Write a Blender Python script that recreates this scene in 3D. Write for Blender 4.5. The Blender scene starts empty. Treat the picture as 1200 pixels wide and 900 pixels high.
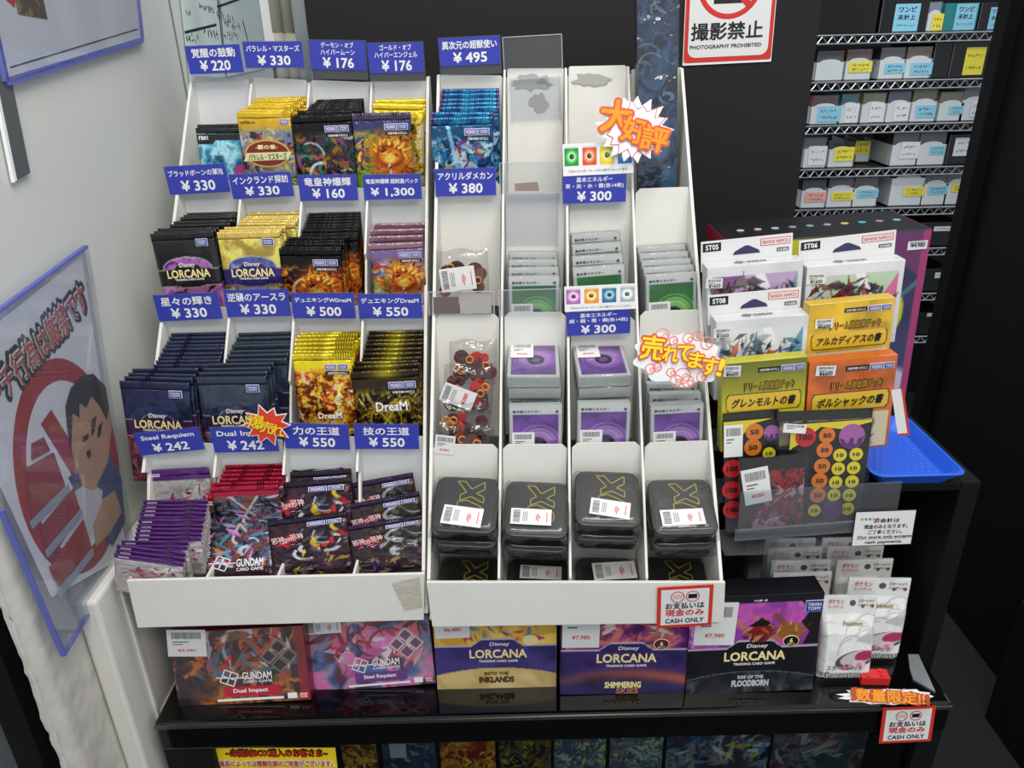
import bpy, bmesh, math, random
import numpy as np
from mathutils import Matrix, Vector

# ------------------------------------------------------------------ camera, light, exposure
SC = bpy.context.scene
COL = SC.collection
FPX, CAMH = 900.0, 1.5
_dn = np.array([50.0 / FPX, -1975.0 / FPX, 1.0]); _dn /= np.linalg.norm(_dn)
_up = -_dn
_fw = np.array([0, 0, 1.0]) - _up * _up[2]; _fw /= np.linalg.norm(_fw)
_rt = np.cross(_fw, _up)
if _rt[0] < 0: _rt = -_rt
RM = np.array([_rt, _fw, _up])
cam = bpy.data.objects.new('camera', bpy.data.cameras.new('camera'))
COL.objects.link(cam)
cam.data.sensor_width = 36.0
cam.data.lens = FPX / 1200 * 36
cam.data.clip_start = 0.02
cam.matrix_world = Matrix(((RM[0, 0], RM[0, 1], -RM[0, 2], 0), (RM[1, 0], RM[1, 1], -RM[1, 2], 0),
                           (RM[2, 0], RM[2, 1], -RM[2, 2], CAMH), (0, 0, 0, 1)))
SC.camera = cam
SC.view_settings.view_transform = 'Standard'
SC.view_settings.look = 'None'
SC.view_settings.gamma = 1.0
SC.view_settings.use_curve_mapping = False
SC.view_settings.exposure = -0.1
w = bpy.data.worlds.new('world'); SC.world = w
w.use_nodes = True
w.node_tree.nodes['Background'].inputs[0].default_value = (0.86, 0.93, 1.0, 1)
w.node_tree.nodes['Background'].inputs[1].default_value = 0.72


def area_light(name, loc, target, sx, sy, power, col):
    d = bpy.data.lights.new(name, 'AREA'); d.shape = 'RECTANGLE'; d.size = sx; d.size_y = sy
    d.energy = power; d.color = col
    o = bpy.data.objects.new(name, d); COL.objects.link(o)
    o.location = loc
    o.rotation_euler = (Vector(target) - Vector(loc)).to_track_quat('-Z', 'Y').to_euler()
    return o


area_light('ceiling_tube_light', (0.15, 0.30, 2.55), (-0.2, 0.60, 0.8), 1.1, 0.22, 17, (1.0, 0.97, 0.92))
area_light('ceiling_tube_light', (0.35, -0.75, 2.55), (-0.05, 0.7, 1.0), 1.5, 0.22, 16, (1.0, 0.94, 0.84))
area_light('ceiling_tube_light', (0.9, 1.75, 2.55), (1.0, 2.3, 1.2), 0.9, 0.2, 14, (0.92, 0.98, 1.0))


# ------------------------------------------------------------------ measuring helpers
def ray(x, y): return RM @ np.array([(x - 600) / FPX, -(y - 450) / FPX, 1.0])


def at(x, y, X=None, Y=None, Z=None):
    d = ray(x, y)
    t = X / d[0] if X is not None else Y / d[1] if Y is not None else (Z - CAMH) / d[2]
    return Vector((d[0] * t, d[1] * t, CAMH + d[2] * t))


def hit(x, y, p0, n):
    d = Vector(ray(x, y)); o = Vector((0, 0, CAMH)); n = Vector(n)
    return o + d * ((Vector(p0) - o).dot(n) / d.dot(n))


def leaned(lean, yaw=0.0):
    """normal of a face leaning back by lean degrees, turned by yaw degrees"""
    a, b = math.radians(lean), math.radians(yaw)
    return Vector((math.sin(b) * math.cos(a), -math.cos(b) * math.cos(a), math.sin(a)))


class Fr:
    """rectangular face fitted to four points of a plane: TL, TR, BR, BL"""
    def __init__(s, c4, p0, n):
        n = Vector(n).normalized()
        P = [hit(x, y, p0, n) for x, y in c4]
        s.P = P
        u = ((P[1] - P[0]) + (P[2] - P[3])) / 2
        v = ((P[0] - P[3]) + (P[1] - P[2])) / 2
        x = (u.normalized() + v.cross(n).normalized()).normalized()
        x = (x - n * x.dot(n)).normalized()
        y = n.cross(x)
        s.w, s.h = u.length, v.length
        s.n, s.x, s.y = n, x, y
        s.c = (P[0] + P[1] + P[2] + P[3]) / 4
        s.M = Matrix(((x.x, y.x, n.x, s.c.x), (x.y, y.y, n.y, s.c.y), (x.z, y.z, n.z, s.c.z), (0, 0, 0, 1)))

    def loc(s, px, py):
        q = hit(px, py, s.c, s.n) - s.c
        return q.dot(s.x), q.dot(s.y)


def frame_at(c, n, up=(0, 0, 1)):
    n = Vector(n).normalized(); x = Vector(up).cross(n).normalized(); y = n.cross(x); c = Vector(c)
    return Matrix(((x.x, y.x, n.x, c.x), (x.y, y.y, n.y, c.y), (x.z, y.z, n.z, c.z), (0, 0, 0, 1)))


# ------------------------------------------------------------------ materials
def lin(c):
    c = np.asarray(c, float)
    return np.where(c <= 0.04045, c / 12.92, ((np.clip(c, 0, 1) + 0.055) / 1.055) ** 2.4)


def L4(c): return tuple(float(v) for v in lin(c)) + (1.0,)


MATS = {}


def mat(name, col=None, rough=0.5, metal=0.0, bump=0.0, bscale=60.0, var=0.0, vscale=8.0, coat=0.0, attr=False,
        spec=0.5, alpha=1.0, emit=0.0, sheen_cut=None):
    if name in MATS: return MATS[name]
    m = bpy.data.materials.new(name); m.use_nodes = True
    nt = m.node_tree; N = nt.nodes; Lk = nt.links
    b = N['Principled BSDF']
    b.inputs['Roughness'].default_value = rough
    b.inputs['Metallic'].default_value = metal
    b.inputs['Coat Weight'].default_value = coat
    b.inputs['Coat Roughness'].default_value = 0.08
    b.inputs['Specular IOR Level'].default_value = spec
    b.inputs['Alpha'].default_value = alpha
    tc = N.new('ShaderNodeTexCoord')
    src = None
    if attr:
        a = N.new('ShaderNodeAttribute'); a.attribute_name = 'Col'; src = a.outputs['Color']
    else:
        b.inputs['Base Color'].default_value = L4(col)
    if var > 0:
        nz = N.new('ShaderNodeTexNoise'); nz.inputs['Scale'].default_value = vscale; nz.inputs['Detail'].default_value = 5
        Lk.new(tc.outputs['Object'], nz.inputs['Vector'])
        mr = N.new('ShaderNodeMapRange'); mr.inputs['To Min'].default_value = 1 - var; mr.inputs['To Max'].default_value = 1 + var
        Lk.new(nz.outputs['Fac'], mr.inputs['Value'])
        mx = N.new('ShaderNodeMix'); mx.data_type = 'RGBA'; mx.blend_type = 'MULTIPLY'; mx.inputs['Factor'].default_value = 1
        if src is not None: Lk.new(src, mx.inputs['A'])
        else: mx.inputs['A'].default_value = L4(col)
        Lk.new(mr.outputs['Result'], mx.inputs['B'])
        src = mx.outputs['Result']
    if src is not None: Lk.new(src, b.inputs['Base Color'])
    if emit > 0:
        b.inputs['Emission Color'].default_value = L4(col); b.inputs['Emission Strength'].default_value = emit
    if bump > 0:
        nb = N.new('ShaderNodeTexNoise'); nb.inputs['Scale'].default_value = bscale; nb.inputs['Detail'].default_value = 4
        Lk.new(tc.outputs['Object'], nb.inputs['Vector'])
        bp = N.new('ShaderNodeBump'); bp.inputs['Strength'].default_value = bump; bp.inputs['Distance'].default_value = 0.004
        Lk.new(nb.outputs['Fac'], bp.inputs['Height']); Lk.new(bp.outputs['Normal'], b.inputs['Normal'])
    MATS[name] = m
    return m


def clear(name, tint=(1, 1, 1), refl=0.12, rough=0.06, bump=0.0, bscale=40.0, haze=0.0):
    """thin clear plastic: what is behind shows, with a gloss on top"""
    if name in MATS: return MATS[name]
    m = bpy.data.materials.new(name); m.use_nodes = True
    nt = m.node_tree; N = nt.nodes; Lk = nt.links
    N.remove(N['Principled BSDF']); out = N['Material Output']
    tr = N.new('ShaderNodeBsdfTransparent'); tr.inputs[0].default_value = L4(tint)
    gl = N.new('ShaderNodeBsdfGlossy'); gl.inputs['Roughness'].default_value = rough
    lw = N.new('ShaderNodeLayerWeight'); lw.inputs['Blend'].default_value = 0.25
    mr = N.new('ShaderNodeMapRange'); mr.inputs['To Min'].default_value = refl * 0.5; mr.inputs['To Max'].default_value = min(1, refl * 4)
    Lk.new(lw.outputs['Facing'], mr.inputs['Value'])
    mx = N.new('ShaderNodeMixShader'); Lk.new(mr.outputs[0], mx.inputs[0]); Lk.new(tr.outputs[0], mx.inputs[1]); Lk.new(gl.outputs[0], mx.inputs[2])
    last = mx
    if haze > 0:
        df = N.new('ShaderNodeBsdfDiffuse'); df.inputs[0].default_value = (0.8, 0.82, 0.85, 1)
        m2 = N.new('ShaderNodeMixShader'); m2.inputs[0].default_value = haze
        Lk.new(mx.outputs[0], m2.inputs[1]); Lk.new(df.outputs[0], m2.inputs[2]); last = m2
    if bump > 0:
        tc = N.new('ShaderNodeTexCoord')
        nb = N.new('ShaderNodeTexNoise'); nb.inputs['Scale'].default_value = bscale; nb.inputs['Detail'].default_value = 3
        Lk.new(tc.outputs['Object'], nb.inputs['Vector'])
        bp = N.new('ShaderNodeBump'); bp.inputs['Strength'].default_value = bump; bp.inputs['Distance'].default_value = 0.01
        Lk.new(nb.outputs['Fac'], bp.inputs['Height']); Lk.new(bp.outputs['Normal'], gl.inputs['Normal'])
    Lk.new(last.outputs[0], out.inputs[0])
    MATS[name] = m
    return m


CARD = mat('white_cardboard', (0.87, 0.865, 0.84), 0.6, var=0.05, vscale=25, bump=0.05, bscale=200)
CARD_IN = mat('grey_white_card', (0.84, 0.845, 0.85), 0.45, var=0.04, vscale=30)
BLACKP = mat('black_panel', (0.06, 0.062, 0.063), 0.6, var=0.2, vscale=3, spec=0.15)
BLACKG = mat('black_gloss', (0.028, 0.028, 0.03), 0.07, spec=0.6)
BLACKM = mat('black_matte', (0.04, 0.04, 0.043), 0.6, spec=0.25)
BLUE = mat('tag_blue', (0.20, 0.24, 0.66), 0.35)
WHITE = mat('white_print', (0.92, 0.92, 0.93), 0.5)
PAPER = mat('white_paper', (0.87, 0.87, 0.865), 0.5, var=0.02)
INK = mat('black_ink', (0.05, 0.05, 0.06), 0.5)
GREYINK = mat('grey_ink', (0.35, 0.35, 0.37), 0.5)
RED = mat('red_print', (0.80, 0.16, 0.12), 0.45)
REDINK = mat('red_ink', (0.82, 0.28, 0.28), 0.5)
GOLDT = mat('gold_lettering', (0.95, 0.88, 0.62), 0.4)
ORANGE = mat('orange_print', (0.95, 0.58, 0.08), 0.45)
YELLOW = mat('yellow_print', (0.97, 0.84, 0.16), 0.45)
BADGEB = mat('badge_blue', (0.12, 0.22, 0.60), 0.4)
BADGEP = mat('badge_purple', (0.36, 0.33, 0.66), 0.4)
PRINT = mat('printed_card', attr=True, rough=0.3, coat=0.3)
FOIL = mat('printed_foil', attr=True, rough=0.2, metal=0.5, bump=0.75, bscale=48)
FILM = mat('printed_film', attr=True, rough=0.25, metal=0.1, coat=0.4, bump=0.55, bscale=42)
STEEL = mat('chrome_wire', (0.72, 0.73, 0.74), 0.28, metal=0.9)
CLEAR = clear('clear_acrylic', (0.96, 0.965, 0.97), 0.035, 0.10, haze=0.04)
BAG = clear('clear_bag_film', (0.96, 0.96, 0.96), 0.10, 0.12, bump=0.9, bscale=30)
SLEEVE = clear('clear_card_sleeve', (0.96, 0.96, 0.97), 0.07, 0.10, bump=0.5, bscale=60, haze=0.015)


# ------------------------------------------------------------------ mesh builders
class MB:
    def __init__(s): s.v, s.f = [], []

    def add(s, vs, fs):
        b = len(s.v); s.v += [tuple(p) for p in vs]; s.f += [tuple(b + i for i in q) for q in fs]; return s

    def box(s, x0, x1, y0, y1, z0, z1):
        return s.add([(x0, y0, z0), (x1, y0, z0), (x1, y1, z0), (x0, y1, z0), (x0, y0, z1), (x1, y0, z1), (x1, y1, z1), (x0, y1, z1)],
                     [(0, 3, 2, 1), (4, 5, 6, 7), (0, 1, 5, 4), (1, 2, 6, 5), (2, 3, 7, 6), (3, 0, 4, 7)])

    def prism(s, pts, z0, z1):
        n = len(pts)
        a = sum(pts[i][0] * pts[(i + 1) % n][1] - pts[(i + 1) % n][0] * pts[i][1] for i in range(n))
        if a < 0: pts = pts[::-1]
        return s.add([(x, y, z0) for x, y in pts] + [(x, y, z1) for x, y in pts],
                     [tuple(range(n))[::-1], tuple(range(n, 2 * n))] + [(i, (i + 1) % n, n + (i + 1) % n, n + i) for i in range(n)])

    def slab(s, P, th):
        """thin solid from 3D polygon P, thickened by vector th"""
        n = len(P); th = Vector(th)
        return s.add([tuple(p) for p in P] + [tuple(Vector(p) + th) for p in P],
                     [tuple(range(n)), tuple(range(n, 2 * n))[::-1]] + [(i, n + i, n + (i + 1) % n, (i + 1) % n) for i in range(n)])

    def tube(s, p, q, r, n=8, cap=True):
        p, q = Vector(p), Vector(q); d = (q - p).normalized()
        a = d.orthogonal().normalized(); b = d.cross(a)
        vs = []
        for c in (p, q):
            for i in range(n):
                t = 2 * math.pi * i / n; vs.append(c + a * (r * math.cos(t)) + b * (r * math.sin(t)))
        fs = [(i, (i + 1) % n, n + (i + 1) % n, n + i) for i in range(n)]
        if cap: fs += [tuple(range(n))[::-1], tuple(range(n, 2 * n))]
        return s.add(vs, fs)

    def ring(s, c, r, rr, n=20, m=8):
        vs, fs = [], []
        for i in range(n):
            t = 2 * math.pi * i / n
            for j in range(m):
                u = 2 * math.pi * j / m
                vs.append((c[0] + (r + rr * math.cos(u)) * math.cos(t), c[1] + (r + rr * math.cos(u)) * math.sin(t), c[2] + rr * math.sin(u)))
        for i in range(n):
            for j in range(m):
                fs.append((i * m + j, ((i + 1) % n) * m + j, ((i + 1) % n) * m + (j + 1) % m, i * m + (j + 1) % m))
        return s.add(vs, fs)

    def mesh(s, name, m=None, bevel=0.0, seg=2, smooth=False):
        me = bpy.data.meshes.new(name)
        me.from_pydata(s.v, [], s.f)
        if bevel > 0:
            bm = bmesh.new(); bm.from_mesh(me)
            bmesh.ops.recalc_face_normals(bm, faces=bm.faces)
            ed = [e for e in bm.edges if len(e.link_faces) == 2 and e.calc_face_angle(0) > 0.5]
            bmesh.ops.bevel(bm, geom=ed, offset=bevel, segments=seg, profile=0.6, affect='EDGES', clamp_overlap=True)
            bm.to_mesh(me); bm.free()
        else:
            bm = bmesh.new(); bm.from_mesh(me); bmesh.ops.recalc_face_normals(bm, faces=bm.faces); bm.to_mesh(me); bm.free()
        if smooth:
            for p in me.polygons: p.use_smooth = True
        if m is not None: me.materials.append(m)
        return me


def link(name, me, parent=None, M=None):
    o = bpy.data.objects.new(name, me); COL.objects.link(o)
    if parent is not None: o.parent = parent
    if M is not None:
        if parent is None: o.matrix_world = M
        else: o.matrix_basis = M
    return o


def tag(o, label, cat, group=None):
    o['label'] = label; o['category'] = cat
    if group: o['group'] = group
    return o


def struct(o): o['kind'] = 'structure'; return o


def thing(name, label, cat, M=None, group=None):
    return tag(link(name, None, None, M), label, cat, group)


def part(name, mb, m, parent, bevel=0.0, smooth=False, label=None, M=None):
    o = link(name, mb.mesh(name, m, bevel, smooth=smooth), parent, M)
    if label: o['label'] = label
    return o


# lettering: every string becomes a thin raised mesh, scaled to fill its box
_TX = {}


def text_mesh(s, bold):
    k = (s, bold)
    if k not in _TX:
        c = bpy.data.curves.new('t', 'FONT'); c.body = s; c.size = 1; c.resolution_u = 2
        o = bpy.data.objects.new('t', c)
        me = bpy.data.meshes.new_from_object(o)
        co = np.array([v.co[:2] for v in me.vertices]) if len(me.vertices) else np.zeros((1, 2))
        fs = [tuple(p.vertices) for p in me.polygons]
        bpy.data.objects.remove(o); bpy.data.curves.remove(c); bpy.data.meshes.remove(me)
        n0 = len(co)
        if bold > 0:                      # heavier strokes: the outline spread sideways
            nd = 4 if bold < 0.05 else 10
            cs, ff, n = [], [], len(co)
            for i in range(nd):
                a = 2 * math.pi * (i + 0.5) / nd
                cs.append(co + bold * np.array([math.cos(a), math.sin(a)])); ff += [tuple(v + n * i for v in f) for f in fs]
            co, fs = np.concatenate(cs), ff
        lo, hi = co.min(0), co.max(0)
        _TX[k] = (np.c_[(co - (lo + hi) / 2) / np.maximum(hi - lo, 1e-6), np.arange(len(co)) // max(1, n0) * 2.5e-5], fs)
    return _TX[k]


def letters(parent, s, cx, cy, w, h, m, z=0.0006, bold=0.02, rot=0.0, skew=0.0, name='lettering', M=None):
    co, fs = text_mesh(s, bold)
    a = math.radians(rot); X = co[:, 0] * w + co[:, 1] * h * skew; Y = co[:, 1] * h
    vs = [(cx + x * math.cos(a) - y * math.sin(a), cy + x * math.sin(a) + y * math.cos(a), z + q) for x, y, q in zip(X, Y, co[:, 2])]
    me = bpy.data.meshes.new(name); me.from_pydata(vs, [], fs); me.materials.append(m)
    return link(name, me, parent, M)


# ------------------------------------------------------------------ printed artwork, painted per vertex
def vnoise(X, Y, f, seed):
    r = np.random.RandomState(seed); T = r.rand(64, 64)
    x, y = X * f + 7.3, Y * f + 3.1
    i, j = np.floor(x).astype(int), np.floor(y).astype(int); u, v = x - i, y - j
    u, v = u * u * (3 - 2 * u), v * v * (3 - 2 * v)
    g = lambda a, b: T[a % 64, b % 64]
    return (g(i, j) * (1 - u) + g(i + 1, j) * u) * (1 - v) + (g(i, j + 1) * (1 - u) + g(i + 1, j + 1) * u) * v


def fbm(X, Y, f, seed, o=4):
    s, a, t = 0, 0.5, 0
    for k in range(o): s = s + a * vnoise(X, Y, f * 2 ** k, seed + k); t += a; a *= 0.55
    return s / t


class Art:
    """colours on a grid; x runs 0..1, y runs 0..1 upwards, q is height over width"""
    def __init__(s, q, n=56, base=(0.1, 0.1, 0.1)):
        s.nx, s.ny, s.q = n, max(2, int(n * q)), q
        s.X, s.Y = np.meshgrid(np.linspace(0, 1, s.nx + 1), np.linspace(0, 1, s.ny + 1))
        s.C = np.ones(s.X.shape + (3,)) * np.array(base)

    def mix(s, mask, col):
        mask = np.clip(mask, 0, 1)[..., None]; s.C = s.C * (1 - mask) + np.asarray(col) * mask; return s

    def vgrad(s, stops, mask=1.0):
        ys = [a for a, _ in stops]
        c = np.stack([np.interp(s.Y, ys, [k[i] for _, k in stops]) for i in range(3)], -1)
        return s.mix(np.ones_like(s.X) * mask, c)

    def band(s, y0, y1, col, x0=-1, x1=2): return s.mix(((s.Y >= y0) & (s.Y <= y1) & (s.X >= x0) & (s.X <= x1)) * 1.0, col)

    def ell(s, cx, cy, rx, ry, col, soft=0.08, rot=0, a=1.0):
        t = math.radians(rot); dx, dy = s.X - cx, (s.Y - cy) * s.q
        u, v = dx * math.cos(t) + dy * math.sin(t), -dx * math.sin(t) + dy * math.cos(t)
        d = np.sqrt((u / rx) ** 2 + (v / (ry * s.q)) ** 2)
        return s.mix(a * np.clip((1 - d) / soft + 0.5, 0, 1), col)

    def poly(s, pts, col, a=1.0):
        ins = np.zeros(s.X.shape, bool); n = len(pts)
        for i in range(n):
            (x0, y0), (x1, y1) = pts[i], pts[(i + 1) % n]
            c = (y0 > s.Y) != (y1 > s.Y)
            with np.errstate(divide='ignore', invalid='ignore'):
                ins ^= c & (s.X < (x1 - x0) * (s.Y - y0) / ((y1 - y0) or 1e-9) + x0)
        return s.mix(ins * a, col)

    def line(s, p, q, w, col, a=1.0):
        ax, ay = p[0], p[1] * s.q; bx, by = q[0], q[1] * s.q
        L = (bx - ax) ** 2 + (by - ay) ** 2 + 1e-9
        t = np.clip(((s.X - ax) * (bx - ax) + (s.Y * s.q - ay) * (by - ay)) / L, 0, 1)
        d = np.hypot(s.X - ax - t * (bx - ax), s.Y * s.q - ay - t * (by - ay))
        return s.mix(a * np.clip((w - d) / (0.5 / s.nx) + 0.5, 0, 1), col)

    def arc(s, cx, cy, r, w, col, a0=0, a1=360, a=1.0):
        dx, dy = s.X - cx, (s.Y - cy) * s.q
        d = np.abs(np.hypot(dx, dy) - r); th = np.degrees(np.arctan2(dy, dx)) % 360
        return s.mix(a * np.clip((w - d) / (0.5 / s.nx) + 0.5, 0, 1) * ((th >= a0) & (th <= a1)), col)

    def paint(s, pal, f, seed, mask=1.0, warp=0.5, sharp=1.0):
        """swirling artwork in the colours of pal"""
        y = s.Y * s.q
        wx, wy = fbm(s.X, y, f * 0.7, seed + 11) - 0.5, fbm(s.X, y, f * 0.7, seed + 23) - 0.5
        t = fbm(s.X + warp * wx, y + warp * wy, f, seed)
        t = np.clip((t - 0.5) * 2.4 * sharp + 0.5, 0, 1) * (len(pal) - 1)
        c = np.stack([np.interp(t, range(len(pal)), [p[i] for p in pal]) for i in range(3)], -1)
        return s.mix(np.ones_like(s.X) * mask, c)

    def shards(s, pal, n, seed, x=(0, 1), y=(0, 1), size=0.25):
        r = random.Random(seed)
        for _ in range(n):
            cx, cy = r.uniform(*x), r.uniform(*y); a = r.uniform(0, 6.28); l = size * r.uniform(0.3, 1); k = l * r.uniform(0.08, 0.3)
            dx, dy = math.cos(a), math.sin(a) / s.q
            px, py = -math.sin(a), math.cos(a) / s.q
            s.poly([(cx - dx * l / 2, cy - dy * l / 2), (cx + px * k, cy + py * k), (cx + dx * l / 2, cy + dy * l / 2), (cx - px * k * 0.4, cy - py * k * 0.4)], r.choice(pal), r.uniform(0.6, 1))
        return s

    def swirls(s, pal, n, seed, x=(0, 1), y=(0, 1), size=0.2, w=0.02):
        r = random.Random(seed)
        for _ in range(n):
            a0 = r.uniform(0, 200)
            s.arc(r.uniform(*x), r.uniform(*y), size * r.uniform(0.4, 1), w * r.uniform(0.5, 1.3), r.choice(pal), a0, a0 + r.uniform(60, 160), r.uniform(0.6, 1))
        return s


def art_mesh(name, A, w, h, m, zf=None, y_top=0.0, back=None, x_off=0.0):
    """grid mesh carrying the artwork; origin at top centre when y_top=0, thick pouch if back is given"""
    nx, ny = A.nx, A.ny
    x = (A.X - 0.5) * w + x_off; y = (A.Y - 1) * h + y_top
    z = zf(A.X, A.Y) if zf else np.zeros_like(x)
    vs = np.stack([x, y, z], -1).reshape(-1, 3); col = np.concatenate([lin(A.C), np.ones(A.X.shape + (1,))], -1).reshape(-1, 4)
    idx = np.arange((nx + 1) * (ny + 1)).reshape(ny + 1, nx + 1)
    F = np.stack([idx[:-1, :-1], idx[:-1, 1:], idx[1:, 1:], idx[1:, :-1]], -1).reshape(-1, 4)
    if back is not None:
        vb = np.stack([x, y, -z - 0.0003], -1).reshape(-1, 3); n0 = len(vs)
        vs = np.concatenate([vs, vb]); cb = np.ones((n0, 4)); cb[:, :3] = lin(back); col = np.concatenate([col, cb])
        F = np.concatenate([F, (F + n0)[:, ::-1]])
        e = np.concatenate([idx[0, :], idx[1:, -1], idx[-1, :-1][::-1], idx[1:-1, 0][::-1]])
        e2 = np.roll(e, -1)
        F = np.concatenate([F, np.stack([e, e + n0, e2 + n0, e2], -1)])
    me = bpy.data.meshes.new(name)
    me.from_pydata(vs.tolist(), [], F.tolist())
    at_ = me.color_attributes.new('Col', 'FLOAT_COLOR', 'POINT')
    at_.data.foreach_set('color', col.astype(np.float32).ravel())
    me.polygons.foreach_set('use_smooth', [True] * len(me.polygons))
    me.materials.append(m)
    return me


def ordinal(n): return ['zeroth', 'first', 'second', 'third', 'fourth', 'fifth', 'sixth', 'seventh', 'eighth', 'ninth', 'tenth', 'eleventh',
                        'twelfth', 'thirteenth', 'fourteenth', 'fifteenth', 'sixteenth', 'seventeenth', 'eighteenth'][n]


# ------------------------------------------------------------------ the room
WALLW = mat('painted_wall', (0.81, 0.82, 0.805), 0.42, var=0.03, vscale=3, bump=0.12, bscale=18)
PLAST = mat('rough_plaster', (0.76, 0.75, 0.72), 0.38, var=0.05, vscale=6, bump=1.0, bscale=22)
CARPET = mat('dark_ribbed_carpet', (0.10, 0.105, 0.115), 0.9, var=0.25, vscale=60, bump=0.6, bscale=160)
GROOVE = mat('grey_groove', (0.45, 0.46, 0.45), 0.6)
struct(link('floor', MB().box(-2.2, 3.2, -1.0, 3.6, -0.05, 0).mesh('floor', CARPET)))
struct(link('wall_left', MB().box(-0.535, -0.5, 0.70, 2.3, 0, 2.3).mesh('wall_left', WALLW)))
# rough plaster end of the left wall, modelled with its lumps
A = MB(); nY, nZ = 26, 150
rs = np.random.RandomState(5)
Yg, Zg = np.meshgrid(np.linspace(0, 1, nY + 1), np.linspace(0, 1, nZ + 1))
bmp = (fbm(Yg * 0.3, Zg * 2.4, 9, 31) - 0.5) * 0.003 + (fbm(Yg * 0.3, Zg * 2.4, 40, 77) - 0.5) * 0.0045
vs, fs = [], []
for j in range(nZ + 1):
    for i in range(nY + 1):
        u = i / nY; z = 1.22 * j / nZ
        f = min(1, (1 - u) * 4, (1 - j / nZ) * 4)
        if u < 0.2: X, Y = -0.518 + 0.0125 * (u / 0.2), 0.613
        else: X, Y = -0.5005, 0.613 + 0.087 * ((u - 0.2) / 0.8)
        rnd = 0.006 * math.exp(-((u - 0.2) / 0.07) ** 2)
        vs.append((X - rnd + bmp[j, i] * f, Y + rnd * 0.6 + (bmp[j, i] * f if u < 0.2 else 0), z))
for j in range(nZ):
    for i in range(nY):
        a = j * (nY + 1) + i; fs.append((a, a + 1, a + nY + 2, a + nY + 1))
A.add(vs, fs); A.box(-0.516, -0.507, 0.622, 0.70, 1.2, 2.3)
struct(link('wall_left_plaster', A.mesh('wall_left_plaster', PLAST, smooth=True)))
struct(link('wall_left_upper', MB().box(-0.518, -0.4995, 0.614, 0.70, 1.2, 2.3).mesh('wall_left_upper', WALLW)))
struct(link('trim_1', MB().box(-0.4998, -0.4985, 1.289, 1.2925, 0.7, 2.3).mesh('trim_1', GROOVE)))
struct(link('trim_2', MB().box(-0.4998, -0.4985, 0.672, 0.675, 1.0, 2.3).mesh('trim_2', GROOVE)))
struct(link('wall_far', MB().box(-0.6, 0.1, 2.3, 2.34, 0, 2.4).mesh('wall_far', WALLW)))
struct(link('wall_back', MB().box(-0.30, 0.487, 1.30, 1.34, 0, 2.3).mesh('wall_back', mat('charcoal_panel', (0.13, 0.132, 0.13), 0.6, var=0.2, vscale=3, spec=0.2), 0.002)))
struct(link('trim_3', MB().box(-0.322, -0.302, 1.31, 1.335, 0, 2.3).mesh('trim_3', mat('brushed_metal', (0.6, 0.62, 0.62), 0.35, metal=0.8))))
struct(link('wall_right', MB().box(1.20, 1.24, 1.30, 1.97, 0, 2.3).mesh('wall_right', BLACKP, 0.002)))
struct(link('wall_right_end', MB().box(1.165, 1.20, 1.955, 2.0, 0, 2.3).mesh('wall_right_end', BLACKP, 0.002)))
struct(link('wall_behind_shelving', MB().box(0.3, 3.2, 3.1, 3.14, 0, 2.4).mesh('wall_behind_shelving', BLACKM)))
struct(link('wall_right_plinth', MB().box(1.10, 1.2, 0.9, 1.32, 0, 0.35).mesh('wall_right_plinth', BLACKM, 0.004)))

# dark cabinet with a grey metal edge beyond the corner of the left wall
o = thing('glass_cabinet', 'dark glass cabinet with grey metal edge left of the plaster corner', 'cabinet')
part('cabinet_body', MB().box(-1.1, -0.56, 0.64, 1.1, 0, 1.25), BLACKM, o)
part('metal_post', MB().box(-0.572, -0.553, 0.575, 0.60, 0, 0.93), mat('grey_metal', (0.42, 0.45, 0.47), 0.4, metal=0.5), o, 0.002)
part('cabinet_shelf', MB().box(-1.1, -0.575, 0.60, 0.64, 0.70, 0.72), mat('pale_shelf', (0.55, 0.52, 0.45), 0.5), o)
part('cabinet_shelf', MB().box(-1.1, -0.575, 0.60, 0.64, 0.60, 0.615), mat('pale_shelf', (0.55, 0.52, 0.45), 0.5), o)

# white moulded side board standing at the left end of the counter
o = thing('side_board', 'white moulded side board at the left end of the black counter', 'board')
BRD = mat('white_gloss_board', (0.86, 0.85, 0.82), 0.3)
part('board', MB().box(-0.499, -0.474, 0.688, 1.28, 0.60, 0.93), BRD, o, 0.004)
g = MB()
g.box(-0.4742, -0.471, 0.735, 0.742, 0.70, 0.93); g.box(-0.4742, -0.471, 0.735, 1.25, 0.693, 0.70)
part('moulding', g, BRD, o, 0.0012)

# ------------------------------------------------------------------ counter
o = thing('display_counter', 'long black glossy counter carrying the white card racks', 'counter')
part('counter_top', MB().box(-0.462, 0.545, 0.708, 1.28, 0.672, 0.72), BLACKG, o, 0.004)
part('edge_highlight', MB().box(-0.462, 0.545, 0.7055, 0.7085, 0.712, 0.7165), mat('edge_highlight_grey', (0.5, 0.5, 0.48), 0.25, metal=0.9), o)  # pale strip paints in the lit highlight along the counter's front edge
part('counter_base', MB().box(-0.462, 0.545, 0.86, 1.28, 0, 0.672), BLACKM, o)
part('end_panel', MB().box(0.515, 0.545, 0.712, 0.86, 0, 0.672), BLACKM, o)
part('end_panel', MB().box(-0.462, -0.40, 0.712, 0.86, 0, 0.672), BLACKM, o)
part('glass_front', MB().box(-0.40, 0.515, 0.722, 0.724, 0.10, 0.672), clear('case_glass', (0.9, 0.92, 0.92), 0.05, 0.02), o)
part('case_shelf', MB().box(-0.40, 0.515, 0.726, 0.86, 0.40, 0.42), BLACKM, o)
o = thing('side_partition', 'black upright partition board behind the blue tray', 'board')
part('board', MB().box(0.548, 0.572, 0.80, 1.25, 0, 0.988), BLACKP, o, 0.002)
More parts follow.
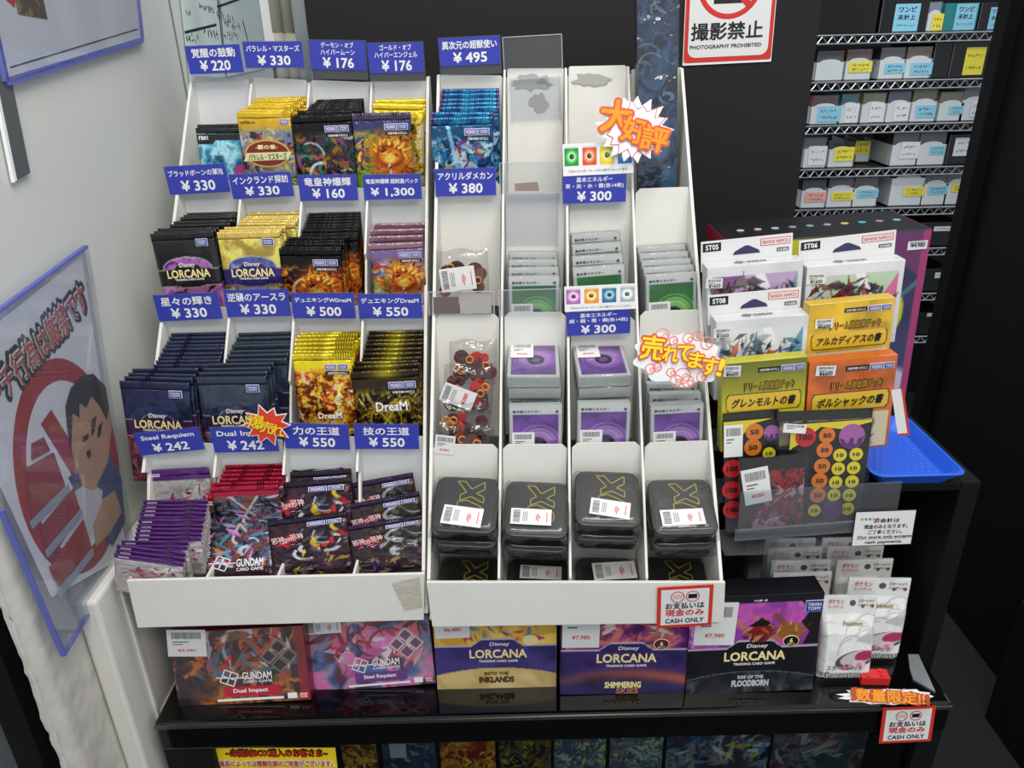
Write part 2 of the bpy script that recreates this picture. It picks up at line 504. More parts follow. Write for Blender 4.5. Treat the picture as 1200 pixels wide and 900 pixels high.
part('ledge', MB().box(0.43, 0.548, 0.80, 0.94, 0.976, 0.988), BLACKP, o, 0.002)
part('bracket', MB().box(0.505, 0.535, 0.92, 1.02, 0.7205, 0.972), BLACKM, o, 0.002)

# ------------------------------------------------------------------ the two stepped cardboard racks
RK = {'L': (0.714, 0.935, 1.150, 1.455), 'R': (0.703, 0.932, 1.100, 1.455)}
DIV = {'L': [((150, 678), (222, 95)), ((237, 684), (293, 98)), ((322, 681), (361, 97)), ((412, 677), (434, 96)), ((498, 670), (503, 90))],
       'R': [((500, 680), (512, 88)), ((583, 679), (590, 82)), ((667, 678), (662, 80)), ((757, 678), (735, 78)), ((848, 680), (801, 80))]}
LIPY = {'L': [[676, 680, 680, 674], [518, 514, 511, 511], [358, 353, 357, 357], [210, 216, 219, 218], [91, 92, 95, 96]],
        'R': [[680, 680, 680, 680], [521, 521, 519, 518], [368, 366, 372, 364], [212, 224, 222, 220], [88, 80, 77, 80]]}


def on_slope(r, px, py, off=0.0):
    YA, zA, YB, zB = RK[r]; s = (zB - zA) / (YB - YA)
    return hit(px, py, (0, YA + off, zA), (0, -s, 1))


def div_x(r, i, y):
    (xb, yb), (xt, yt) = DIV[r][i]; return xb + (xt - xb) * (y - yb) / (yt - yb)


def lip(r, k, c, off=0.006):
    y = LIPY[r][k][c]; x = (div_x(r, c, y) + div_x(r, c + 1, y)) / 2
    if k == 0: return Vector((at(x, y, Y=RK[r][0]).x, RK[r][0] + 0.005, RK[r][1]))
    return on_slope(r, x, y, off)


FZ = 0.884
ENDS = {}


def pocket(r, c, Y):
    """left and right inner faces of pocket c at depth Y"""
    X = []
    for i in (c, c + 1):
        a, b = ENDS[r][i]; X.append(a.x + (b.x - a.x) * (Y - a.y) / (b.y - a.y))
    return X[0] + 0.0046, X[1] - (0.0046 if c == 3 else 0.0006)


PL = 4.0     # the step plates and what stands in the pockets lean back this much
for r, nm in (('L', 'left'), ('R', 'right')):
    YA, zA, YB, zB = RK[r]
    if r == 'L': lab = 'stepped white card rack holding foil booster packs, beside the white wall'
    else: lab = 'stepped white card rack holding black tins and sleeved card bundles'
    root = thing('card_rack', lab, 'rack')
    ends = []
    for i in range(5):
        (xb, yb), (xt, yt) = DIV[r][i]
        a, b = on_slope(r, xb, yb), on_slope(r, xt, yt)
        ends.append((a, b)); ENDS[r] = ends
        d = 0.004 if i in (0, 4) else 0.003
        P = [(a.x, a.y + 0.002, FZ), (a.x, a.y + 0.002, a.z)]
        sl = (b.y - a.y) / (b.z - a.z)
        for k in [q for q in range(4) if r == 'L' and i < 4 and not (q == 3 and i == 0)]:   # the front edge is stepped back just above every lip
            zl = a.z + 0.001 if k == 0 else lip(r, k, min(i, 3)).z - 0.002
            xx = lambda z: a.x + (b.x - a.x) * (z - a.z) / (b.z - a.z)
            yy = lambda z: a.y + sl * (z - a.z)
            z2 = zl + (0.085 if k == 0 and r == 'L' else 0.05)
            P += [(xx(zl), yy(zl), zl), (xx(zl), yy(zl) + (0.05 if k == 0 and r == 'L' else 0.024), zl), (xx(z2), yy(z2) + (0.02 if k == 0 and r == 'L' else 0.010), z2), (xx(z2 + 0.008), yy(z2 + 0.008), z2 + 0.008)]
        P += [tuple(b), (b.x, b.y + 0.018, b.z), (b.x, b.y + 0.018, FZ)]
        part('divider', MB().slab(P, (d if i < 4 else -d, 0, 0)), CARD, root, 0.0006)
    c4 = {'L': [(150, 678), (498, 670), (497, 724), (163, 733)], 'R': [(500, 680), (849, 680), (847, 727), (507, 732)]}[r]
    P = [at(x, y, Y=YA) for x, y in c4]
    part('front_panel', MB().slab(P, (0, -0.004, 0)), CARD, root, 0.0008)
    ax, bx = ends[0][0].x, ends[4][0].x
    part('tray_floor', MB().box(ax, bx, YA, YB + 0.02, FZ - 0.004, FZ), CARD, root)
    tl, tr = ends[0][1], ends[4][1]
    part('back_panel', MB().slab([(tl.x, tl.y + 0.014, tl.z - 0.006), (tr.x, tr.y + 0.014, tr.z - 0.006), (bx, tr.y + 0.014, FZ), (ax, tl.y + 0.014, FZ)], (0, 0.004, 0)), CARD, root)
    part('riser', MB().box(ax + 0.02, bx - 0.02, 0.84, YB - 0.05, 0.7202, FZ - 0.004), BLACKM, root)
    for k in (1, 2, 3, 4):
        for c in range(4):
            if r == 'R' and k == 4 and c in (1, 2, 3): pass
            y = LIPY[r][k][c]
            x0, x1 = div_x(r, c, y) + 4.5, div_x(r, c + 1, y) - 1.5
            p0 = lip(r, k, c)
            F = Fr([(x0, y), (x1, y), (x1, y + 30), (x0, y + 30)], p0, leaned(PL))
            hw = F.w / 2; top = F.h / 2; ch = 0.006 if r == 'R' and k < 4 else 0.002
            H = 0.165 if k > 1 else 0.175
            part('step_plate', MB().prism([(-hw, top - H), (hw, top - H), (hw, top - ch), (hw - ch, top), (-hw + ch, top), (-hw, top - ch)], -0.002, 0), CARD_IN if r == 'L' else CARD, root, M=F.M)
            # the floor of the step below this plate
            q = lip(r, k - 1, c)
            if k > 1:
                part('step_floor', MB().box(q.x - 0.036, q.x + 0.036, q.y - 0.004, q.y + 0.09, q.z - 0.097, q.z - 0.095), CARD, root)
    if r == 'R':
        # torn grey patches on the bare back panel
        tp = mat('torn_paper', (0.66, 0.655, 0.64), 0.7)
        F4 = Fr([(592, 80), (740, 77), (740, 190), (592, 190)], lip('R', 4, 1), leaned(PL))
        rnd = random.Random(3)
        for (cx, cy, rx, ry, n) in ((625, 97, 27, 11, 26), (693, 93, 24, 8, 22), (632, 120, 12, 12, 18), (640, 96, 12, 7, 16)):
            pts = []
            for j in range(n):
                t = 2 * math.pi * j / n; k_ = rnd.uniform(0.6, 1.1)
                pts.append(F4.loc(cx + rx * k_ * math.cos(t), cy + ry * k_ * math.sin(t)))
            part('torn_patch', MB().prism(pts, 0.0004, 0.0008), tp if n != 16 else CARD, root, M=F4.M, label='torn grey patch')
        F3 = Fr([(603, 213), (632, 213), (632, 224), (603, 224)], lip('R', 4, 1), leaned(PL))
        part('brown_scrap', MB().prism([F3.loc(603, 215), F3.loc(630, 213), F3.loc(632, 224), F3.loc(604, 224)], 0.0004, 0.001), mat('brown_card', (0.62, 0.52, 0.45), 0.7), root, M=F3.M)
    else:
        tape = clear('old_tape', (0.985, 0.98, 0.965), 0.08, 0.15, bump=0.8, bscale=90, haze=0.0)
        F3 = Fr(c4, (0, YA - 0.004, 0.9), leaned(0))
        part('tape', MB().prism([F3.loc(458, 683), F3.loc(492, 676), F3.loc(495, 712), F3.loc(474, 716)], 0.0002, 0.0005), tape, root, M=F3.M, label='wrinkled clear tape')


# ------------------------------------------------------------------ booster packs
PW = 0.072


class Design:
    """one kind of sealed pack: shared pouch mesh and shared crimped top seal"""
    def __init__(s, key, art, H, seal, m=None, back=(0.1, 0.1, 0.1), T=0.0048, seal_m=None, name='booster_pack'):
        s.H, s.name, s.m = H, name, m or FOIL
        sh = 0.009
        rs_ = sum(map(ord, key))

        def zf(X, Y):
            e = np.clip((1 - np.abs(2 * X - 1)) * 9, 0, 1) ** 0.6 * np.clip((1 - Y) * 7, 0, 1) ** 0.7 * np.clip(Y * 9, 0, 1) ** 0.7
            return T / 2 * e * (0.86 + 0.28 * (fbm(X, Y * H / PW, 5, rs_) - 0.5)) + 0.0002
        s.body = art_mesh(key + '_pouch', art, PW, H - sh, s.m, zf, -sh, back)
        B = Art(sh / PW, 72, seal if not callable(seal) else (0, 0, 0)); B.ny = 3
        B.X, B.Y = np.meshgrid(np.linspace(0, 1, 73), np.linspace(0, 1, 4)); B.C = np.ones(B.X.shape + (3,)) * np.array(seal if not callable(seal) else (0, 0, 0))
        if callable(seal): seal(B)
        s.seal = art_mesh(key + '_seal', B, PW * 1.004, sh, seal_m or s.m, lambda X, Y: 0.0004 + 0.00025 * np.sin(X * 150) + 0.0012 * (vnoise(X, Y * 0, 5, rs_ + 3) - 0.5), 0, back)

    def make(s, label, M, group):
        o = link(s.name, s.body, None, M); tag(o, label, 'booster pack', group)
        link('crimped_seal', s.seal, o)
        return o


def pack_frame(TL, TR, n, hs=1.0, zs=1.0):
    x = (TR - TL); wd = x.length; x = x.normalized(); n = (n - x * n.dot(x)).normalized(); y = n.cross(x)
    k = wd / PW; c = (TL + TR) / 2
    return Matrix(((x.x * k, y.x * k * hs, n.x * zs, c.x), (x.y * k, y.y * k * hs, n.y * zs, c.y), (x.z * k, y.z * k * hs, n.z * zs, c.z), (0, 0, 0, 1)))


def pile(r, k, c, D, front, rear, n, desc, fdesc, place, group, lean=4, deco=None, hs=1.0, seed=1, f_off=0.012, r_off=-0.004, lean_r=None, zs=None, skip_front=False):
    """n packs standing one behind another in pocket (k, c); front and rear give the photo's top corners of the first and the last"""
    lean_r = lean if lean_r is None else lean_r
    q0, q1 = lip(r, k, c), lip(r, k + 1, c)
    n0, n1 = leaned(lean), leaned(lean_r)
    f = [hit(front[0], front[1], (0, q0.y + f_off, q0.z), n0), hit(front[2], front[3], (0, q0.y + f_off, q0.z), n0)]
    b = [hit(rear[0], rear[1], (0, q1.y + r_off, q1.z), n1), hit(rear[2], rear[3], (0, q1.y + r_off, q1.z), n1)]
    wf = (f[1] - f[0]).length; wb = (b[1] - b[0]).length
    rnd = random.Random(seed)
    gap = ((b[0] + b[1] - f[0] - f[1]) / 2).dot(-n0) / max(1, n - 1)
    z = zs or max(0.35, min(1.0, gap / 0.0054))
    out = None
    for i in range(n):
        t = i / max(1, n - 1)
        TL, TR = f[0].lerp(b[0], t), f[1].lerp(b[1], t)
        w_ = wf + (wb - wf) * t
        if 0 < i < n - 1:
            j = Vector((rnd.uniform(-0.0015, 0.0015), 0, rnd.uniform(-0.001, 0.001))); TL = TL + j; TR = TR + j + Vector((0, 0, rnd.uniform(-0.0012, 0.0012)))
        if i > 0:                                # behind the first, packs stand level between the two dividers
            m_ = (TL + TR) / 2; k_ = 0.25 if t > 0.2 else 1.0
            TL.z, TR.z = m_.z + (TL.z - m_.z) * k_, m_.z + (TR.z - m_.z) * k_
            TL.y, TR.y = m_.y, m_.y
            if t > 0.3:
                lo, hi = pocket(r, c, m_.y); w_ = min(TR.x - TL.x, hi - lo - 0.0016)
                x_ = max(lo + 0.0008 + w_ / 2, min(hi - 0.0008 - w_ / 2, m_.x)); TL.x, TR.x = x_ - w_ / 2, x_ + w_ / 2
        M = pack_frame(TL, TR, n0.lerp(n1, t), hs, z)
        if i == 0: lab = '%s, foremost %s' % (fdesc, place)
        else: lab = '%s, %s behind the foremost %s' % (desc, ordinal(i), place)
        if out is None or deco is None or i > 0:
            o = D.make(lab, M, group)
        if i == 0:
            out = o
            if deco: deco(o)
    return out, f, b


def badge(o, cx, cy, w, h, m, s, z=0.0034):
    p = part('maker_badge', MB().prism([(cx - w / 2, cy - h / 2), (cx + w / 2, cy - h / 2), (cx + w / 2, cy + h / 2), (cx - w / 2, cy + h / 2)], z - 0.0004, z), m, o)
    e = 0.0006
    part('badge_border', MB().prism([(cx - w / 2 - e, cy - h / 2 - e), (cx + w / 2 + e, cy - h / 2 - e), (cx + w / 2 + e, cy + h / 2 + e), (cx - w / 2 - e, cy + h / 2 + e)], z - 0.0008, z - 0.0004), WHITE, p)
    L = s if isinstance(s, (list, tuple)) else [s]
    for i, t in enumerate(L):
        hh = h * 0.8 / len(L)
        letters(p, t, cx, cy + h * 0.4 - hh * (i + 0.5), w * 0.82, hh * 0.8, WHITE, z + 0.0003)


# ---- designs: colours of each printed pouch (abstract artwork, no figures)
def a_ink(top, lens, band, lower, seed, ring=(0.75, 0.75, 0.7)):
    A = Art(1.6, 60, top)
    A.paint([top, tuple(min(1, c * 1.25 + 0.02) for c in top), tuple(c * 0.8 for c in top)], 4, seed)
    A.ell(0.5, 0.70, 0.40, 0.125, ring, 0.03)
    M = np.clip((1 - np.sqrt(((A.X - 0.5) / 0.385) ** 2 + ((A.Y - 0.70) / 0.115) ** 2)) / 0.05 + 0.5, 0, 1)
    A.paint(lens, 5, seed + 1, M)
    A.mix((A.Y < 0.55) * 1.0, lower[0]); A.paint(lower, 4, seed + 2, (A.Y < 0.55) * 1.0, 0.8)
    A.swirls(lower, 6, seed, y=(0.2, 0.5), size=0.4, w=0.03)
    bp = [(0, 0.685), (0.26, 0.69), (0.34, 0.735), (0.66, 0.735), (0.74, 0.69), (1, 0.685), (1, 0.515), (0.75, 0.515), (0.62, 0.495), (0.38, 0.495), (0.25, 0.515), (0, 0.515)]
    A.poly([(x, y + (0.008 if y > 0.6 else -0.008)) for x, y in bp], (0.62, 0.55, 0.5))
    A.poly(bp, band)
    return A


def deco_ink(o, H=0.118):
    y = lambda f: -f * H
    badge(o, 0.022, y(0.105), 0.0125, 0.0072, BADGEB, ['TAKARA', 'TOMY'])
    p = letters(o, 'Disney', 0, y(0.325), 0.018, 0.0065, WHITE, 0.0031, 0.012, skew=0.15, name='brand_lettering')
    letters(o, 'LORCANA', 0, y(0.405), 0.050, 0.0098, GOLDT, 0.0032, 0.03, name='title_lettering')
    letters(o, 'TRADING CARD GAME', 0, y(0.463), 0.034, 0.0024, WHITE, 0.0031, 0.03, name='subtitle_lettering')
    return p


def deco_duel(title=None, tm=WHITE, ty=0.62, tw=0.03, th=0.008):
    def f(o):
        badge(o, 0.0105, -0.0165, 0.014, 0.0062, BADGEP, 'WIZARDS'); badge(o, 0.0255, -0.0165, 0.0115, 0.0062, BADGEB, ['TAKARA', 'TOMY'])
        part('age_strip', MB().prism([(0.004, -0.0262), (0.033, -0.0262), (0.033, -0.0222), (0.004, -0.0222)], 0.0030, 0.0034), INK, o)
        letters(o, '対象年齢10才以上', 0.0185, -0.0242, 0.024, 0.0028, WHITE, 0.0037, 0.02, name='age_lettering')
        if title: letters(o, title, 0.004, -ty * 0.112, tw, th, tm, 0.0038, 0.03, name='title_lettering')
    return f


GOLDS = [(0.45, 0.32, 0.05), (0.85, 0.68, 0.15), (0.98, 0.9, 0.45), (0.7, 0.5, 0.08)]
FIRE = [(0.12, 0.04, 0.02), (0.55, 0.18, 0.03), (0.95, 0.55, 0.10), (1.0, 0.85, 0.35), (0.7, 0.25, 0.05)]
INKP = {}
D = {}
D['floodborn'] = Design('dark_flood', a_ink((0.075, 0.07, 0.075), [(0.35, 0.15, 0.45), (0.72, 0.45, 0.75), (0.55, 0.3, 0.65), (0.9, 0.7, 0.85)], (0.09, 0.085, 0.09),
                        [(0.45, 0.25, 0.5), (0.75, 0.5, 0.7), (0.12, 0.05, 0.08), (0.6, 0.35, 0.55)], 11), 0.118, (0.08, 0.075, 0.08), FILM)
D['ink'] = Design('gold_ink', a_ink((0.88, 0.74, 0.36), [(0.45, 0.48, 0.72), (0.3, 0.33, 0.6), (0.6, 0.6, 0.8)], (0.23, 0.20, 0.46),
                  [(0.75, 0.6, 0.35), (0.5, 0.55, 0.8), (0.35, 0.2, 0.2), (0.85, 0.75, 0.5)], 21), 0.118, (0.9, 0.78, 0.42), FOIL, back=(0.7, 0.58, 0.28))
D['sky'] = Design('navy_sky', a_ink((0.11, 0.14, 0.25), [(0.08, 0.12, 0.25), (0.13, 0.2, 0.36), (0.2, 0.25, 0.45)], (0.22, 0.12, 0.28),
                  [(0.55, 0.25, 0.3), (0.2, 0.1, 0.25), (0.65, 0.35, 0.3), (0.15, 0.08, 0.2)], 31, (0.2, 0.25, 0.42)), 0.118, (0.12, 0.15, 0.26), FILM, back=(0.07, 0.08, 0.16))
D['urs'] = Design('slate_navy', a_ink((0.13, 0.17, 0.23), [(0.1, 0.13, 0.22), (0.17, 0.23, 0.36), (0.25, 0.28, 0.45)], (0.13, 0.13, 0.25),
                  [(0.25, 0.22, 0.4), (0.15, 0.15, 0.28), (0.4, 0.35, 0.5)], 41, (0.24, 0.28, 0.42)), 0.118, (0.14, 0.18, 0.24), FILM, back=(0.08, 0.09, 0.14))


def a_duel(base, pal, seed, top=None, sw=None, q=1.5):
    A = Art(q, 62, base)
    A.paint(pal, 4.5, seed, 1.0, 1.2, 1.3)
    A.shards(pal + (sw or []), 26, seed, size=0.4)
    A.swirls((sw or pal), 16, seed + 1, size=0.24, w=0.022)
    A.shards((sw or pal), 14, seed + 4, y=(0.1, 0.75), size=0.25)
    if top: A.mix(np.clip((A.Y - 0.82) / 0.1, 0, 1), top)
    return A


def a_dragon(A, left, core=(0.98, 0.8, 0.35), seed=1):
    """a fiery burst right of centre with curling claws"""
    A.ell(0.62, 0.60, 0.36, 0.26, (0.80, 0.36, 0.06), 0.9, a=0.85); A.ell(0.60, 0.60, 0.24, 0.13, (0.55, 0.16, 0.04), 0.3, a=0.9); A.ell(0.60, 0.60, 0.19, 0.09, (0.93, 0.55, 0.12), 0.5); A.ell(0.60, 0.57, 0.09, 0.05, core, 0.6)
    for s_ in (-1, 1):
        for i in range(5):
            t = 0.25 + i * 0.33
            x, y = 0.60 + s_ * 0.22 * math.cos(t), 0.60 + 0.15 * math.sin(t)
            A.poly([(x, y), (x + s_ * 0.05, y + 0.02), (0.60 + s_ * (0.36 + 0.05 * ((i * 7 + (s_ > 0) * 3) % 4)) * math.cos(t + 0.35), 0.60 + (0.19 + 0.025 * ((i * 5) % 4)) * math.sin(t + 0.3)), (x + s_ * 0.01, y + 0.04)], (0.98, 0.75, 0.22))
    A.ell(0.60, 0.74, 0.025, 0.02, (1, 0.85, 0.4), 0.3); A.ell(0.44, 0.69, 0.02, 0.014, (1, 0.9, 0.5), 0.3); A.ell(0.76, 0.69, 0.02, 0.014, (1, 0.9, 0.5), 0.3)
    A.line((0.58, 0.50), (0.60, 0.32), 0.02, (0.85, 0.80, 0.70)); A.shards([(0.9, 0.85, 0.75), (0.95, 0.7, 0.2)], 12, seed, x=(0.4, 0.9), y=(0.15, 0.4), size=0.2)
    A.shards(FIRE + [(0.25, 0.08, 0.03)], 26, seed + 5, x=(0.32, 0.92), y=(0.42, 0.82), size=0.2)
    if left: A.ell(0.12, 0.32, 0.20, 0.12, left, 0.5); A.shards([left, tuple(v * 0.6 for v in left)], 8, seed + 1, x=(0.02, 0.3), y=(0.2, 0.6), size=0.3)
    return A


D['dm_gold'] = Design('gold_masters', a_duel((0.5, 0.45, 0.3), [(0.2, 0.2, 0.3), (0.75, 0.68, 0.6), (0.45, 0.5, 0.65), (0.85, 0.7, 0.35), (0.15, 0.4, 0.45)], 51, (0.88, 0.7, 0.18), [(0.95, 0.85, 0.4), (0.9, 0.9, 0.95), (0.3, 0.6, 0.7), (0.6, 0.15, 0.15)]), 0.114, (0.92, 0.76, 0.2), FOIL, back=(0.7, 0.55, 0.1))
D['dm_dark'] = Design('dark_moon', a_duel((0.08, 0.08, 0.08), [(0.06, 0.06, 0.07), (0.1, 0.1, 0.1), (0.1, 0.35, 0.28), (0.4, 0.15, 0.35), (0.08, 0.08, 0.08), (0.6, 0.4, 0.12)], 61, (0.1, 0.09, 0.09), [(0.2, 0.6, 0.45), (0.7, 0.3, 0.55), (0.8, 0.6, 0.2), (0.85, 0.85, 0.85)]), 0.114, (0.1, 0.09, 0.09), FOIL, back=(0.05, 0.05, 0.05))
D['dm_dark'].H = 0.114
D['dm_angel'] = Design('angel_colour', a_dragon(a_duel((0.3, 0.25, 0.2), [(0.2, 0.25, 0.4), (0.75, 0.4, 0.1), (0.98, 0.75, 0.2), (0.35, 0.6, 0.25), (0.35, 0.25, 0.5)], 71, (0.25, 0.25, 0.42), FIRE[2:] + [(0.5, 0.75, 0.2), (0.85, 0.9, 0.95)]), (0.5, 0.72, 0.2)), 0.114, (0.3, 0.28, 0.36), FOIL, back=(0.2, 0.15, 0.1))
D['gold_plain'] = Design('gold_plain', a_duel((0.8, 0.65, 0.2), [(0.2, 0.15, 0.05), (0.85, 0.65, 0.1), (0.98, 0.9, 0.5), (0.9, 0.85, 0.8)], 75, (0.95, 0.8, 0.2), GOLDS), 0.114, (0.97, 0.84, 0.22), FOIL, back=(0.6, 0.45, 0.08))
D['dm_black'] = Design('black_dragon', a_dragon(a_duel((0.07, 0.06, 0.05), [(0.05, 0.04, 0.04), (0.09, 0.07, 0.05), (0.75, 0.35, 0.07), (0.98, 0.65, 0.15), (0.3, 0.12, 0.04)], 81, (0.06, 0.055, 0.05), FIRE[1:] + [(0.9, 0.85, 0.8)]), (0.07, 0.06, 0.05)), 0.114, (0.06, 0.055, 0.055), FOIL, back=(0.05, 0.045, 0.04))
D['dm_holo'] = Design('holo_colour', a_dragon(a_duel((0.5, 0.5, 0.5), [(0.2, 0.3, 0.6), (0.85, 0.45, 0.15), (0.95, 0.75, 0.3), (0.3, 0.7, 0.3), (0.55, 0.35, 0.7), (0.9, 0.9, 0.95)], 91, (0.5, 0.4, 0.6), [(0.95, 0.4, 0.1), (0.5, 0.8, 0.2), (0.2, 0.5, 0.9), (0.98, 0.95, 0.9), (0.7, 0.15, 0.15)]), (0.45, 0.75, 0.25)), 0.114, (0.6, 0.45, 0.5), FOIL, back=(0.3, 0.3, 0.3))
D['dream_gold'] = Design('dream_gold', a_duel((0.7, 0.5, 0.1), [(0.35, 0.12, 0.03), (0.8, 0.45, 0.08), (0.95, 0.75, 0.15), (1.0, 0.9, 0.4), (0.75, 0.15, 0.08)], 101, (0.95, 0.85, 0.15), [(1, 0.9, 0.45), (0.85, 0.2, 0.1), (0.55, 0.25, 0.05), (1, 0.95, 0.8)]), 0.114,
                         lambda B: B.paint([(0.75, 0.65, 0.1), (0.95, 0.88, 0.2), (0.8, 0.7, 0.15)], 9, 3), FOIL, back=(0.6, 0.5, 0.08))


def dark_seal(B):
    B.mix(np.ones_like(B.X), (0.17, 0.12, 0.05)); B.mix(np.exp(-((B.X - 0.5) / 0.2) ** 2), (0.6, 0.55, 0.12))


A = a_duel((0.1, 0.09, 0.05), [(0.06, 0.05, 0.04), (0.1, 0.08, 0.05), (0.4, 0.3, 0.08), (0.85, 0.72, 0.2), (0.08, 0.06, 0.04)], 111, (0.2, 0.15, 0.06), GOLDS)
A.line((0.28, 0.72), (0.75, 0.3), 0.018, (0.85, 0.75, 0.25)); A.line((0.7, 0.76), (0.25, 0.35), 0.018, (0.85, 0.75, 0.25)); A.arc(0.45, 0.55, 0.23, 0.012, (0.8, 0.7, 0.25))
D['dream_dark'] = Design('dream_dark', A, 0.114, dark_seal, FOIL, back=(0.1, 0.08, 0.04))
A = a_duel((0.1, 0.3, 0.5), [(0.05, 0.15, 0.35), (0.1, 0.4, 0.6), (0.3, 0.7, 0.8), (0.2, 0.15, 0.3), (0.7, 0.75, 0.8)], 121, (0.1, 0.3, 0.45), [(0.75, 0.9, 0.95), (0.5, 0.2, 0.45), (0.85, 0.7, 0.3), (0.1, 0.1, 0.2)])
A.poly([(0.25, 1), (0.3, 1), (0.62, 0), (0.5, 0)], (0.6, 0.85, 0.95), 0.7)
D['dimension'] = Design('blue_dimension', A, 0.114, lambda B: B.paint([(0.05, 0.25, 0.45), (0.15, 0.55, 0.7), (0.05, 0.12, 0.3), (0.6, 0.25, 0.5)], 6, 8), FOIL, back=(0.08, 0.2, 0.35))
A = Art(1.6, 60, (0.3, 0.65, 0.75)); A.paint([(0.1, 0.35, 0.5), (0.35, 0.7, 0.8), (0.75, 0.92, 0.95), (0.2, 0.55, 0.7)], 3, 131)
r_ = random.Random(4)
for i in range(15):
    t = math.radians(20 + i * 10); A.poly([(0.45 - 0.09 * math.sin(t), 0.5), (0.45 + 0.25 * math.cos(t), 0.52 + 0.2 * math.sin(t)), (0.45 + 0.09 * math.sin(t), 0.53)], r_.choice([(0.05, 0.3, 0.42), (0.12, 0.45, 0.58), (0.25, 0.6, 0.7)]), 0.85)
A.ell(0.95, 0.45, 0.2, 0.1, (0.75, 0.25, 0.55), 0.4); A.poly([(0, 1), (1, 1), (1, 0.9), (0.42, 0.9), (0.36, 0.85), (0, 0.85)], (0.09, 0.09, 0.1))
A.band(0.0, 0.22, (0.25, 0.3, 0.35))
D['fb'] = Design('cyan_fusion', A, 0.118, (0.08, 0.08, 0.085), FILM)
# purple strip / silver pouch with red gems
A = Art(1.6, 60, (0.62, 0.61, 0.6)); A.paint([(0.5, 0.49, 0.49), (0.72, 0.71, 0.7), (0.6, 0.58, 0.58), (0.8, 0.79, 0.78)], 4, 141)
A.shards([(0.45, 0.06, 0.22), (0.65, 0.12, 0.3), (0.3, 0.05, 0.15), (0.85, 0.4, 0.5)], 40, 9, x=(0.35, 1), y=(0.45, 0.85), size=0.3)
A.shards([(0.45, 0.06, 0.22), (0.65, 0.12, 0.3), (0.85, 0.5, 0.5)], 18, 10, x=(0.15, 0.7), y=(0.6, 0.72), size=0.2); A.band(0.955, 1, (0.31, 0.12, 0.42))
D['gd3'] = Design('purple_gem', A, 0.118, (0.32, 0.12, 0.44), FILM, back=(0.3, 0.25, 0.28))
A = Art(1.5, 70, (0.2, 0.16, 0.2)); A.paint([(0.12, 0.1, 0.16), (0.3, 0.24, 0.32), (0.42, 0.45, 0.55), (0.2, 0.12, 0.14), (0.5, 0.3, 0.25)], 4.2, 151, 1, 1.2, 1.2)
A.shards([(0.7, 0.72, 0.8), (0.2, 0.25, 0.35), (0.85, 0.5, 0.8), (0.3, 0.6, 0.7)], 40, 12, size=0.35); A.swirls([(0.75, 0.2, 0.2), (0.3, 0.65, 0.75), (0.85, 0.85, 0.9)], 12, 13, x=(0.4, 0.9), y=(0.25, 0.6), size=0.18)
A.shards([(0.9, 0.5, 0.15), (0.7, 0.2, 0.12)], 14, 14, y=(0.1, 0.4), size=0.25); A.line((0.25, 0.95), (0.6, 0.6), 0.02, (0.75, 0.72, 0.75)); A.line((0.7, 0.95), (0.45, 0.6), 0.02, (0.7, 0.68, 0.72))
A.band(0.0, 0.18, (0.2, 0.12, 0.15)); A.band(0.93, 1, (0.66, 0.12, 0.22))
D['gd2'] = Design('red_robot', A, 0.112, (0.70, 0.12, 0.24), FOIL, back=(0.35, 0.08, 0.14))


def a_king(pal, seed, hi):
    A = Art(1.35, 66, pal[0]); A.paint(pal, 4.5, seed, 1, 1.0, 1.2)
    A.swirls(hi, 14, seed, x=(0.45, 0.95), y=(0.45, 0.9), size=0.17, w=0.03)
    A.shards(hi, 16, seed + 1, x=(0.4, 1), y=(0.45, 0.9), size=0.3)
    A.shards([(0.75, 0.65, 0.2), (0.5, 0.4, 0.55), (0.6, 0.5, 0.4)], 34, seed + 2, y=(0.05, 0.4), size=0.22)
    r = random.Random(seed)
    for i in range(16):
        x = 0.08 + 0.3 * r.random(); y = 0.58 + 0.2 * r.random()
        A.line((x, y), (x + r.uniform(-0.07, 0.09), y + r.uniform(-0.03, 0.05)), 0.016, (0.78, 0.16, 0.2))
    for i in range(9):
        x = 0.1 + 0.27 * r.random(); y = 0.6 + 0.16 * r.random(); A.line((x, y), (x + 0.06, y + 0.015), 0.006, (0.95, 0.8, 0.8))
    return A


D['king_a'] = Design('king_dark', a_king([(0.13, 0.08, 0.12), (0.22, 0.15, 0.16), (0.3, 0.18, 0.25), (0.1, 0.08, 0.09)], 161, [(0.9, 0.8, 0.15), (0.85, 0.2, 0.2), (0.88, 0.88, 0.9), (0.1, 0.1, 0.12), (0.35, 0.45, 0.5)]), 0.104, (0.16, 0.12, 0.2), FOIL)
D['king_b'] = Design('king_brown', a_king([(0.12, 0.1, 0.09), (0.2, 0.17, 0.14), (0.26, 0.22, 0.18), (0.18, 0.1, 0.22)], 171, [(0.7, 0.72, 0.75), (0.2, 0.18, 0.17), (0.4, 0.36, 0.3)]), 0.104, (0.2, 0.13, 0.26), FOIL)

LROW = {1: 'the tray row', 2: 'the second row up', 3: 'the third row up', 4: 'the top row'}
CN = {0: 'leftmost', 1: 'second', 2: 'third', 3: 'fourth'}


def pl(c, t): return 'in %s pocket of %s' % (CN[c], LROW[t])


def pil(t, c, d, front, rear, n, desc, fdesc, grp, rk='L', **kw):
    return pile(rk, t - 1, c, D[d], front, rear, n, desc, fdesc, pl(c, t), grp, seed=t * 10 + c, **kw)


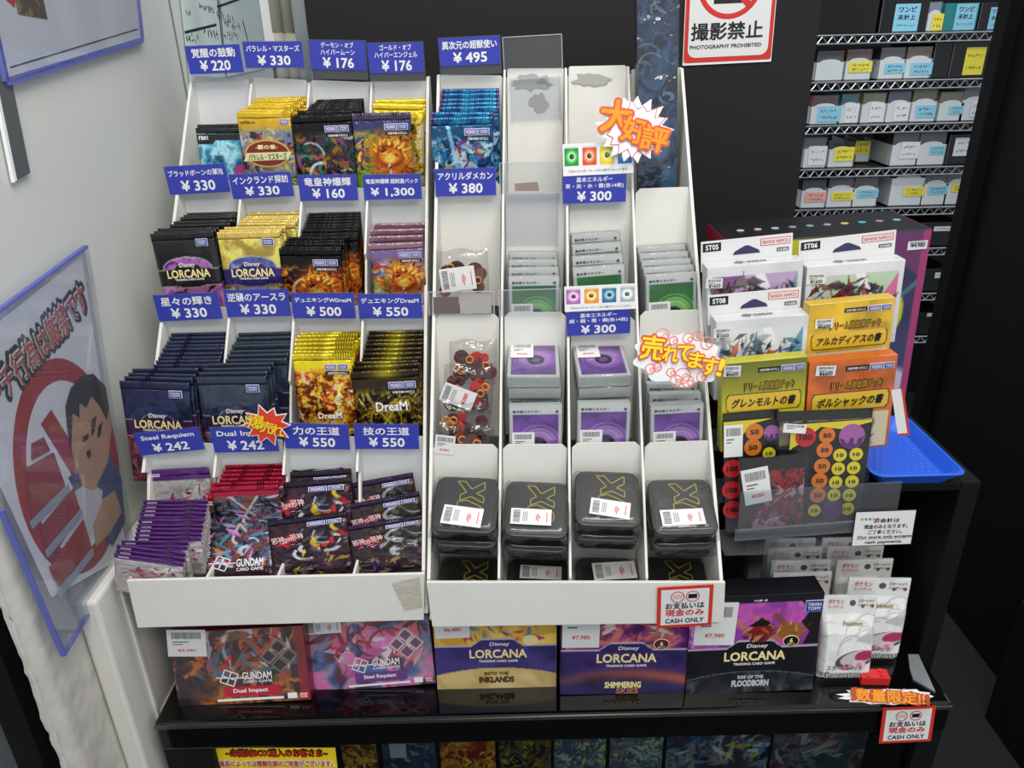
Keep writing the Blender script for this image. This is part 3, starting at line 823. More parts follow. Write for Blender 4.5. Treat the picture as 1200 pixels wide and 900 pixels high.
# top row
pil(4, 0, 'fb', (229, 150, 281, 149), (231, 146, 282, 145), 2, 'cyan booster pack', 'cyan booster pack with black top', 'cyan booster packs', f_off=0.02, r_off=-0.03,
    deco=lambda o: (letters(o, 'FB01', -0.024, -0.0155, 0.015, 0.0065, WHITE, 0.0034, 0.03), letters(o, 'CARD GAME', 0.008, -0.099, 0.04, 0.005, GREYINK, 0.0034, 0.03)))


def deco_masters(o):
    letters(o, 'DMEX-16', -0.022, -0.0135, 0.019, 0.0035, INK, 0.0036, 0.03)
    badge(o, 0.027, -0.0135, 0.012, 0.0055, BADGEP, 'WIZARDS')
    cy = -0.054
    pts = lambda a, b: [(a * math.cos(t / 16 * math.pi), cy + b * math.sin(t / 16 * math.pi)) for t in range(32)]
    e = part('emblem', MB().prism(pts(0.031, 0.0185), 0.003, 0.0036), mat('emblem_gold', (0.85, 0.7, 0.3), 0.3, metal=0.5), o)
    part('emblem_field', MB().prism(pts(0.0285, 0.016), 0.0036, 0.004), mat('emblem_red', (0.45, 0.13, 0.10), 0.4), e)
    part('emblem_band', MB().prism([(-0.033, cy - 0.010), (0.028, cy - 0.008), (0.033, cy + 0.002), (-0.028, cy + 0.001)], 0.0042, 0.0046), mat('emblem_pale', (0.85, 0.82, 0.6), 0.4), e)
    letters(e, '-覇の章-', 0, cy + 0.0085, 0.030, 0.0062, GOLDT, 0.0048, 0.03)
    letters(e, 'パラレル・マスターズ', 0, cy - 0.004, 0.052, 0.009, mat('emblem_green', (0.25, 0.42, 0.3), 0.4), 0.005, 0.03, rot=2)


pil(4, 1, 'dm_gold', (277, 131, 340, 130), (295, 115, 356, 113), 6, 'gold-topped booster pack', 'gold-topped booster pack with red oval emblem', 'gold-topped booster packs', deco=deco_masters)
pil(4, 2, 'dm_dark', (341, 136, 411, 133), (371, 117, 426, 115), 9, 'black booster pack', 'black booster pack with green and purple art', 'black booster packs in the top row', deco=lambda o: (deco_duel()(o), letters(o, 'これがデュエマの', -0.012, -0.078, 0.034, 0.005, WHITE, 0.0038, 0.02, rot=12), letters(o, '「王道」だ!!', -0.004, -0.0855, 0.026, 0.005, WHITE, 0.0038, 0.02, rot=12)))
pil(4, 3, 'gold_plain', (437, 121, 496, 122), (437, 117, 498, 115), 2, 'shiny gold booster pack', 'shiny gold booster pack behind the dragon one', 'gold booster packs in the top row', f_off=0.05)
q0 = lip('L', 3, 3); n0 = leaned(4)
f = [hit(412, 133, (0, q0.y + 0.012, q0.z), n0), hit(481, 131, (0, q0.y + 0.012, q0.z), n0)]
o = D['dm_angel'].make('orange and green dragon booster pack leaning before gold ones in the top row', pack_frame(*f, n0), None)
deco_duel()(o)
# third row up
pil(3, 0, 'floodborn', (176, 274, 249, 270), (208, 250, 272, 248), 9, 'black booster pack', 'black booster pack with purple lens', 'black booster packs with purple lens', deco=deco_ink)
pil(3, 1, 'ink', (254, 272, 327, 270), (281, 249, 348, 248), 8, 'gold booster pack', 'gold booster pack with indigo band', 'gold booster packs with indigo band', deco=deco_ink)
pil(3, 2, 'dm_black', (327, 291, 399, 291), (360, 250, 421, 248), 15, 'black dragon booster pack', 'black booster pack with fiery dragon art', 'black dragon booster packs', deco=deco_duel())
pil(3, 3, 'dm_holo', (432, 286, 495, 283), (433, 262, 495, 261), 4, 'rainbow booster pack', 'rainbow foil booster pack', 'rainbow foil booster packs', deco=deco_duel())
# second row up
pil(2, 0, 'sky', (140, 446, 221, 449), (192, 391, 259, 389), 13, 'navy booster pack', 'navy booster pack with plum band', 'navy booster packs with plum band', deco=deco_ink)
pil(2, 1, 'urs', (230, 442, 311, 441), (268, 391, 338, 388), 11, 'slate-blue booster pack', 'slate-blue booster pack with dark band', 'slate-blue booster packs', deco=deco_ink)
pil(2, 2, 'dream_gold', (342, 415, 411, 414), (347, 390, 417, 388), 7, 'yellow gold booster pack', 'yellow gold booster pack with red corner', 'yellow gold booster packs', deco=deco_duel('DreaM', ty=0.72))
pil(2, 3, 'dream_dark', (411, 436, 490, 432), (422, 388, 493, 387), 10, 'bronze-topped booster pack', 'bronze-topped booster pack with gold cross', 'bronze-topped booster packs', deco=deco_duel('DreaM', ty=0.36, tw=0.034, th=0.011))
# tray row
gd3 = lambda o: letters(o, 'GD03', -0.026, -0.0065, 0.011, 0.004, WHITE, 0.0022, 0.03)
pk, _, _ = pil(1, 0, 'gd3', (134, 648, 215, 659), (160, 585, 236, 587), 15, 'purple-topped booster pack', 'purple-topped booster pack with silver front', 'purple-topped booster packs', lean=2, lean_r=2, hs=0.42, r_off=-0.045, f_off=0.002, deco=gd3)
for ob in [o for o in SC.objects if o.get('group') == 'purple-topped booster packs' and o is not pk]: gd3(ob)
q1 = lip('L', 1, 0); n1 = leaned(8)
f = [hit(171, 551, (0, q1.y - 0.006, q1.z), n1), hit(244, 547, (0, q1.y - 0.006, q1.z), n1)]
o = D['gd3'].make('purple-topped silver booster pack leaning on the step behind the fanned purple ones', pack_frame(*f, n1), None); gd3(o)


def deco_gd2(o):
    letters(o, 'GD02', -0.027, -0.0135, 0.013, 0.0045, WHITE, 0.0036, 0.03)
    part('maker_strip', MB().prism([(0.008, -0.0165), (0.032, -0.0165), (0.032, -0.0125), (0.008, -0.0125)], 0.003, 0.0034), mat('strip_pink', (0.85, 0.72, 0.74), 0.4), o)
    diamond_logo(o, -0.0175, -0.088, 0.0085, 0.0036)
    letters(o, 'GUNDAM', 0.012, -0.0885, 0.028, 0.0095, WHITE, 0.0036, 0.03, name='title_lettering')
    letters(o, 'CARD GAME', 0.012, -0.0965, 0.028, 0.0038, WHITE, 0.0036, 0.02, name='subtitle_lettering')
    letters(o, 'デュアルインパクト', -0.031, -0.066, 0.0285, 0.0045, WHITE, 0.0036, 0.02, rot=-90)


def diamond_logo(o, cx, cy, s, z, sc=1.0, m=None):
    """four squares set on their corners with crossing strokes"""
    b = MB(); t = s * 0.13
    def bar(p, q):
        dx, dy = q[0] - p[0], q[1] - p[1]; l = math.hypot(dx, dy); nx, ny = -dy / l * t / 2, dx / l * t / 2
        b.prism([(p[0] - nx, p[1] - ny), (q[0] - nx, q[1] - ny), (q[0] + nx, q[1] + ny), (p[0] + nx, p[1] + ny)], z - 0.0003, z)
    R = lambda x, y: (cx + s * (x * 0.95 + y * 0.45), cy + s * (-0.42 * x + y * 0.95))
    for x in (-1, 0, 1): bar(R(x * 0.8, -0.85), R(x * 0.8, 0.85))
    for y in (-1, 0, 1): bar(R(-0.85, y * 0.8), R(0.85, y * 0.8))
    bar(R(0, 0), R(1.5, 0.6)); bar(R(-1.4, -0.5), R(0, 0))
    return part('square_logo', b, m or WHITE, o)


q0 = Vector((0, 0.722, 0.94)); n0 = leaned(12)
pile('L', 0, 1, D['gd2'], (246, 571, 325, 568), (251, 546, 327, 543), 6, 'red-topped booster pack', 'red-topped booster pack behind the big silver-grey one', 'in second pocket of the tray row', 'red-topped booster packs', lean=4, hs=0.7, f_off=0.055, seed=9)
F = Fr([(238, 577), (321, 574), (321, 681), (243, 684)], (0, 0.752, 0.94), leaned(38))
o = D['gd2'].make('red-topped booster pack lying foremost with white square logo, second pocket of tray row', pack_frame(F.c - F.x * F.w / 2 + F.y * F.h / 2, F.c + F.x * F.w / 2 + F.y * F.h / 2, F.n, F.h / (F.w / PW * 0.112)), None)
deco_gd2(o)


def kings(d, quads, labels, grp, lean0=30):
    for i, (c4, lb) in enumerate(zip(quads, labels)):
        dy = 0.750 + i * 0.016
        Fq = Fr(c4, (0, dy, 0.94), leaned(lean0 - 4 * i, 0))
        ob = D[d].make(lb, pack_frame(Fq.c - Fq.x * Fq.w / 2 + Fq.y * Fq.h / 2, Fq.c + Fq.x * Fq.w / 2 + Fq.y * Fq.h / 2, Fq.n, Fq.h / (Fq.w / PW * 0.104)), grp)
        badge(ob, 0.008, -0.0135, 0.015, 0.006, BADGEP, 'WIZARDS'); badge(ob, 0.024, -0.0135, 0.012, 0.006, BADGEB, ['TAKARA', 'TOMY'])
        letters(ob, '邪神vs邪神', -0.019, -0.033, 0.029, 0.011, mat('logo_pink', (0.9, 0.75, 0.76), 0.4), 0.0037, 0.012, rot=8, name='title_lettering')


kings('king_a', [[(312, 613), (408, 597), (411, 672), (322, 682)], [(310, 566), (412, 560), (413, 640), (322, 648)], [(324, 557), (414, 546), (414, 630), (330, 636)], [(330, 553), (405, 534), (410, 612), (336, 630)]],
      ['dark booster pack with yellow swirls lying foremost in third pocket of tray row', 'dark swirl booster pack second from the front in third tray pocket', 'dark swirl booster pack third from the front in third tray pocket', 'dark swirl booster pack rearmost with raised corner in third tray pocket'], 'dark swirl booster packs')
kings('king_b', [[(408, 625), (499, 594), (499, 667), (417, 676)], [(411, 599), (494, 567), (497, 640), (415, 660)], [(415, 570), (486, 549), (492, 620), (420, 640)]],
      ['brown-black booster pack with silver beast lying foremost in fourth pocket of tray row', 'brown-black booster pack second from the front in fourth tray pocket', 'brown-black booster pack rearmost with curled edge in fourth tray pocket'], 'brown-black booster packs')
# right rack, top row
LROW[4] = 'right rack top row'; CN[0] = 'first'
pil(4, 0, 'dimension', (504, 138, 577, 136), (515, 104, 582, 104), 7, 'blue booster pack', 'blue booster pack with light beam', 'blue booster packs', rk='R', deco=deco_duel())


# ------------------------------------------------------------------ shared small things
def price_label(parent, cx, cy, w, h, z, price=None, rot=0.0, back=False, flip=False):
    """white sticker: barcode above, red price below"""
    M = Matrix.Translation((cx, cy, z)) @ Matrix.Rotation(math.radians(rot), 4, 'Z')
    p = part('price_label', MB().box(-w / 2, w / 2, -h / 2, h / 2, 0, 0.0004), PAPER, parent, M=M, label='white price label with barcode')
    b = MB(); rnd = random.Random(int(abs(cx * 1e5) + abs(cy * 1e5)))
    if w > h * 1.3 and not flip:          # barcode at the left end, running up
        y = -h * 0.38
        while y < h * 0.38:
            t = rnd.uniform(0.0003, 0.0009); b.box(-w * 0.44, -w * 0.27, y, y + t, 0.0004, 0.0006); y += t + rnd.uniform(0.0003, 0.0008)
        part('barcode', b, GREYINK, p)
        g = MB()
        for i in range(3): g.box(-w * 0.2 + i * w * 0.045, -w * 0.185 + i * w * 0.045, -h * 0.3, h * 0.3, 0.0004, 0.0006)
        part('small_print', g, GREYINK, p)
        if not price:
            g = MB()
            for i, (x, a_) in enumerate(((0.12, 0.2), (0.16, 0.3), (0.20, 0.12), (0.38, 0.32))): g.box(w * x, w * (x + 0.022), -h * a_, h * a_ * (0.6 + 0.1 * i), 0.0004, 0.0006)
            part('red_print', g, REDINK, p)
        if price: letters(p, price, w * 0.2, 0, h * 0.62, w * 0.13, REDINK, 0.0007, 0.03, rot=90)
    else:
        x = -w * 0.38
        while x < w * 0.38:
            t = rnd.uniform(0.0003, 0.0009); b.box(x, x + t, h * 0.16, h * 0.40, 0.0004, 0.0006); x += t + rnd.uniform(0.0003, 0.0008)
        part('barcode', b, GREYINK, p)
        g = MB(); g.box(-w * 0.36, w * 0.05, h * 0.03, h * 0.065, 0.0004, 0.0006); g.box(-w * 0.36, -w * 0.1, -h * 0.06, -h * 0.03, 0.0004, 0.0006)
        part('small_print', g, GREYINK, p)
        if price: letters(p, price, 0, -h * 0.27, w * 0.48, h * 0.11, REDINK, 0.0007, 0.015)
    return p


def px_label(parent, F, c4, z, price=None, flip=False):
    P = [F.loc(*c) for c in c4]
    cx = sum(p[0] for p in P) / 4; cy = sum(p[1] for p in P) / 4
    ux, uy = (P[1][0] - P[0][0] + P[2][0] - P[3][0]) / 2, (P[1][1] - P[0][1] + P[2][1] - P[3][1]) / 2
    vx, vy = (P[0][0] - P[3][0] + P[1][0] - P[2][0]) / 2, (P[0][1] - P[3][1] + P[1][1] - P[2][1]) / 2
    return price_label(parent, cx, cy, math.hypot(ux, uy), math.hypot(vx, vy), z, price, math.degrees(math.atan2(uy, ux)), flip=flip)


# ------------------------------------------------------------------ blue price tags
TAGS = [
    ('L', 4, 0, [(216, 54), (280, 52), (286, 85), (223, 87)], ['覚醒の鼓動', '¥ 220'], 'top left price tag on the left rack, marked ¥220 in white on blue'),
    ('L', 4, 1, [(284, 49), (353, 48), (357, 79), (288, 80)], ['パラレル・マスターズ', '¥ 330'], 'blue ¥330 price tag standing second along the top of the left rack'),
    ('L', 4, 2, [(362, 48), (428, 47), (430, 82), (364, 82)], ['デーモン・オブ', 'ハイパームーン', '¥ 176'], 'blue ¥176 price tag standing third along the top of the left rack'),
    ('L', 4, 3, [(431, 52), (495, 48), (498, 85), (433, 86)], ['ゴールド・オブ', 'ハイパーエンジェル', '¥ 176'], 'blue ¥176 price tag standing fourth along the top of the left rack'),
    ('R', 4, 0, [(514, 46), (585, 41), (587, 75), (516, 78)], ['異次元の超獣使い', '¥ 495'], 'blue ¥495 price tag standing on top of the right rack'),
    ('L', 3, 0, [(191, 195), (263, 192), (270, 225), (200, 228)], ['ブラッドボーンの渾沌', '¥ 330'], 'blue ¥330 price tag before the cyan booster packs'),
    ('L', 3, 1, [(267, 204), (340, 202), (345, 230), (274, 233)], ['インクランド探訪', '¥ 330'], 'blue ¥330 price tag before the packs with the red oval emblem'),
    ('L', 3, 2, [(349, 206), (417, 204), (420, 234), (352, 236)], ['竜皇神爆輝', '¥ 160'], 'blue ¥160 price tag before the black packs of the top row'),
    ('L', 3, 3, [(425, 206), (493, 203), (494, 232), (427, 235)], ['竜皇神爆輝 超刺激パック', '¥ 1,300'], 'blue ¥1,300 price tag below the orange and green dragon pack'),
    ('R', 3, 0, [(509, 199), (581, 196), (581, 228), (511, 231)], ['アクリルダメカン', '¥ 380'], 'blue ¥380 price tag below the blue booster packs'),
    ('R', 3, 2, [(659, 206), (734, 204), (733, 237), (660, 238)], ['基本エネルギー', '草・炎・水・雷(各14枚)', '¥ 300'], 'blue ¥300 price tag under the green, red, yellow and blue strip'),
    ('L', 2, 0, [(179, 346), (254, 343), (261, 373), (187, 377)], ['星々の輝き', '¥ 330'], 'blue ¥330 price tag below the black packs with purple lens'),
    ('L', 2, 1, [(262, 341), (337, 338), (341, 369), (267, 373)], ['逆襲のアースラ', '¥ 330'], 'blue ¥330 price tag below the gold packs with indigo band'),
    ('L', 2, 2, [(341, 345), (415, 342), (416, 372), (344, 374)], ['デュエキングWDreaM', '¥ 500'], 'blue ¥500 price tag below the black dragon packs'),
    ('L', 2, 3, [(419, 346), (494, 343), (495, 372), (421, 374)], ['デュエキングDreaM', '¥ 550'], 'blue ¥550 price tag below the rainbow foil packs'),
    ('R', 2, 2, [(663, 366), (739, 363), (738, 391), (665, 393)], ['基本エネルギー', '超・闘・悪・鋼(各14枚)', '¥ 300'], 'blue ¥300 price tag under the purple, orange, blue and grey strip'),
    ('L', 1, 0, [(155, 507), (232, 503), (241, 527), (166, 533)], ['Steel Requiem', '¥ 242'], 'blue ¥242 price tag above the purple-topped packs'),
    ('L', 1, 1, [(246, 502), (322, 499), (327, 528), (252, 531)], ['Dual Impact', '¥ 242'], 'blue ¥242 price tag above the red-topped packs'),
    ('L', 1, 2, [(333, 497), (408, 497), (410, 525), (334, 527)], ['力の王道', '¥ 550'], 'blue ¥550 price tag above the dark swirl packs'),
    ('L', 1, 3, [(415, 498), (490, 497), (491, 525), (416, 527)], ['技の王道', '¥ 550'], 'blue ¥550 price tag above the brown-black packs'),
]
for r, k, c, c4, L, lab in TAGS:
    p0 = lip(r, k, c); p0 = Vector((p0.x, p0.y - 0.020, p0.z))
    F = Fr(c4, p0, leaned(-2))
    hw, hh = F.w / 2, F.h / 2
    sk = (F.loc(*c4[0])[0] + F.loc(*c4[1])[0] - F.loc(*c4[2])[0] - F.loc(*c4[3])[0]) / 4
    o = tag(link('price_tag', MB().box(-hw, hw, -hh, hh, -0.0006, 0.0004).mesh('price_tag', BLUE), None, F.M), lab, 'price tag', 'blue price tags')
    if len(L) == 2:
        n = len(L[0]); wd = min(0.93, (0.36 if n <= 5 else 0.1 * n) if n < 13 and not L[0].isascii() else 0.9)
        wd = {5: 0.80, 4: 0.72}.get(n, 0.9) if not L[0].isascii() else 0.82
        h0 = min(0.33, wd * F.w * 1.12 / n / F.h) if not L[0].isascii() else 0.26
        letters(o, L[0], 0, hh * 0.48, F.w * wd, F.h * h0, WHITE, 0.0008, 0.025, name='name_lettering')
        letters(o, L[1], 0.0, -hh * 0.42, F.w * (0.56 if len(L[1]) < 6 else 0.76), F.h * 0.38, WHITE, 0.0008, 0.03, name='price_lettering')
    else:
        letters(o, L[0], 0, hh * 0.70, F.w * min(0.9, 0.082 * len(L[0])), F.h * 0.19, WHITE, 0.0008, 0.02, name='name_lettering')
        letters(o, L[1], 0, hh * 0.22, F.w * min(0.92, 0.086 * len(L[1])), F.h * 0.19, WHITE, 0.0008, 0.02, name='name_lettering')
        letters(o, L[2], 0, -hh * 0.50, F.w * 0.55, F.h * 0.36, WHITE, 0.0008, 0.03, name='price_lettering')
    lw_ = 0.012 if k == 4 else 0.004
    part('clear_holder', MB().box(-hw - 0.001, hw + 0.001, -hh - lw_, hh + 0.001, -0.0016, -0.0008), CLEAR, o)

# empty clear card holders of the right rack
for (k, c, c4, dy, lab) in [
    (4, 1, [(589, 44), (658, 39), (660, 80), (590, 84)], -0.004, 'empty clear card holder standing on top of the right rack'),
    (4, 1, [(597, 92), (657, 90), (658, 140), (600, 143)], -0.003, 'empty clear sleeve hanging on the torn back of the right rack'),
    (3, 1, [(585, 191), (657, 189), (656, 236), (586, 238)], -0.006, 'empty clear card holder above the green bundles, top row'),
    (3, 1, [(587, 228), (655, 226), (654, 288), (588, 289)], -0.004, 'crinkled clear sleeve over the step above the green bundles'),
    (2, 1, [(584, 340), (657, 337), (657, 370), (585, 372)], -0.006, 'empty clear card holder before the green bundles'),
    (2, 0, [(501, 342), (580, 340), (579, 368), (503, 370)], -0.006, 'clear card holder with beige slip before the bagged counters')]:
    p0 = lip('R', k, c); F = Fr(c4, (p0.x, p0.y + dy, p0.z), leaned(PL))
    hw, hh = F.w / 2, F.h / 2
    o = thing('card_holder', lab, 'card holder', F.M, 'clear card holders')
    film = SLEEVE if 'crinkled' in lab else CLEAR
    part('holder_sheet', MB().box(-hw, hw, -hh, hh, 0, 0.0012), film, o, 0.0004)
    g = MB(); e = 0.0011
    g.box(-hw, hw, hh - e, hh, 0.0012, 0.0018); g.box(-hw, -hw + e, -hh, hh, 0.0012, 0.0018); g.box(hw - e, hw, -hh, hh, 0.0012, 0.0018)
    part('holder_rim', g, clear('acrylic_edge', (0.9, 0.91, 0.92), 0.25, 0.15, haze=0.35), o)
    if 'beige' in lab:
        part('slip', MB().box(-hw * 0.05, hw * 0.9, -hh * 0.9, hh * 0.72, -0.001, -0.0004), mat('beige_slip', (0.78, 0.74, 0.68), 0.6), o)
        part('slip', MB().box(-hw * 0.85, -hw * 0.08, -hh * 0.9, hh * 0.5, -0.001, -0.0004), mat('brown_slip', (0.40, 0.27, 0.25), 0.5), o)

# energy colour strips above two tags
for (k, c, c4, cols, lab) in [
    (3, 2, [(659, 168), (742, 166), (743, 203), (660, 206)], [(0.1, 0.55, 0.2), (0.85, 0.3, 0.15), (0.95, 0.8, 0.15), (0.2, 0.45, 0.75)], 'white strip with green, red, yellow and blue card pictures'),
    (2, 2, [(661, 336), (746, 332), (745, 361), (662, 366)], [(0.66, 0.4, 0.66), (0.93, 0.55, 0.15), (0.15, 0.4, 0.55), (0.62, 0.68, 0.72)], 'white strip with purple, orange, blue and grey card pictures')]:
    p0 = lip('R', k, c); F = Fr(c4, (p0.x, p0.y - 0.0225, p0.z), leaned(PL))
    A = Art(F.h / F.w, 110, (0.93, 0.93, 0.93))
    for i, cc in enumerate(cols):
        x = 0.125 + i * 0.25
        A.band(0.30, 0.93, cc, x - 0.102, x + 0.102); A.band(0.86, 0.93, (0.85, 0.85, 0.83), x - 0.102, x + 0.102)
        A.ell(x, 0.60, 0.075, 0.20, tuple(min(1, v + 0.35) for v in cc), 0.6)
        A.ell(x, 0.60, 0.05, 0.13, (0.95, 0.95, 0.8), 0.5, a=0.7); A.ell(x, 0.60, 0.033, 0.085, tuple(v * 0.3 for v in cc), 0.1)
        A.ell(x + 0.006, 0.62, 0.012, 0.03, cc, 0.2)
    o = thing('colour_strip', lab, 'sign', F.M, 'colour strips')
    link('strip_face', art_mesh('strip', A, F.w, F.h, PRINT, None, F.h / 2), o, Matrix.Translation((0, 0, 0.0006)))
    part('strip_card', MB().box(-F.w / 2, F.w / 2, -F.h / 2, F.h / 2, -0.0004, 0.0004), WHITE, o)
    letters(o, '下記エネルギーカードが14枚ずつ入ってます。', 0, -F.h * 0.36, F.w * 0.86, F.h * 0.085, INK, 0.0012, 0.0)


# ------------------------------------------------------------------ burst stickers
def sticker(name, lab, c, p0, n, layers, chars, box=50):
    """layers: (outline in photo points, material, height); chars: (character, px, py, size px, rot)"""
    F = Fr([(c[0] - box, c[1] - box), (c[0] + box, c[1] - box), (c[0] + box, c[1] + box), (c[0] - box, c[1] + box)], p0, n)
    s_ = F.w / (2 * box)
    o = thing(name, lab, 'sticker', F.M)
    for i, (nm, pts, m, z) in enumerate(layers):
        part(nm, MB().prism([F.loc(*p) for p in pts], z - 0.0006, z), m, o)
    for i, (ch, x, y, sz, rot, m1, m2, hr) in enumerate(chars):
        cx, cy = F.loc(x, y)
        if m2: letters(o, ch, cx, cy, sz * s_ * 1.16, sz * hr * s_ * 1.16, m2, 0.0024 + i * 0.0010, 0.085, rot, name='letter_outline')
        letters(o, ch, cx, cy, sz * s_, sz * hr * s_, m1, 0.0030 + i * 0.0010, 0.032 if m2 else 0.018, rot, name='letter')
    return o, F


def star(c, R, r, n, seed=0, jit=0.15, sx=1.0, sy=1.0, rot=0):
    rnd = random.Random(seed); out = []
    for i in range(2 * n):
        a = math.pi * i / n + rot; k = (R if i % 2 == 0 else r) * (1 + rnd.uniform(-jit, jit) * (i % 2 == 0))
        out.append((c[0] + k * sx * math.cos(a), c[1] - k * sy * math.sin(a)))
    return out


OUTL = mat('deep_orange_outline', (0.86, 0.33, 0.12), 0.5)
PINKL = mat('pink_line', (0.93, 0.55, 0.48), 0.5)
p0 = on_slope('R', 743, 185, -0.055)
sticker('burst_sticker', 'white star burst sticker with orange characters before the tall blue box', (743, 152), p0, leaned(12, 4),
        [('star_card', star((743, 152), 45, 33, 17, 2, 0.06, 1.0, 0.88), WHITE, 0.0006), ('star_line', star((744, 152), 38, 29, 15, 5, 0.1, 1.0, 0.85), RED, 0.001),
         ('star_field', star((744, 152), 36.5, 27.5, 15, 5, 0.1, 1.0, 0.85), WHITE, 0.0014)],
        [('大', 722, 137, 37, -6, ORANGE, OUTL, 0.98), ('好', 743, 153, 30, -14, ORANGE, OUTL, 0.95), ('評', 766, 163, 32, -14, ORANGE, OUTL, 0.9)])
p0 = on_slope('R', 795, 430, -0.075)
rnd = random.Random(8)
cl = []
for i in range(72):
    a = 2 * math.pi * i / 72
    k = 1 + 0.09 * math.cos(a * 9 + 0.6)
    cl.append((795 + 51 * k * math.cos(a) * (1.0 if abs(math.cos(a)) > .5 else 0.95), 421 + 4 * math.cos(a) - 30 * k * math.sin(a)))
o, F = sticker('cloud_sticker', 'white cloud sticker with pink popcorn and yellow characters on the right rack', (795, 421), p0, leaned(12, 4), [('cloud_card', cl, WHITE, 0.0006)],
               [('売', 764, 407, 27, -8, YELLOW, OUTL, 1.05), ('れ', 785, 414, 19, -10, YELLOW, OUTL, 1.0), ('て', 801, 413, 19, -8, YELLOW, OUTL, 1.0), ('ま', 814, 421, 18, -10, YELLOW, OUTL, 1.05),
                ('す', 830, 428, 20, -10, YELLOW, OUTL, 1.05), ('!', 842, 429, 7, -18, YELLOW, OUTL, 3.0)])
s_ = F.w / 100
for (x, y, r) in ((776, 393, 8), (806, 396, 6), (818, 393, 6), (828, 402, 7), (762, 432, 6), (770, 430, 5), (800, 440, 9), (792, 446, 7), (806, 447, 7), (822, 441, 6), (786, 436, 5), (789, 399, 5)):
    lx, ly = F.loc(x, y); g = MB(); g.ring((lx, ly, 0.0009), r * s_, 0.0006, 14, 4)
    g.ring((lx + 0.4 * r * s_, ly - 0.2 * r * s_, 0.0009), r * s_ * 0.45, 0.0005, 10, 4)
    part('popcorn', g, PINKL, o)
p0 = on_slope('L', 313, 510, -0.036)
sticker('burst_sticker', 'small red star sticker with yellow characters on the second ¥242 tag', (313, 498), p0, leaned(0),
        [('star_card', star((313, 498), 30, 19, 10, 4, 0.1, 1.0, 0.8), WHITE, 0.0006), ('star_field', star((313, 498), 27.5, 17, 10, 4, 0.1, 1.0, 0.8), mat('burst_red', (0.86, 0.25, 0.13), 0.45), 0.0012)],
        [('爆', 301, 493, 19, -8, YELLOW, None, 1.0), ('売', 314, 499, 16, -10, YELLOW, None, 1.0), ('れ', 327, 502, 15, -10, YELLOW, None, 1.0)])

# ------------------------------------------------------------------ sleeved card bundles
EDGE = mat('card_edges', (0.70, 0.73, 0.70), 0.35, var=0.12, vscale=90, bump=0.2, bscale=120)
SILV = mat('silver_card_border', (0.78, 0.79, 0.78), 0.3, metal=0.3)


def a_energy(c0, c1, glow, seed):
    A = Art(0.0855 / 0.0615, 60, (0.75, 0.76, 0.75)); A.band(0.9, 1, (0.82, 0.83, 0.81))
    M = ((A.X > 0.06) & (A.X < 0.94) & (A.Y < 0.885) & (A.Y > 0.04)) * 1.0
    A.vgrad([(0, c1), (0.55, c0), (0.9, c1)], M); A.paint([c1, c0, tuple(min(1, v * 1.25 + 0.05) for v in c0)], 2.2, seed, M * 0.5)
    for r, w_ in ((0.34, 0.02), (0.27, 0.03), (0.42, 0.012)): A.arc(0.56, 0.42, r, w_, glow, 20, 190, 0.5)
    A.ell(0.56, 0.44, 0.30, 0.20, glow, 0.7, a=0.55); A.ell(0.55, 0.42, 0.17, 0.125, tuple(v * 0.18 for v in c0), 0.1); A.ell(0.55, 0.42, 0.09, 0.05, c0, 0.25, 20)
    A.ell(0.91, 0.925, 0.03, 0.022, tuple(v * 0.6 for v in c0), 0.2)
    return A


FACES = {'green': art_mesh('green_face', a_energy((0.15, 0.52, 0.2), (0.08, 0.38, 0.12), (0.75, 0.92, 0.5), 3), 0.0615, 0.0855, PRINT, None, -0.001),
         'purple': art_mesh('purple_face', a_energy((0.42, 0.22, 0.58), (0.30, 0.13, 0.45), (0.8, 0.65, 0.85), 5), 0.0615, 0.0855, PRINT, None, -0.001)}
_B = {}


def bundle(kind, lab, M, grp, T=0.0125, price=True, title=True, pl_=(-0.015, -0.046, 0.027, 0.026)):
    if T not in _B:
        _B[T] = (MB().box(-0.0315, 0.0315, -0.0875, 0, -T / 2, T / 2).mesh('bundle_block', EDGE, 0.0015),
                 MB().box(-0.0325, 0.0325, -0.089, 0.0015, -T / 2 - 0.001, T / 2 + 0.0012).mesh('bundle_sleeve', SLEEVE, 0.002))
    o = link('card_bundle', _B[T][0], None, M); tag(o, lab, 'card bundle', grp)
    link('card_face', FACES[kind], o, Matrix.Translation((0, 0, T / 2 + 0.0003)))
    if title:
        letters(o, '基本%sエネルギー' % ('草' if kind == 'green' else '超'), -0.0105, -0.0068, 0.034, 0.0034, INK, T / 2 + 0.0006, 0.02, name='title_lettering')
    if price: price_label(o, pl_[0], pl_[1], pl_[2], pl_[3], T / 2 + 0.0014, '¥300')
    link('clear_sleeve', _B[T][1], o)
    return o


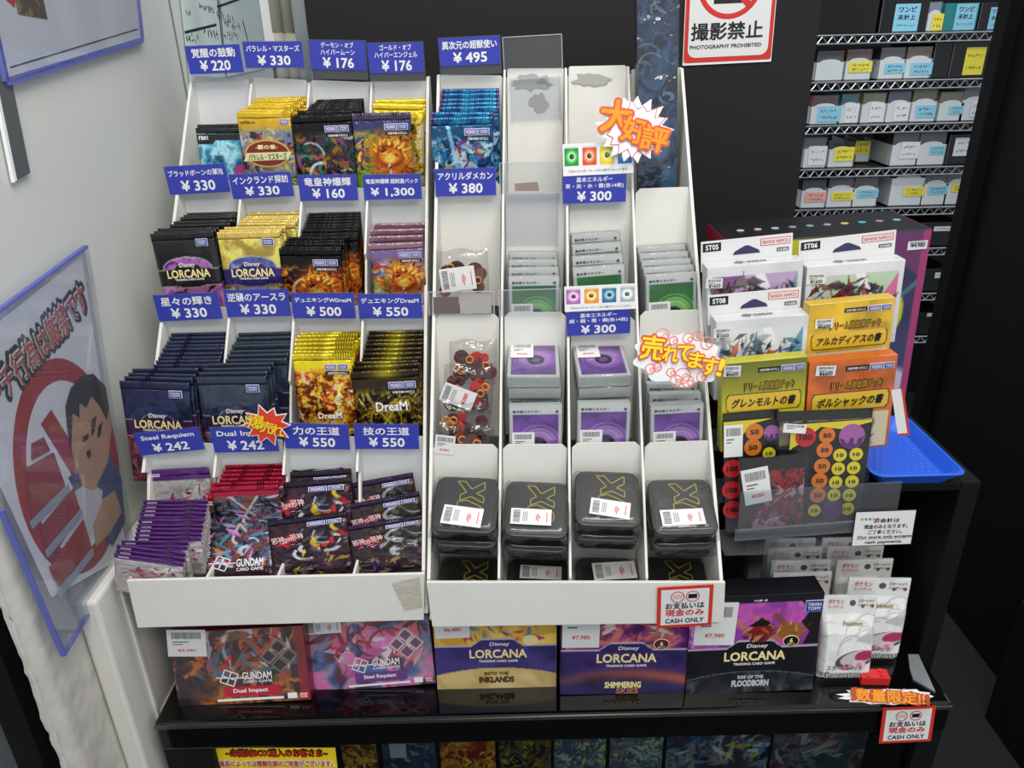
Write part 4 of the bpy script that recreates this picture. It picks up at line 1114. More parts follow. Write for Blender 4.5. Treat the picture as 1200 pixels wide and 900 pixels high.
def bundles(k, c, kind, front, rear, n, what, seed=0, lean=4, T=0.0125, f_off=0.014, r_off=-0.008):
    q0, q1 = lip('R', k, c), lip('R', k + 1, c); n0 = leaned(lean)
    f = [hit(front[0], front[1], (0, q0.y + f_off, q0.z), n0), hit(front[2], front[3], (0, q0.y + f_off, q0.z), n0)]
    b = [hit(rear[0], rear[1], (0, q1.y + r_off, q1.z), n0), hit(rear[2], rear[3], (0, q1.y + r_off, q1.z), n0)]
    rnd = random.Random(seed); gap = ((b[0] + b[1] - f[0] - f[1]) / 2).dot(-n0) / max(1, n - 1)
    T = min(T, max(0.005, gap * 0.86))
    for i in range(n):
        t = i / max(1, n - 1); TL, TR = f[0].lerp(b[0], t), f[1].lerp(b[1], t)
        if 0 < i: TL = TL + Vector((rnd.uniform(-0.001, 0.001), 0, 0)); TR = TR + Vector((rnd.uniform(-0.001, 0.001), 0, rnd.uniform(-0.001, 0.001)))
        cc = (TL + TR) / 2; TL.y = TR.y = cc.y
        x = (TR - TL).normalized(); y = n0.cross(x)
        lo, hi = pocket('R', c, cc.y); cc.x = max(lo + 0.0335, min(hi - 0.0335, cc.x))
        M = Matrix(((x.x, y.x, n0.x, cc.x), (x.y, y.y, n0.y, cc.y), (x.z, y.z, n0.z, cc.z), (0, 0, 0, 1)))
        bundle(kind, ('sleeved %s card bundle, foremost %s' if i == 0 else 'sleeved %%s card bundle, %s behind the foremost %%s' % ordinal(i)) % (kind, what), M, what, T, i == 0)


bundles(2, 1, 'green', (593, 324, 658, 323), (593, 296, 656, 295), 4, 'below the empty sleeve of second column', 1)
bundles(2, 2, 'green', (663, 315, 732, 309), (664, 275, 725, 271), 4, 'behind the purple, orange, blue strip', 2)
bundles(2, 3, 'green', (755, 323, 821, 318), (746, 290, 803, 286), 5, 'in the outer column of right rack', 3)
bundles(1, 1, 'purple', (593, 474, 662, 473), (593, 463, 660, 462), 2, 'standing in second column of right rack', 4, r_off=-0.045)
bundles(1, 2, 'purple', (672, 471, 743, 470), (672, 462, 741, 461), 2, 'standing in third column of right rack', 5, r_off=-0.045)
bundles(1, 3, 'purple', (756, 474, 829, 470), (748, 436, 822, 437), 4, 'below the cloud sticker', 6)
for c, c4, what in ((1, [(593, 402), (658, 401), (660, 437), (589, 438)], 'second'), (2, [(667, 402), (730, 399), (743, 436), (673, 438)], 'third')):
    for i in range(2):
        F = Fr(c4, (0, 0.872, at(625, 420, Y=0.872).z), leaned(80))
        top = F.c + F.y * 0.0435 - F.n * (0.007 + 0.0165 * i) + F.x * (0.0015 * i)
        M = F.M.copy(); M.translation = top
        bundle('purple', 'purple card bundle lying flat in %s column of right rack, %s' % (what, 'upper one' if i == 0 else 'lower one'), M, 'bundles lying flat', 0.0155, i == 0, pl_=(-0.014, -0.030, 0.028, 0.034))

# ------------------------------------------------------------------ black tins in clear bags
TINB = mat('tin_black', (0.25, 0.245, 0.24), 0.38, metal=0.55)
TINS = mat('tin_side', (0.12, 0.12, 0.125), 0.22, metal=0.7)
LOGO = mat('tin_gold_line', (0.62, 0.60, 0.22), 0.4)


def rrect(w, h, r, n=6):
    out = []
    for cx, cy, a0 in ((w / 2 - r, h / 2 - r, 0), (-w / 2 + r, h / 2 - r, 90), (-w / 2 + r, -h / 2 + r, 180), (w / 2 - r, -h / 2 + r, 270)):
        for i in range(n + 1):
            a = math.radians(a0 + 90 * i / n); out.append((cx + r * math.cos(a), cy + r * math.sin(a)))
    return out


def outline(b, pts, t, z):
    for p, q in zip(pts, pts[1:] + pts[:1]):
        dx, dy = q[0] - p[0], q[1] - p[1]; l = math.hypot(dx, dy) or 1e-6; nx, ny = -dy / l * t / 2, dx / l * t / 2
        b.prism([(p[0] - nx, p[1] - ny), (q[0] - nx, q[1] - ny), (q[0] + nx, q[1] + ny), (p[0] + nx, p[1] + ny)], z - 0.0002, z)


TW = 0.073
_body = MB().prism(rrect(TW, TW, 0.012), -0.020, -0.006).mesh('tin_body', TINS, 0.0015)
_lid = MB().prism(rrect(TW + 0.0015, TW + 0.0015, 0.0125), -0.0065, 0).mesh('tin_lid', TINB, 0.0016)
g = MB(); u = 0.001
X_ = [(-14, 18), (-6, 18), (1, 9), (14, 18), (14, 9), (6, 4), (14, 0), (14, -7), (1, 0), (-10, -5), (-10, 2), (-4, 5)]
outline(g, [(x * u * 1.15 + 0.004, y * u * 1.15 + 0.010) for x, y in X_], 0.0013, 0.0004)
C_ = [(-12, -3), (-3, -1), (8, -6), (14, -10), (14, -18), (5, -20), (5, -12), (-3, -9), (-12, -12)]
outline(g, [(x * u * 1.15 + 0.004, y * u * 1.15 + 0.006) for x, y in C_], 0.0013, 0.0004)
_logo = g.mesh('tin_logo', LOGO)
_rv = MB().prism(rrect(0.0022, 0.0022, 0.001, 3), 0, 0.0006)
_rv.v = [(x + 0.027, y + 0.024, z) for x, y, z in _rv.v]
_rivet = _rv.mesh('tin_rivet', INK)
# crinkled bag: a pillow wrapped round the tin
bv, bf = [], []; NB = 22
for sd in (1, -1):
    for j in range(NB + 1):
        for i in range(NB + 1):
            x, y = i / NB * 2 - 1, j / NB * 2 - 1
            e = max(abs(x), abs(y)); k = 1 if e < 0.80 else max(0, (1 - e) / 0.2) ** 0.5
            wz = 0.0012 * math.sin(9 * x + 5 * y * y) + 0.0012 * math.sin(13 * y - 4 * x)
            z = (0.0035 if sd > 0 else -0.0215) * k + (-0.010) * (1 - k) + wz * (1 - k) * 1.6 + (0.0004 * sd)
            bv.append((x * 0.0396 + 0.001 * math.sin(7 * y) * (e > 0.9), y * 0.0405, z))
    b0 = 0 if sd > 0 else (NB + 1) ** 2
    for j in range(NB):
        for i in range(NB):
            a = b0 + j * (NB + 1) + i; q = (a, a + 1, a + NB + 2, a + NB + 1); bf.append(q if sd > 0 else q[::-1])
_bag = MB().add(bv, bf).mesh('tin_bag', clear('tin_bag_film', (0.95, 0.95, 0.95), 0.07, 0.16, bump=0.25, bscale=22), smooth=True)


def tin(lab, M, grp, logo=True, lab4=None, F=None, c=0):
    lo, hi = pocket('R', c, M.translation.y); M = M.copy(); M.translation.x = max(lo + 0.0400, min(hi - 0.0400, M.translation.x))
    o = thing('card_tin', lab, 'tin', M, grp)
    link('tin_body', _body, o); l = link('tin_lid', _lid, o)
    if logo: link('lid_logo', _logo, l)
    link('lid_rivet', _rivet, l)
    if lab4: px_label(o, F, lab4, 0.0038)
    link('clear_bag', _bag, o)
    return o


UT = [([(515, 560), (578, 565), (577, 622), (505, 618)], [(518, 593), (564, 599), (562, 621), (515, 615)], 'first'),
      ([(597, 573), (662, 575), (660, 620), (592, 618)], [(598, 597), (645, 600), (645, 618), (597, 616)], 'second'),
      ([(675, 555), (738, 563), (752, 613), (673, 607)], [(688, 585), (733, 592), (738, 611), (690, 604)], 'third'),
      ([(758, 568), (827, 568), (838, 617), (762, 622)], [(770, 600), (819, 598), (824, 616), (772, 619)], 'fourth')]
for i, (c4, l4, nm) in enumerate(UT):
    F = Fr(c4, (0, 0.749, at(c4[2][0], (c4[0][1] + c4[2][1]) / 2, Y=0.749).z), leaned(66))
    tin('black tin in clear bag, upper one in the %s tin pocket, barcode label across it' % nm, F.M, 'black tins', True, l4, F, i)
    M = F.M.copy(); M.translation = F.c - F.n * 0.0255 + F.y * -0.004 + F.x * 0.002
    tin('black bagged tin directly beneath the upper tin of the %s tin pocket' % nm, M, 'black tins', False, c=i)
LT = [([(507, 661), (577, 661), (574, 706), (501, 704)], None, 'first'), ([(590, 663), (659, 663), (656, 706), (586, 706)], [(603, 664), (652, 667), (650, 682), (602, 680)], 'second'),
      ([(679, 662), (746, 660), (749, 704), (677, 706)], [(697, 663), (747, 659), (747, 680), (697, 682)], 'third'), ([(768, 661), (836, 659), (843, 704), (768, 706)], None, 'fourth')]
for i, (c4, l4, nm) in enumerate(LT):
    F = Fr(c4, (0, 0.745, at(c4[2][0], (c4[0][1] + c4[2][1]) / 2, Y=0.745).z), leaned(75))
    tin('black tin in clear bag behind the tray front, lower one in the %s tin pocket' % nm, F.M, 'black tins', l4 is None, l4, F, i)

# ------------------------------------------------------------------ small bags of acrylic counters
AMB = mat('amber_acrylic', (0.85, 0.55, 0.08), 0.15, coat=0.5)
DRED = mat('dark_red_acrylic', (0.32, 0.06, 0.07), 0.12, coat=0.6)
BRED = mat('bright_red_acrylic', (0.75, 0.08, 0.08), 0.15, coat=0.5)
BRWN = mat('brown_acrylic', (0.45, 0.25, 0.14), 0.15, coat=0.5)


def counter_bag(lab, c4, p0, lean, seed, label4=None):
    F = Fr(c4, p0, leaned(lean)); rnd = random.Random(seed)
    o = thing('counter_bag', lab, 'bag', F.M, 'bags of acrylic counters')
    hw, hh = F.w / 2, F.h / 2
    for i in range(15):
        m = rnd.choice([DRED, DRED, DRED, BRWN, BRED, DRED]); r = rnd.uniform(0.006, 0.0115)
        x, y = rnd.uniform(-hw + r, hw - r), rnd.uniform(-hh * 0.95 + r, max(-hh + 2 * r, hh * 0.62 - r)); z = 0.001 + 0.0011 * i / 2
        part('disc', MB().prism([(r * math.cos(a / 18 * math.pi), r * math.sin(a / 18 * math.pi)) for a in range(36)], 0, 0.003), m, o, 0.0006,
             M=Matrix.Translation((x, y, z)) @ Matrix.Rotation(rnd.uniform(-0.3, 0.3), 4, 'X') @ Matrix.Rotation(rnd.uniform(-0.3, 0.3), 4, 'Y'))
    for i in range(4):
        x, y = rnd.uniform(-hw * 0.75, hw * 0.75), rnd.uniform(-hh * 0.3, hh * 0.55)
        part('ring', MB().ring((x, y, 0.0115), 0.0042, 0.0011), AMB, o, smooth=True)
    vs, fs = [], []; n = 18
    for sd in (1, -1):
        for j in range(n + 1):
            for i in range(n + 1):
                x, y = i / n * 2 - 1, j / n * 2 - 1; e = max(abs(x), abs(y)); k = (1 - e ** 4)
                vs.append((x * hw, y * hh + 0.002 * math.sin(5 * x + seed), 0.005 + sd * (0.0095 * k + 0.0003) + 0.0022 * (fbm(np.array(x + 2), np.array(y + 2), 3, seed + sd) - 0.5)))
        b0 = 0 if sd > 0 else (n + 1) ** 2
        for j in range(n):
            for i in range(n):
                a = b0 + j * (n + 1) + i; q = (a, a + 1, a + n + 2, a + n + 1); fs.append(q if sd > 0 else q[::-1])
    part('bag_film', MB().add(vs, fs), BAG, o, smooth=True)
    if label4: px_label(o, F, label4, 0.0165, '¥380' if seed != 2 else None)
    return o


q = lip('R', 3, 0); q2 = lip('R', 2, 0)
counter_bag('clear bag of red counters, rear one below the ¥380 tag', [(516, 277), (579, 275), (579, 340), (516, 340)], (0, q.y + 0.050, q.z), PL, 1)
counter_bag('clear bag of red counters with white tag below the ¥380 tag', [(513, 293), (571, 290), (575, 348), (512, 350)], (0, q2.y + 0.030, q2.z), PL, 2, [(516, 312), (557, 308), (558, 334), (519, 340)])
q1 = lip('R', 1, 0)
counter_bag('clear bag of red counters, uppermost in the lower first pocket', [(528, 398), (583, 396), (582, 450), (526, 450)], (0, q2.y - 0.03, q2.z), PL, 3)
counter_bag('clear bag of amber and red counters with tilted white label', [(522, 424), (579, 428), (578, 486), (518, 480)], (0, q1.y + 0.050, q1.z), PL, 4, [(522, 442), (560, 455), (552, 476), (517, 462)])
counter_bag('clear bag of brown counters under the tilted label bag', [(512, 463), (573, 476), (574, 528), (509, 522)], (0, q1.y + 0.034, q1.z), PL, 5)
counter_bag('clear bag of counters, lowest at the front lip with barcode', [(509, 493), (579, 497), (578, 540), (508, 538)], (0, q1.y + 0.016, q1.z), PL, 6, [(511, 502), (534, 505), (534, 526), (511, 524)])


# ------------------------------------------------------------------ cartons under and beside the racks
def side_mat(c, nm): return mat(nm, c, 0.35, coat=0.2)


def carton(name, lab, cat, c4, p0, n, depth, A, side, extra=0.0, group=None, bevel=0.001, res=None):
    """box whose front face fits the photo's corners; extra lets it stand lower than what shows"""
    F = Fr(c4, p0, n)
    hw, hh = F.w / 2, F.h / 2
    o = thing(name, lab, cat, F.M, group)
    part('box_body', MB().box(-hw, hw, -hh - extra, hh, -depth, 0), side, o, bevel)
    if A is not None: link('printed_front', art_mesh('front', A, F.w - 0.001, F.h - 0.001, PRINT, None, hh - 0.0005), o, Matrix.Translation((0, 0, 0.0004)))
    return o, F


def lorcana_art(pal, band, low, seed, extra=None, corner=None):
    A = Art(0.92, 120, pal[0]); A.paint(pal, 3.2, seed, 1, 0.9, 1.2); A.swirls(pal, 8, seed, y=(0.5, 1), size=0.35, w=0.03)
    if extra: A.shards(extra, 26, seed + 3, x=(0.25, 0.85), y=(0.52, 0.8), size=0.2)
    if corner: A.poly([(0.80, 1), (1, 1), (1, 0.5), (0.88, 0.5), (0.92, 0.62), (0.85, 0.72), (0.90, 0.82)], corner); A.band(0.93, 1, corner)
    bp = [(0, 0.47), (0.30, 0.47), (0.385, 0.545), (0.64, 0.545), (0.725, 0.47), (1, 0.47), (1, 0), (0, 0)]
    A.poly([(x, y + 0.012 if y > 0 else 0) for x, y in bp], (0.72, 0.68, 0.75)); A.poly(bp, band)
    A.paint([band, tuple(min(1, v * 1.3 + 0.02) for v in band), tuple(v * 0.8 for v in band)], 3, seed, ((A.Y < 0.455)) * 0.6)
    A.mix(((A.Y < 0.235 - 0.30 * (A.X - 0.5) ** 2) & (A.Y > 0.0)) * 1.0, low[1]); A.paint(low, 3, seed + 7, (A.Y < 0.222 - 0.30 * (A.X - 0.5) ** 2) * 1.0)
    return A


def lorcana_text(o, F, sub1, sub2, subm, badge_m):
    w, h = F.w, F.h; z = 0.0012
    letters(o, 'Disney', 0.005, h * -0.005, w * 0.16, h * 0.05, WHITE, z, 0.015, skew=0.15, name='brand_lettering')
    letters(o, 'LORCANA', 0.003, -h * 0.105, w * 0.47, h * 0.095, GOLDT, z, 0.035, name='title_lettering')
    letters(o, 'TRADING CARD GAME', 0.003, -h * 0.185, w * 0.32, h * 0.026, WHITE, z, 0.03, name='subtitle_lettering')
    if sub1: letters(o, sub1, 0, -h * 0.325, w * 0.2, h * 0.035, subm, z, 0.04, name='set_lettering')
    letters(o, sub2, 0, -h * 0.392, w * 0.29, h * 0.07, subm, z, 0.05, name='set_lettering')
    b = part('round_badge', MB().prism([(w * 0.285 + w * 0.062 * math.cos(a / 16 * math.pi), h * 0.035 + w * 0.052 * math.sin(a / 16 * math.pi)) for a in range(32)], 0.0004, 0.001), GOLDT, o)
    part('badge_field', MB().prism([(w * 0.285 + w * 0.056 * math.cos(a / 16 * math.pi), h * 0.035 + w * 0.046 * math.sin(a / 16 * math.pi)) for a in range(32)], 0.001, 0.0013), badge_m, b)
    letters(b, '6', w * 0.285, h * 0.043, w * 0.025, h * 0.045, GOLDT, 0.0016, 0.03); letters(b, '枚入り', w * 0.285, h * 0.008, w * 0.055, h * 0.02, GOLDT, 0.0016, 0.03)


CZ = 0.7202
VERT = leaned(0)


def floor_p(x, y, back=0.0):
    p = at(x, y, Z=CZ); return (p.x, p.y + back, p.z)


INDIGO = side_mat((0.2, 0.17, 0.42), 'indigo_side'); DKBLUE = side_mat((0.12, 0.12, 0.25), 'dark_blue_side'); BLK = side_mat((0.07, 0.07, 0.085), 'black_side')
# game boxes standing on the counter
A = lorcana_art([(0.82, 0.62, 0.2), (0.9, 0.72, 0.3), (0.85, 0.66, 0.25), (0.95, 0.8, 0.4)], (0.24, 0.2, 0.44), [(0.85, 0.75, 0.5), (0.78, 0.66, 0.4), (0.9, 0.82, 0.6)], 201, [(0.3, 0.5, 0.65), (0.7, 0.2, 0.35), (0.2, 0.3, 0.55), (0.75, 0.6, 0.55)])
o, F = carton('game_box', 'yellow and indigo game box with round badge, third under the racks', 'box', [(504, 699), (650, 698), (655, 807), (513, 806)], floor_p(580, 806), leaned(2), 0.035, A, INDIGO, group='game boxes on the counter')
lorcana_text(o, F, 'INTO THE', 'INKLANDS', mat('brown_lettering', (0.30, 0.2, 0.1), 0.4), mat('cream_badge', (0.9, 0.85, 0.65), 0.4)); px_label(o, F, [(508, 704), (549, 703), (550, 746), (509, 748)], 0.0012, '¥6,480', True)
A = lorcana_art([(0.3, 0.12, 0.38), (0.5, 0.2, 0.5), (0.85, 0.45, 0.4), (0.35, 0.16, 0.42)], (0.20, 0.15, 0.36), [(0.15, 0.14, 0.3), (0.2, 0.18, 0.38), (0.1, 0.1, 0.22)], 211, [(0.85, 0.5, 0.35), (0.5, 0.3, 0.25), (0.9, 0.8, 0.75), (0.7, 0.3, 0.4)])
A.mix(np.exp(-((A.Y - 0.22 + 0.3 * (A.X - 0.5) ** 2) / 0.06) ** 2) * 0.75 * (A.X * 0.7 + 0.3), (0.85, 0.42, 0.25))
o, F = carton('game_box', 'purple and orange game box with maroon badge, fourth under the racks', 'box', [(657, 702), (811, 701), (803, 813), (657, 813)], floor_p(730, 813), leaned(2), 0.035, A, DKBLUE, group='game boxes on the counter')
lorcana_text(o, F, None, 'SHIMMERING', GOLDT, mat('maroon_badge', (0.35, 0.1, 0.25), 0.4)); letters(o, 'SKIES', 0.006, -F.h * 0.46, F.w * 0.18, F.h * 0.06, mat('bronze_lettering', (0.7, 0.48, 0.35), 0.4), 0.0012, 0.04)
px_label(o, F, [(659, 706), (703, 705), (703, 758), (659, 758)], 0.0012, '¥7,980')
A = lorcana_art([(0.55, 0.25, 0.6), (0.8, 0.35, 0.7), (0.65, 0.3, 0.68), (0.9, 0.55, 0.8), (0.4, 0.2, 0.5)], (0.085, 0.085, 0.105), [(0.12, 0.13, 0.16), (0.3, 0.32, 0.36), (0.1, 0.1, 0.13), (0.2, 0.21, 0.25)], 221, [(0.65, 0.12, 0.12), (0.5, 0.3, 0.2), (0.12, 0.08, 0.1), (0.75, 0.5, 0.25)], (0.1, 0.1, 0.115))
A.ell(0.55, 0.63, 0.09, 0.10, (0.5, 0.12, 0.12), 0.2); A.poly([(0.45, 0.70), (0.55, 0.78), (0.66, 0.70)], (0.09, 0.07, 0.08)); A.ell(0.77, 0.63, 0.11, 0.09, (0.58, 0.36, 0.18), 0.5); A.shards([(0.7, 0.45, 0.2), (0.45, 0.25, 0.12), (0.8, 0.65, 0.4), (0.3, 0.1, 0.1)], 40, 9, x=(0.42, 0.92), y=(0.55, 0.72), size=0.12)
o, F = carton('game_box', 'black and magenta game box, fully visible right of the racks', 'box', [(806, 699), (964, 697), (954, 810), (806, 812)], floor_p(880, 811), leaned(2), 0.034, A, BLK, group='game boxes on the counter')
lorcana_text(o, F, 'RISE OF THE', 'FLOODBORN', mat('silver_lettering', (0.78, 0.8, 0.82), 0.35), BLK)
badge(o, F.w * 0.43, F.h * 0.38, F.w * 0.125, F.h * 0.105, BADGEB, ['TAKARA', 'TOMY'], 0.0018)
px_label(o, F, [(815, 706), (863, 705), (862, 755), (814, 755)], 0.0012, '¥7,980')
letters(o, 'TCG第一弾', 0.004, F.h * 0.455, F.w * 0.1, F.h * 0.022, WHITE, 0.0012, 0.02)


def gundam_art(base, seed, pal, hi, panel):
    A = Art(0.62, 150, base); A.paint(pal, 3.0, seed, 1, 1.2, 1.2); A.shards(hi, 60, seed + 1, x=(0.2, 0.9), y=(0.35, 1), size=0.3); A.shards(pal, 30, seed + 2, size=0.35)
    A.swirls(hi, 10, seed + 2, x=(0.35, 0.7), y=(0.5, 0.95), size=0.2, w=0.012)
    for i in range(2):
        for j in range(2):
            cx, cy = 0.80 + 0.085 * (i - j) * 0.9, 0.62 + 0.12 * (i + j - 1)
            A.poly([(cx - 0.07, cy), (cx, cy + 0.11), (cx + 0.07, cy), (cx, cy - 0.11)], panel); A.poly([(cx - 0.052, cy), (cx, cy + 0.082), (cx + 0.052, cy), (cx, cy - 0.082)], base)
    return A


def gundam_text(o, F, sub, subm):
    w, h = F.w, F.h
    diamond_logo(o, -w * 0.09, -h * 0.14, h * 0.105, 0.0014)
    letters(o, 'GUNDAM', w * 0.12, -h * 0.12, w * 0.22, h * 0.10, WHITE, 0.0014, 0.03, name='title_lettering')
    letters(o, 'CARD GAME', w * 0.12, -h * 0.20, w * 0.22, h * 0.035, WHITE, 0.0014, 0.02, name='subtitle_lettering')
    p = part('name_panel', MB().box(-w * 0.14, w * 0.28, -h * 0.395, -h * 0.265, 0.0005, 0.0010), subm, o)
    letters(p, sub, w * 0.06, -h * 0.325, w * 0.26, h * 0.07, WHITE, 0.0014, 0.03)
    part('white_strip', MB().box(-w * 0.2, w * 0.30, -h * 0.455, -h * 0.425, 0.0005, 0.0010), WHITE, o)
    part('age_badge', MB().box(w * 0.33, w * 0.40, -h * 0.46, -h * 0.385, 0.0005, 0.0010), WHITE, o)
    q = part('maker_badge', MB().box(w * 0.42, w * 0.485, -h * 0.46, -h * 0.385, 0.0005, 0.0010), RED, o)
    letters(q, 'BAN', w * 0.4525, -h * 0.405, w * 0.05, h * 0.03, WHITE, 0.0013, 0.02); letters(q, 'DAI', w * 0.4525, -h * 0.44, w * 0.05, h * 0.03, WHITE, 0.0013, 0.02)


A = gundam_art((0.2, 0.14, 0.14), 231, [(0.12, 0.08, 0.1), (0.25, 0.15, 0.14), (0.18, 0.12, 0.18), (0.75, 0.42, 0.12), (0.15, 0.1, 0.1)], [(0.25, 0.4, 0.5), (0.7, 0.75, 0.78), (0.75, 0.2, 0.15), (0.15, 0.15, 0.2), (0.5, 0.3, 0.2)], (0.5, 0.44, 0.42))
A.paint([(0.35, 0.12, 0.06), (0.9, 0.55, 0.12), (0.98, 0.75, 0.3)], 5, 3, np.clip(1.0 - np.hypot(A.X - 0.35, (A.Y - 0.1) * 0.7) / 0.25, 0, 1) * 0.8)
A.mix((A.X > 0.93) * 0.8, (0.55, 0.08, 0.14))
o, F = carton('game_box', 'dark red game box with white square logo, leftmost under the racks', 'box', [(190, 736), (356, 739), (364, 821), (215, 827)], floor_p(290, 824), leaned(14), 0.04, A, side_mat((0.5, 0.07, 0.13), 'crimson_side'), group='game boxes on the counter')
gundam_text(o, F, 'Dual Impact', mat('crimson_panel', (0.72, 0.1, 0.2), 0.4)); px_label(o, F, [(192, 737), (240, 738), (244, 768), (201, 769)], 0.0012, '¥3,980', True)
A = gundam_art((0.45, 0.25, 0.4), 241, [(0.7, 0.3, 0.55), (0.85, 0.45, 0.7), (0.55, 0.5, 0.55), (0.25, 0.35, 0.6), (0.35, 0.12, 0.2)], [(0.6, 0.1, 0.2), (0.85, 0.4, 0.45), (0.35, 0.06, 0.12), (0.85, 0.8, 0.82)], (0.78, 0.76, 0.74))
o, F = carton('game_box', 'pink and silver game box tilted, second under the racks', 'box', [(354, 729), (502, 724), (511, 800), (368, 813)], floor_p(440, 806), leaned(16), 0.04, A, side_mat((0.6, 0.55, 0.58), 'silver_pink_side'), group='game boxes on the counter')
gundam_text(o, F, 'Steel Requiem', mat('violet_panel', (0.4, 0.22, 0.5), 0.4)); px_label(o, F, [(358, 728), (399, 726), (401, 740), (359, 744)], 0.0012, None)

# ------------------------------------------------------------------ clear stepped stand at the right with its goods
o = thing('acrylic_stand', 'clear acrylic stepped stand with front lip right of the racks', 'stand')
LIPF = Fr([(862, 618), (1000, 615), (1000, 628), (862, 631)], (0, 0.742, at(930, 622, Y=0.742).z), VERT)
zb = LIPF.c.z - 0.004
part('lip', MB().box(-LIPF.w / 2, LIPF.w / 2, -LIPF.h / 2, LIPF.h / 2, -0.003, 0), clear('acrylic_lip', (0.93, 0.94, 0.95), 0.2, 0.1, haze=0.06), o, 0.001, M=LIPF.M)
UPF = Fr([(866, 572), (1055, 570), (1050, 618), (868, 620)], (0, 0.7445, at(950, 600, Y=0.7445).z), VERT)
part('front_pane', MB().box(-UPF.w / 2, UPF.w / 2, -UPF.h / 2, UPF.h / 2, -0.002, 0), clear('acrylic_pane', (0.93, 0.94, 0.95), 0.03, 0.08, haze=0.05), o, 0.0006, M=UPF.M)
zs = at(950, 627, Y=0.775).z
part('step', MB().box(0.247, 0.42, 0.742, 0.792, zs - 0.003, zs), CLEAR, o, 0.0006)
part('step', MB().box(0.247, 0.425, 0.792, 0.845, 0.972, 0.975), CLEAR, o, 0.0006)
part('step', MB().box(0.247, 0.445, 0.845, 0.90, 1.015, 1.018), CLEAR, o, 0.0006)
part('support', MB().box(0.25, 0.253, 0.80, 0.90, 0.7205, 0.965), CLEAR, o)
part('support', MB().box(0.33, 0.333, 0.80, 0.90, 0.7205, 1.015), CLEAR, o)
o = thing('display_shelf', 'black shelf behind the books carrying the largest box', 'shelf')
part('shelf_board', MB().box(0.25, 0.548, 0.945, 1.20, 0.989, 1.0), BLACKM, o, 0.001)
part('shelf_support', MB().box(0.26, 0.28, 0.96, 1.15, 0.7205, 0.989), BLACKM, o)

A = Art(0.9, 120, (0.13, 0.12, 0.28)); A.paint([(0.1, 0.1, 0.22), (0.16, 0.15, 0.34), (0.22, 0.18, 0.38), (0.12, 0.2, 0.3)], 2.5, 251)
A.ell(0.80, 0.55, 0.115, 0.17, (0.72, 0.74, 0.18), 0.06); A.poly([(0.68, 1), (1, 1), (1, 0.72)], (0.5, 0.15, 0.38), 0.7); A.ell(0.85, 0.12, 0.16, 0.1, (0.75, 0.72, 0.78), 0.4)
A.line((0.6, 0.35), (1, 0.75), 0.012, (0.25, 0.4, 0.4)); A.band(0, 1, (0.6, 0.18, 0.4), 0.965, 2); A.poly([(0.05, 1), (0.5, 1), (0.55, 0.9), (0.05, 0.9)], (0.75, 0.75, 0.2))
o, F = carton('storage_box', 'large dark box with yellow disc and black dotted lid behind the white boxes', 'box', [(845, 280), (1094, 274), (1058, 470), (853, 480)], (0, 0.965, at(970, 475, Y=0.965).z), VERT, 0.115, A, BLK)
hw, hh = F.w / 2, F.h / 2
part('side_stripe', MB().box(hw - 0.0002, hw + 0.0005, -hh, hh, -0.113, -0.002), side_mat((0.62, 0.2, 0.42), 'magenta_side'), o)
part('side_stripe', MB().box(-hw - 0.0005, -hw + 0.0002, -hh, hh, -0.113, -0.002), side_mat((0.62, 0.1, 0.2), 'red_side'), o)
DOTC = [(0.75, 0.75, 0.78), (0.75, 0.7, 0.72), (0.7, 0.72, 0.74), (0.55, 0.58, 0.62), (0.5, 0.62, 0.6), (0.6, 0.6, 0.68), (0.8, 0.7, 0.45), (0.35, 0.65, 0.75), (0.6, 0.5, 0.55), (0.5, 0.7, 0.62)]
for i in range(10):
    x = -hw * 0.76 + i * hw * 1.62 / 9
    part('lid_dot', MB().prism([(x + 0.005 * math.cos(a / 10 * math.pi), -0.058 + 0.005 * math.sin(a / 10 * math.pi)) for a in range(20)], 0, 0.0006), mat('dot_%d' % i, DOTC[i], 0.35), o,
         M=Matrix.Translation((0, hh + 0.0002, 0)) @ Matrix.Rotation(-math.pi / 2, 4, 'X') @ Matrix.Translation((0, 0.116, 0)))
px_label(o, F, [(1063, 283), (1087, 281), (1085, 291), (1063, 293)], 0.0012, None, True); a_, b_ = F.loc(1075, 287); letters(o, '¥4,980', a_, b_, 0.018, 0.0055, INK, 0.002, 0.02)


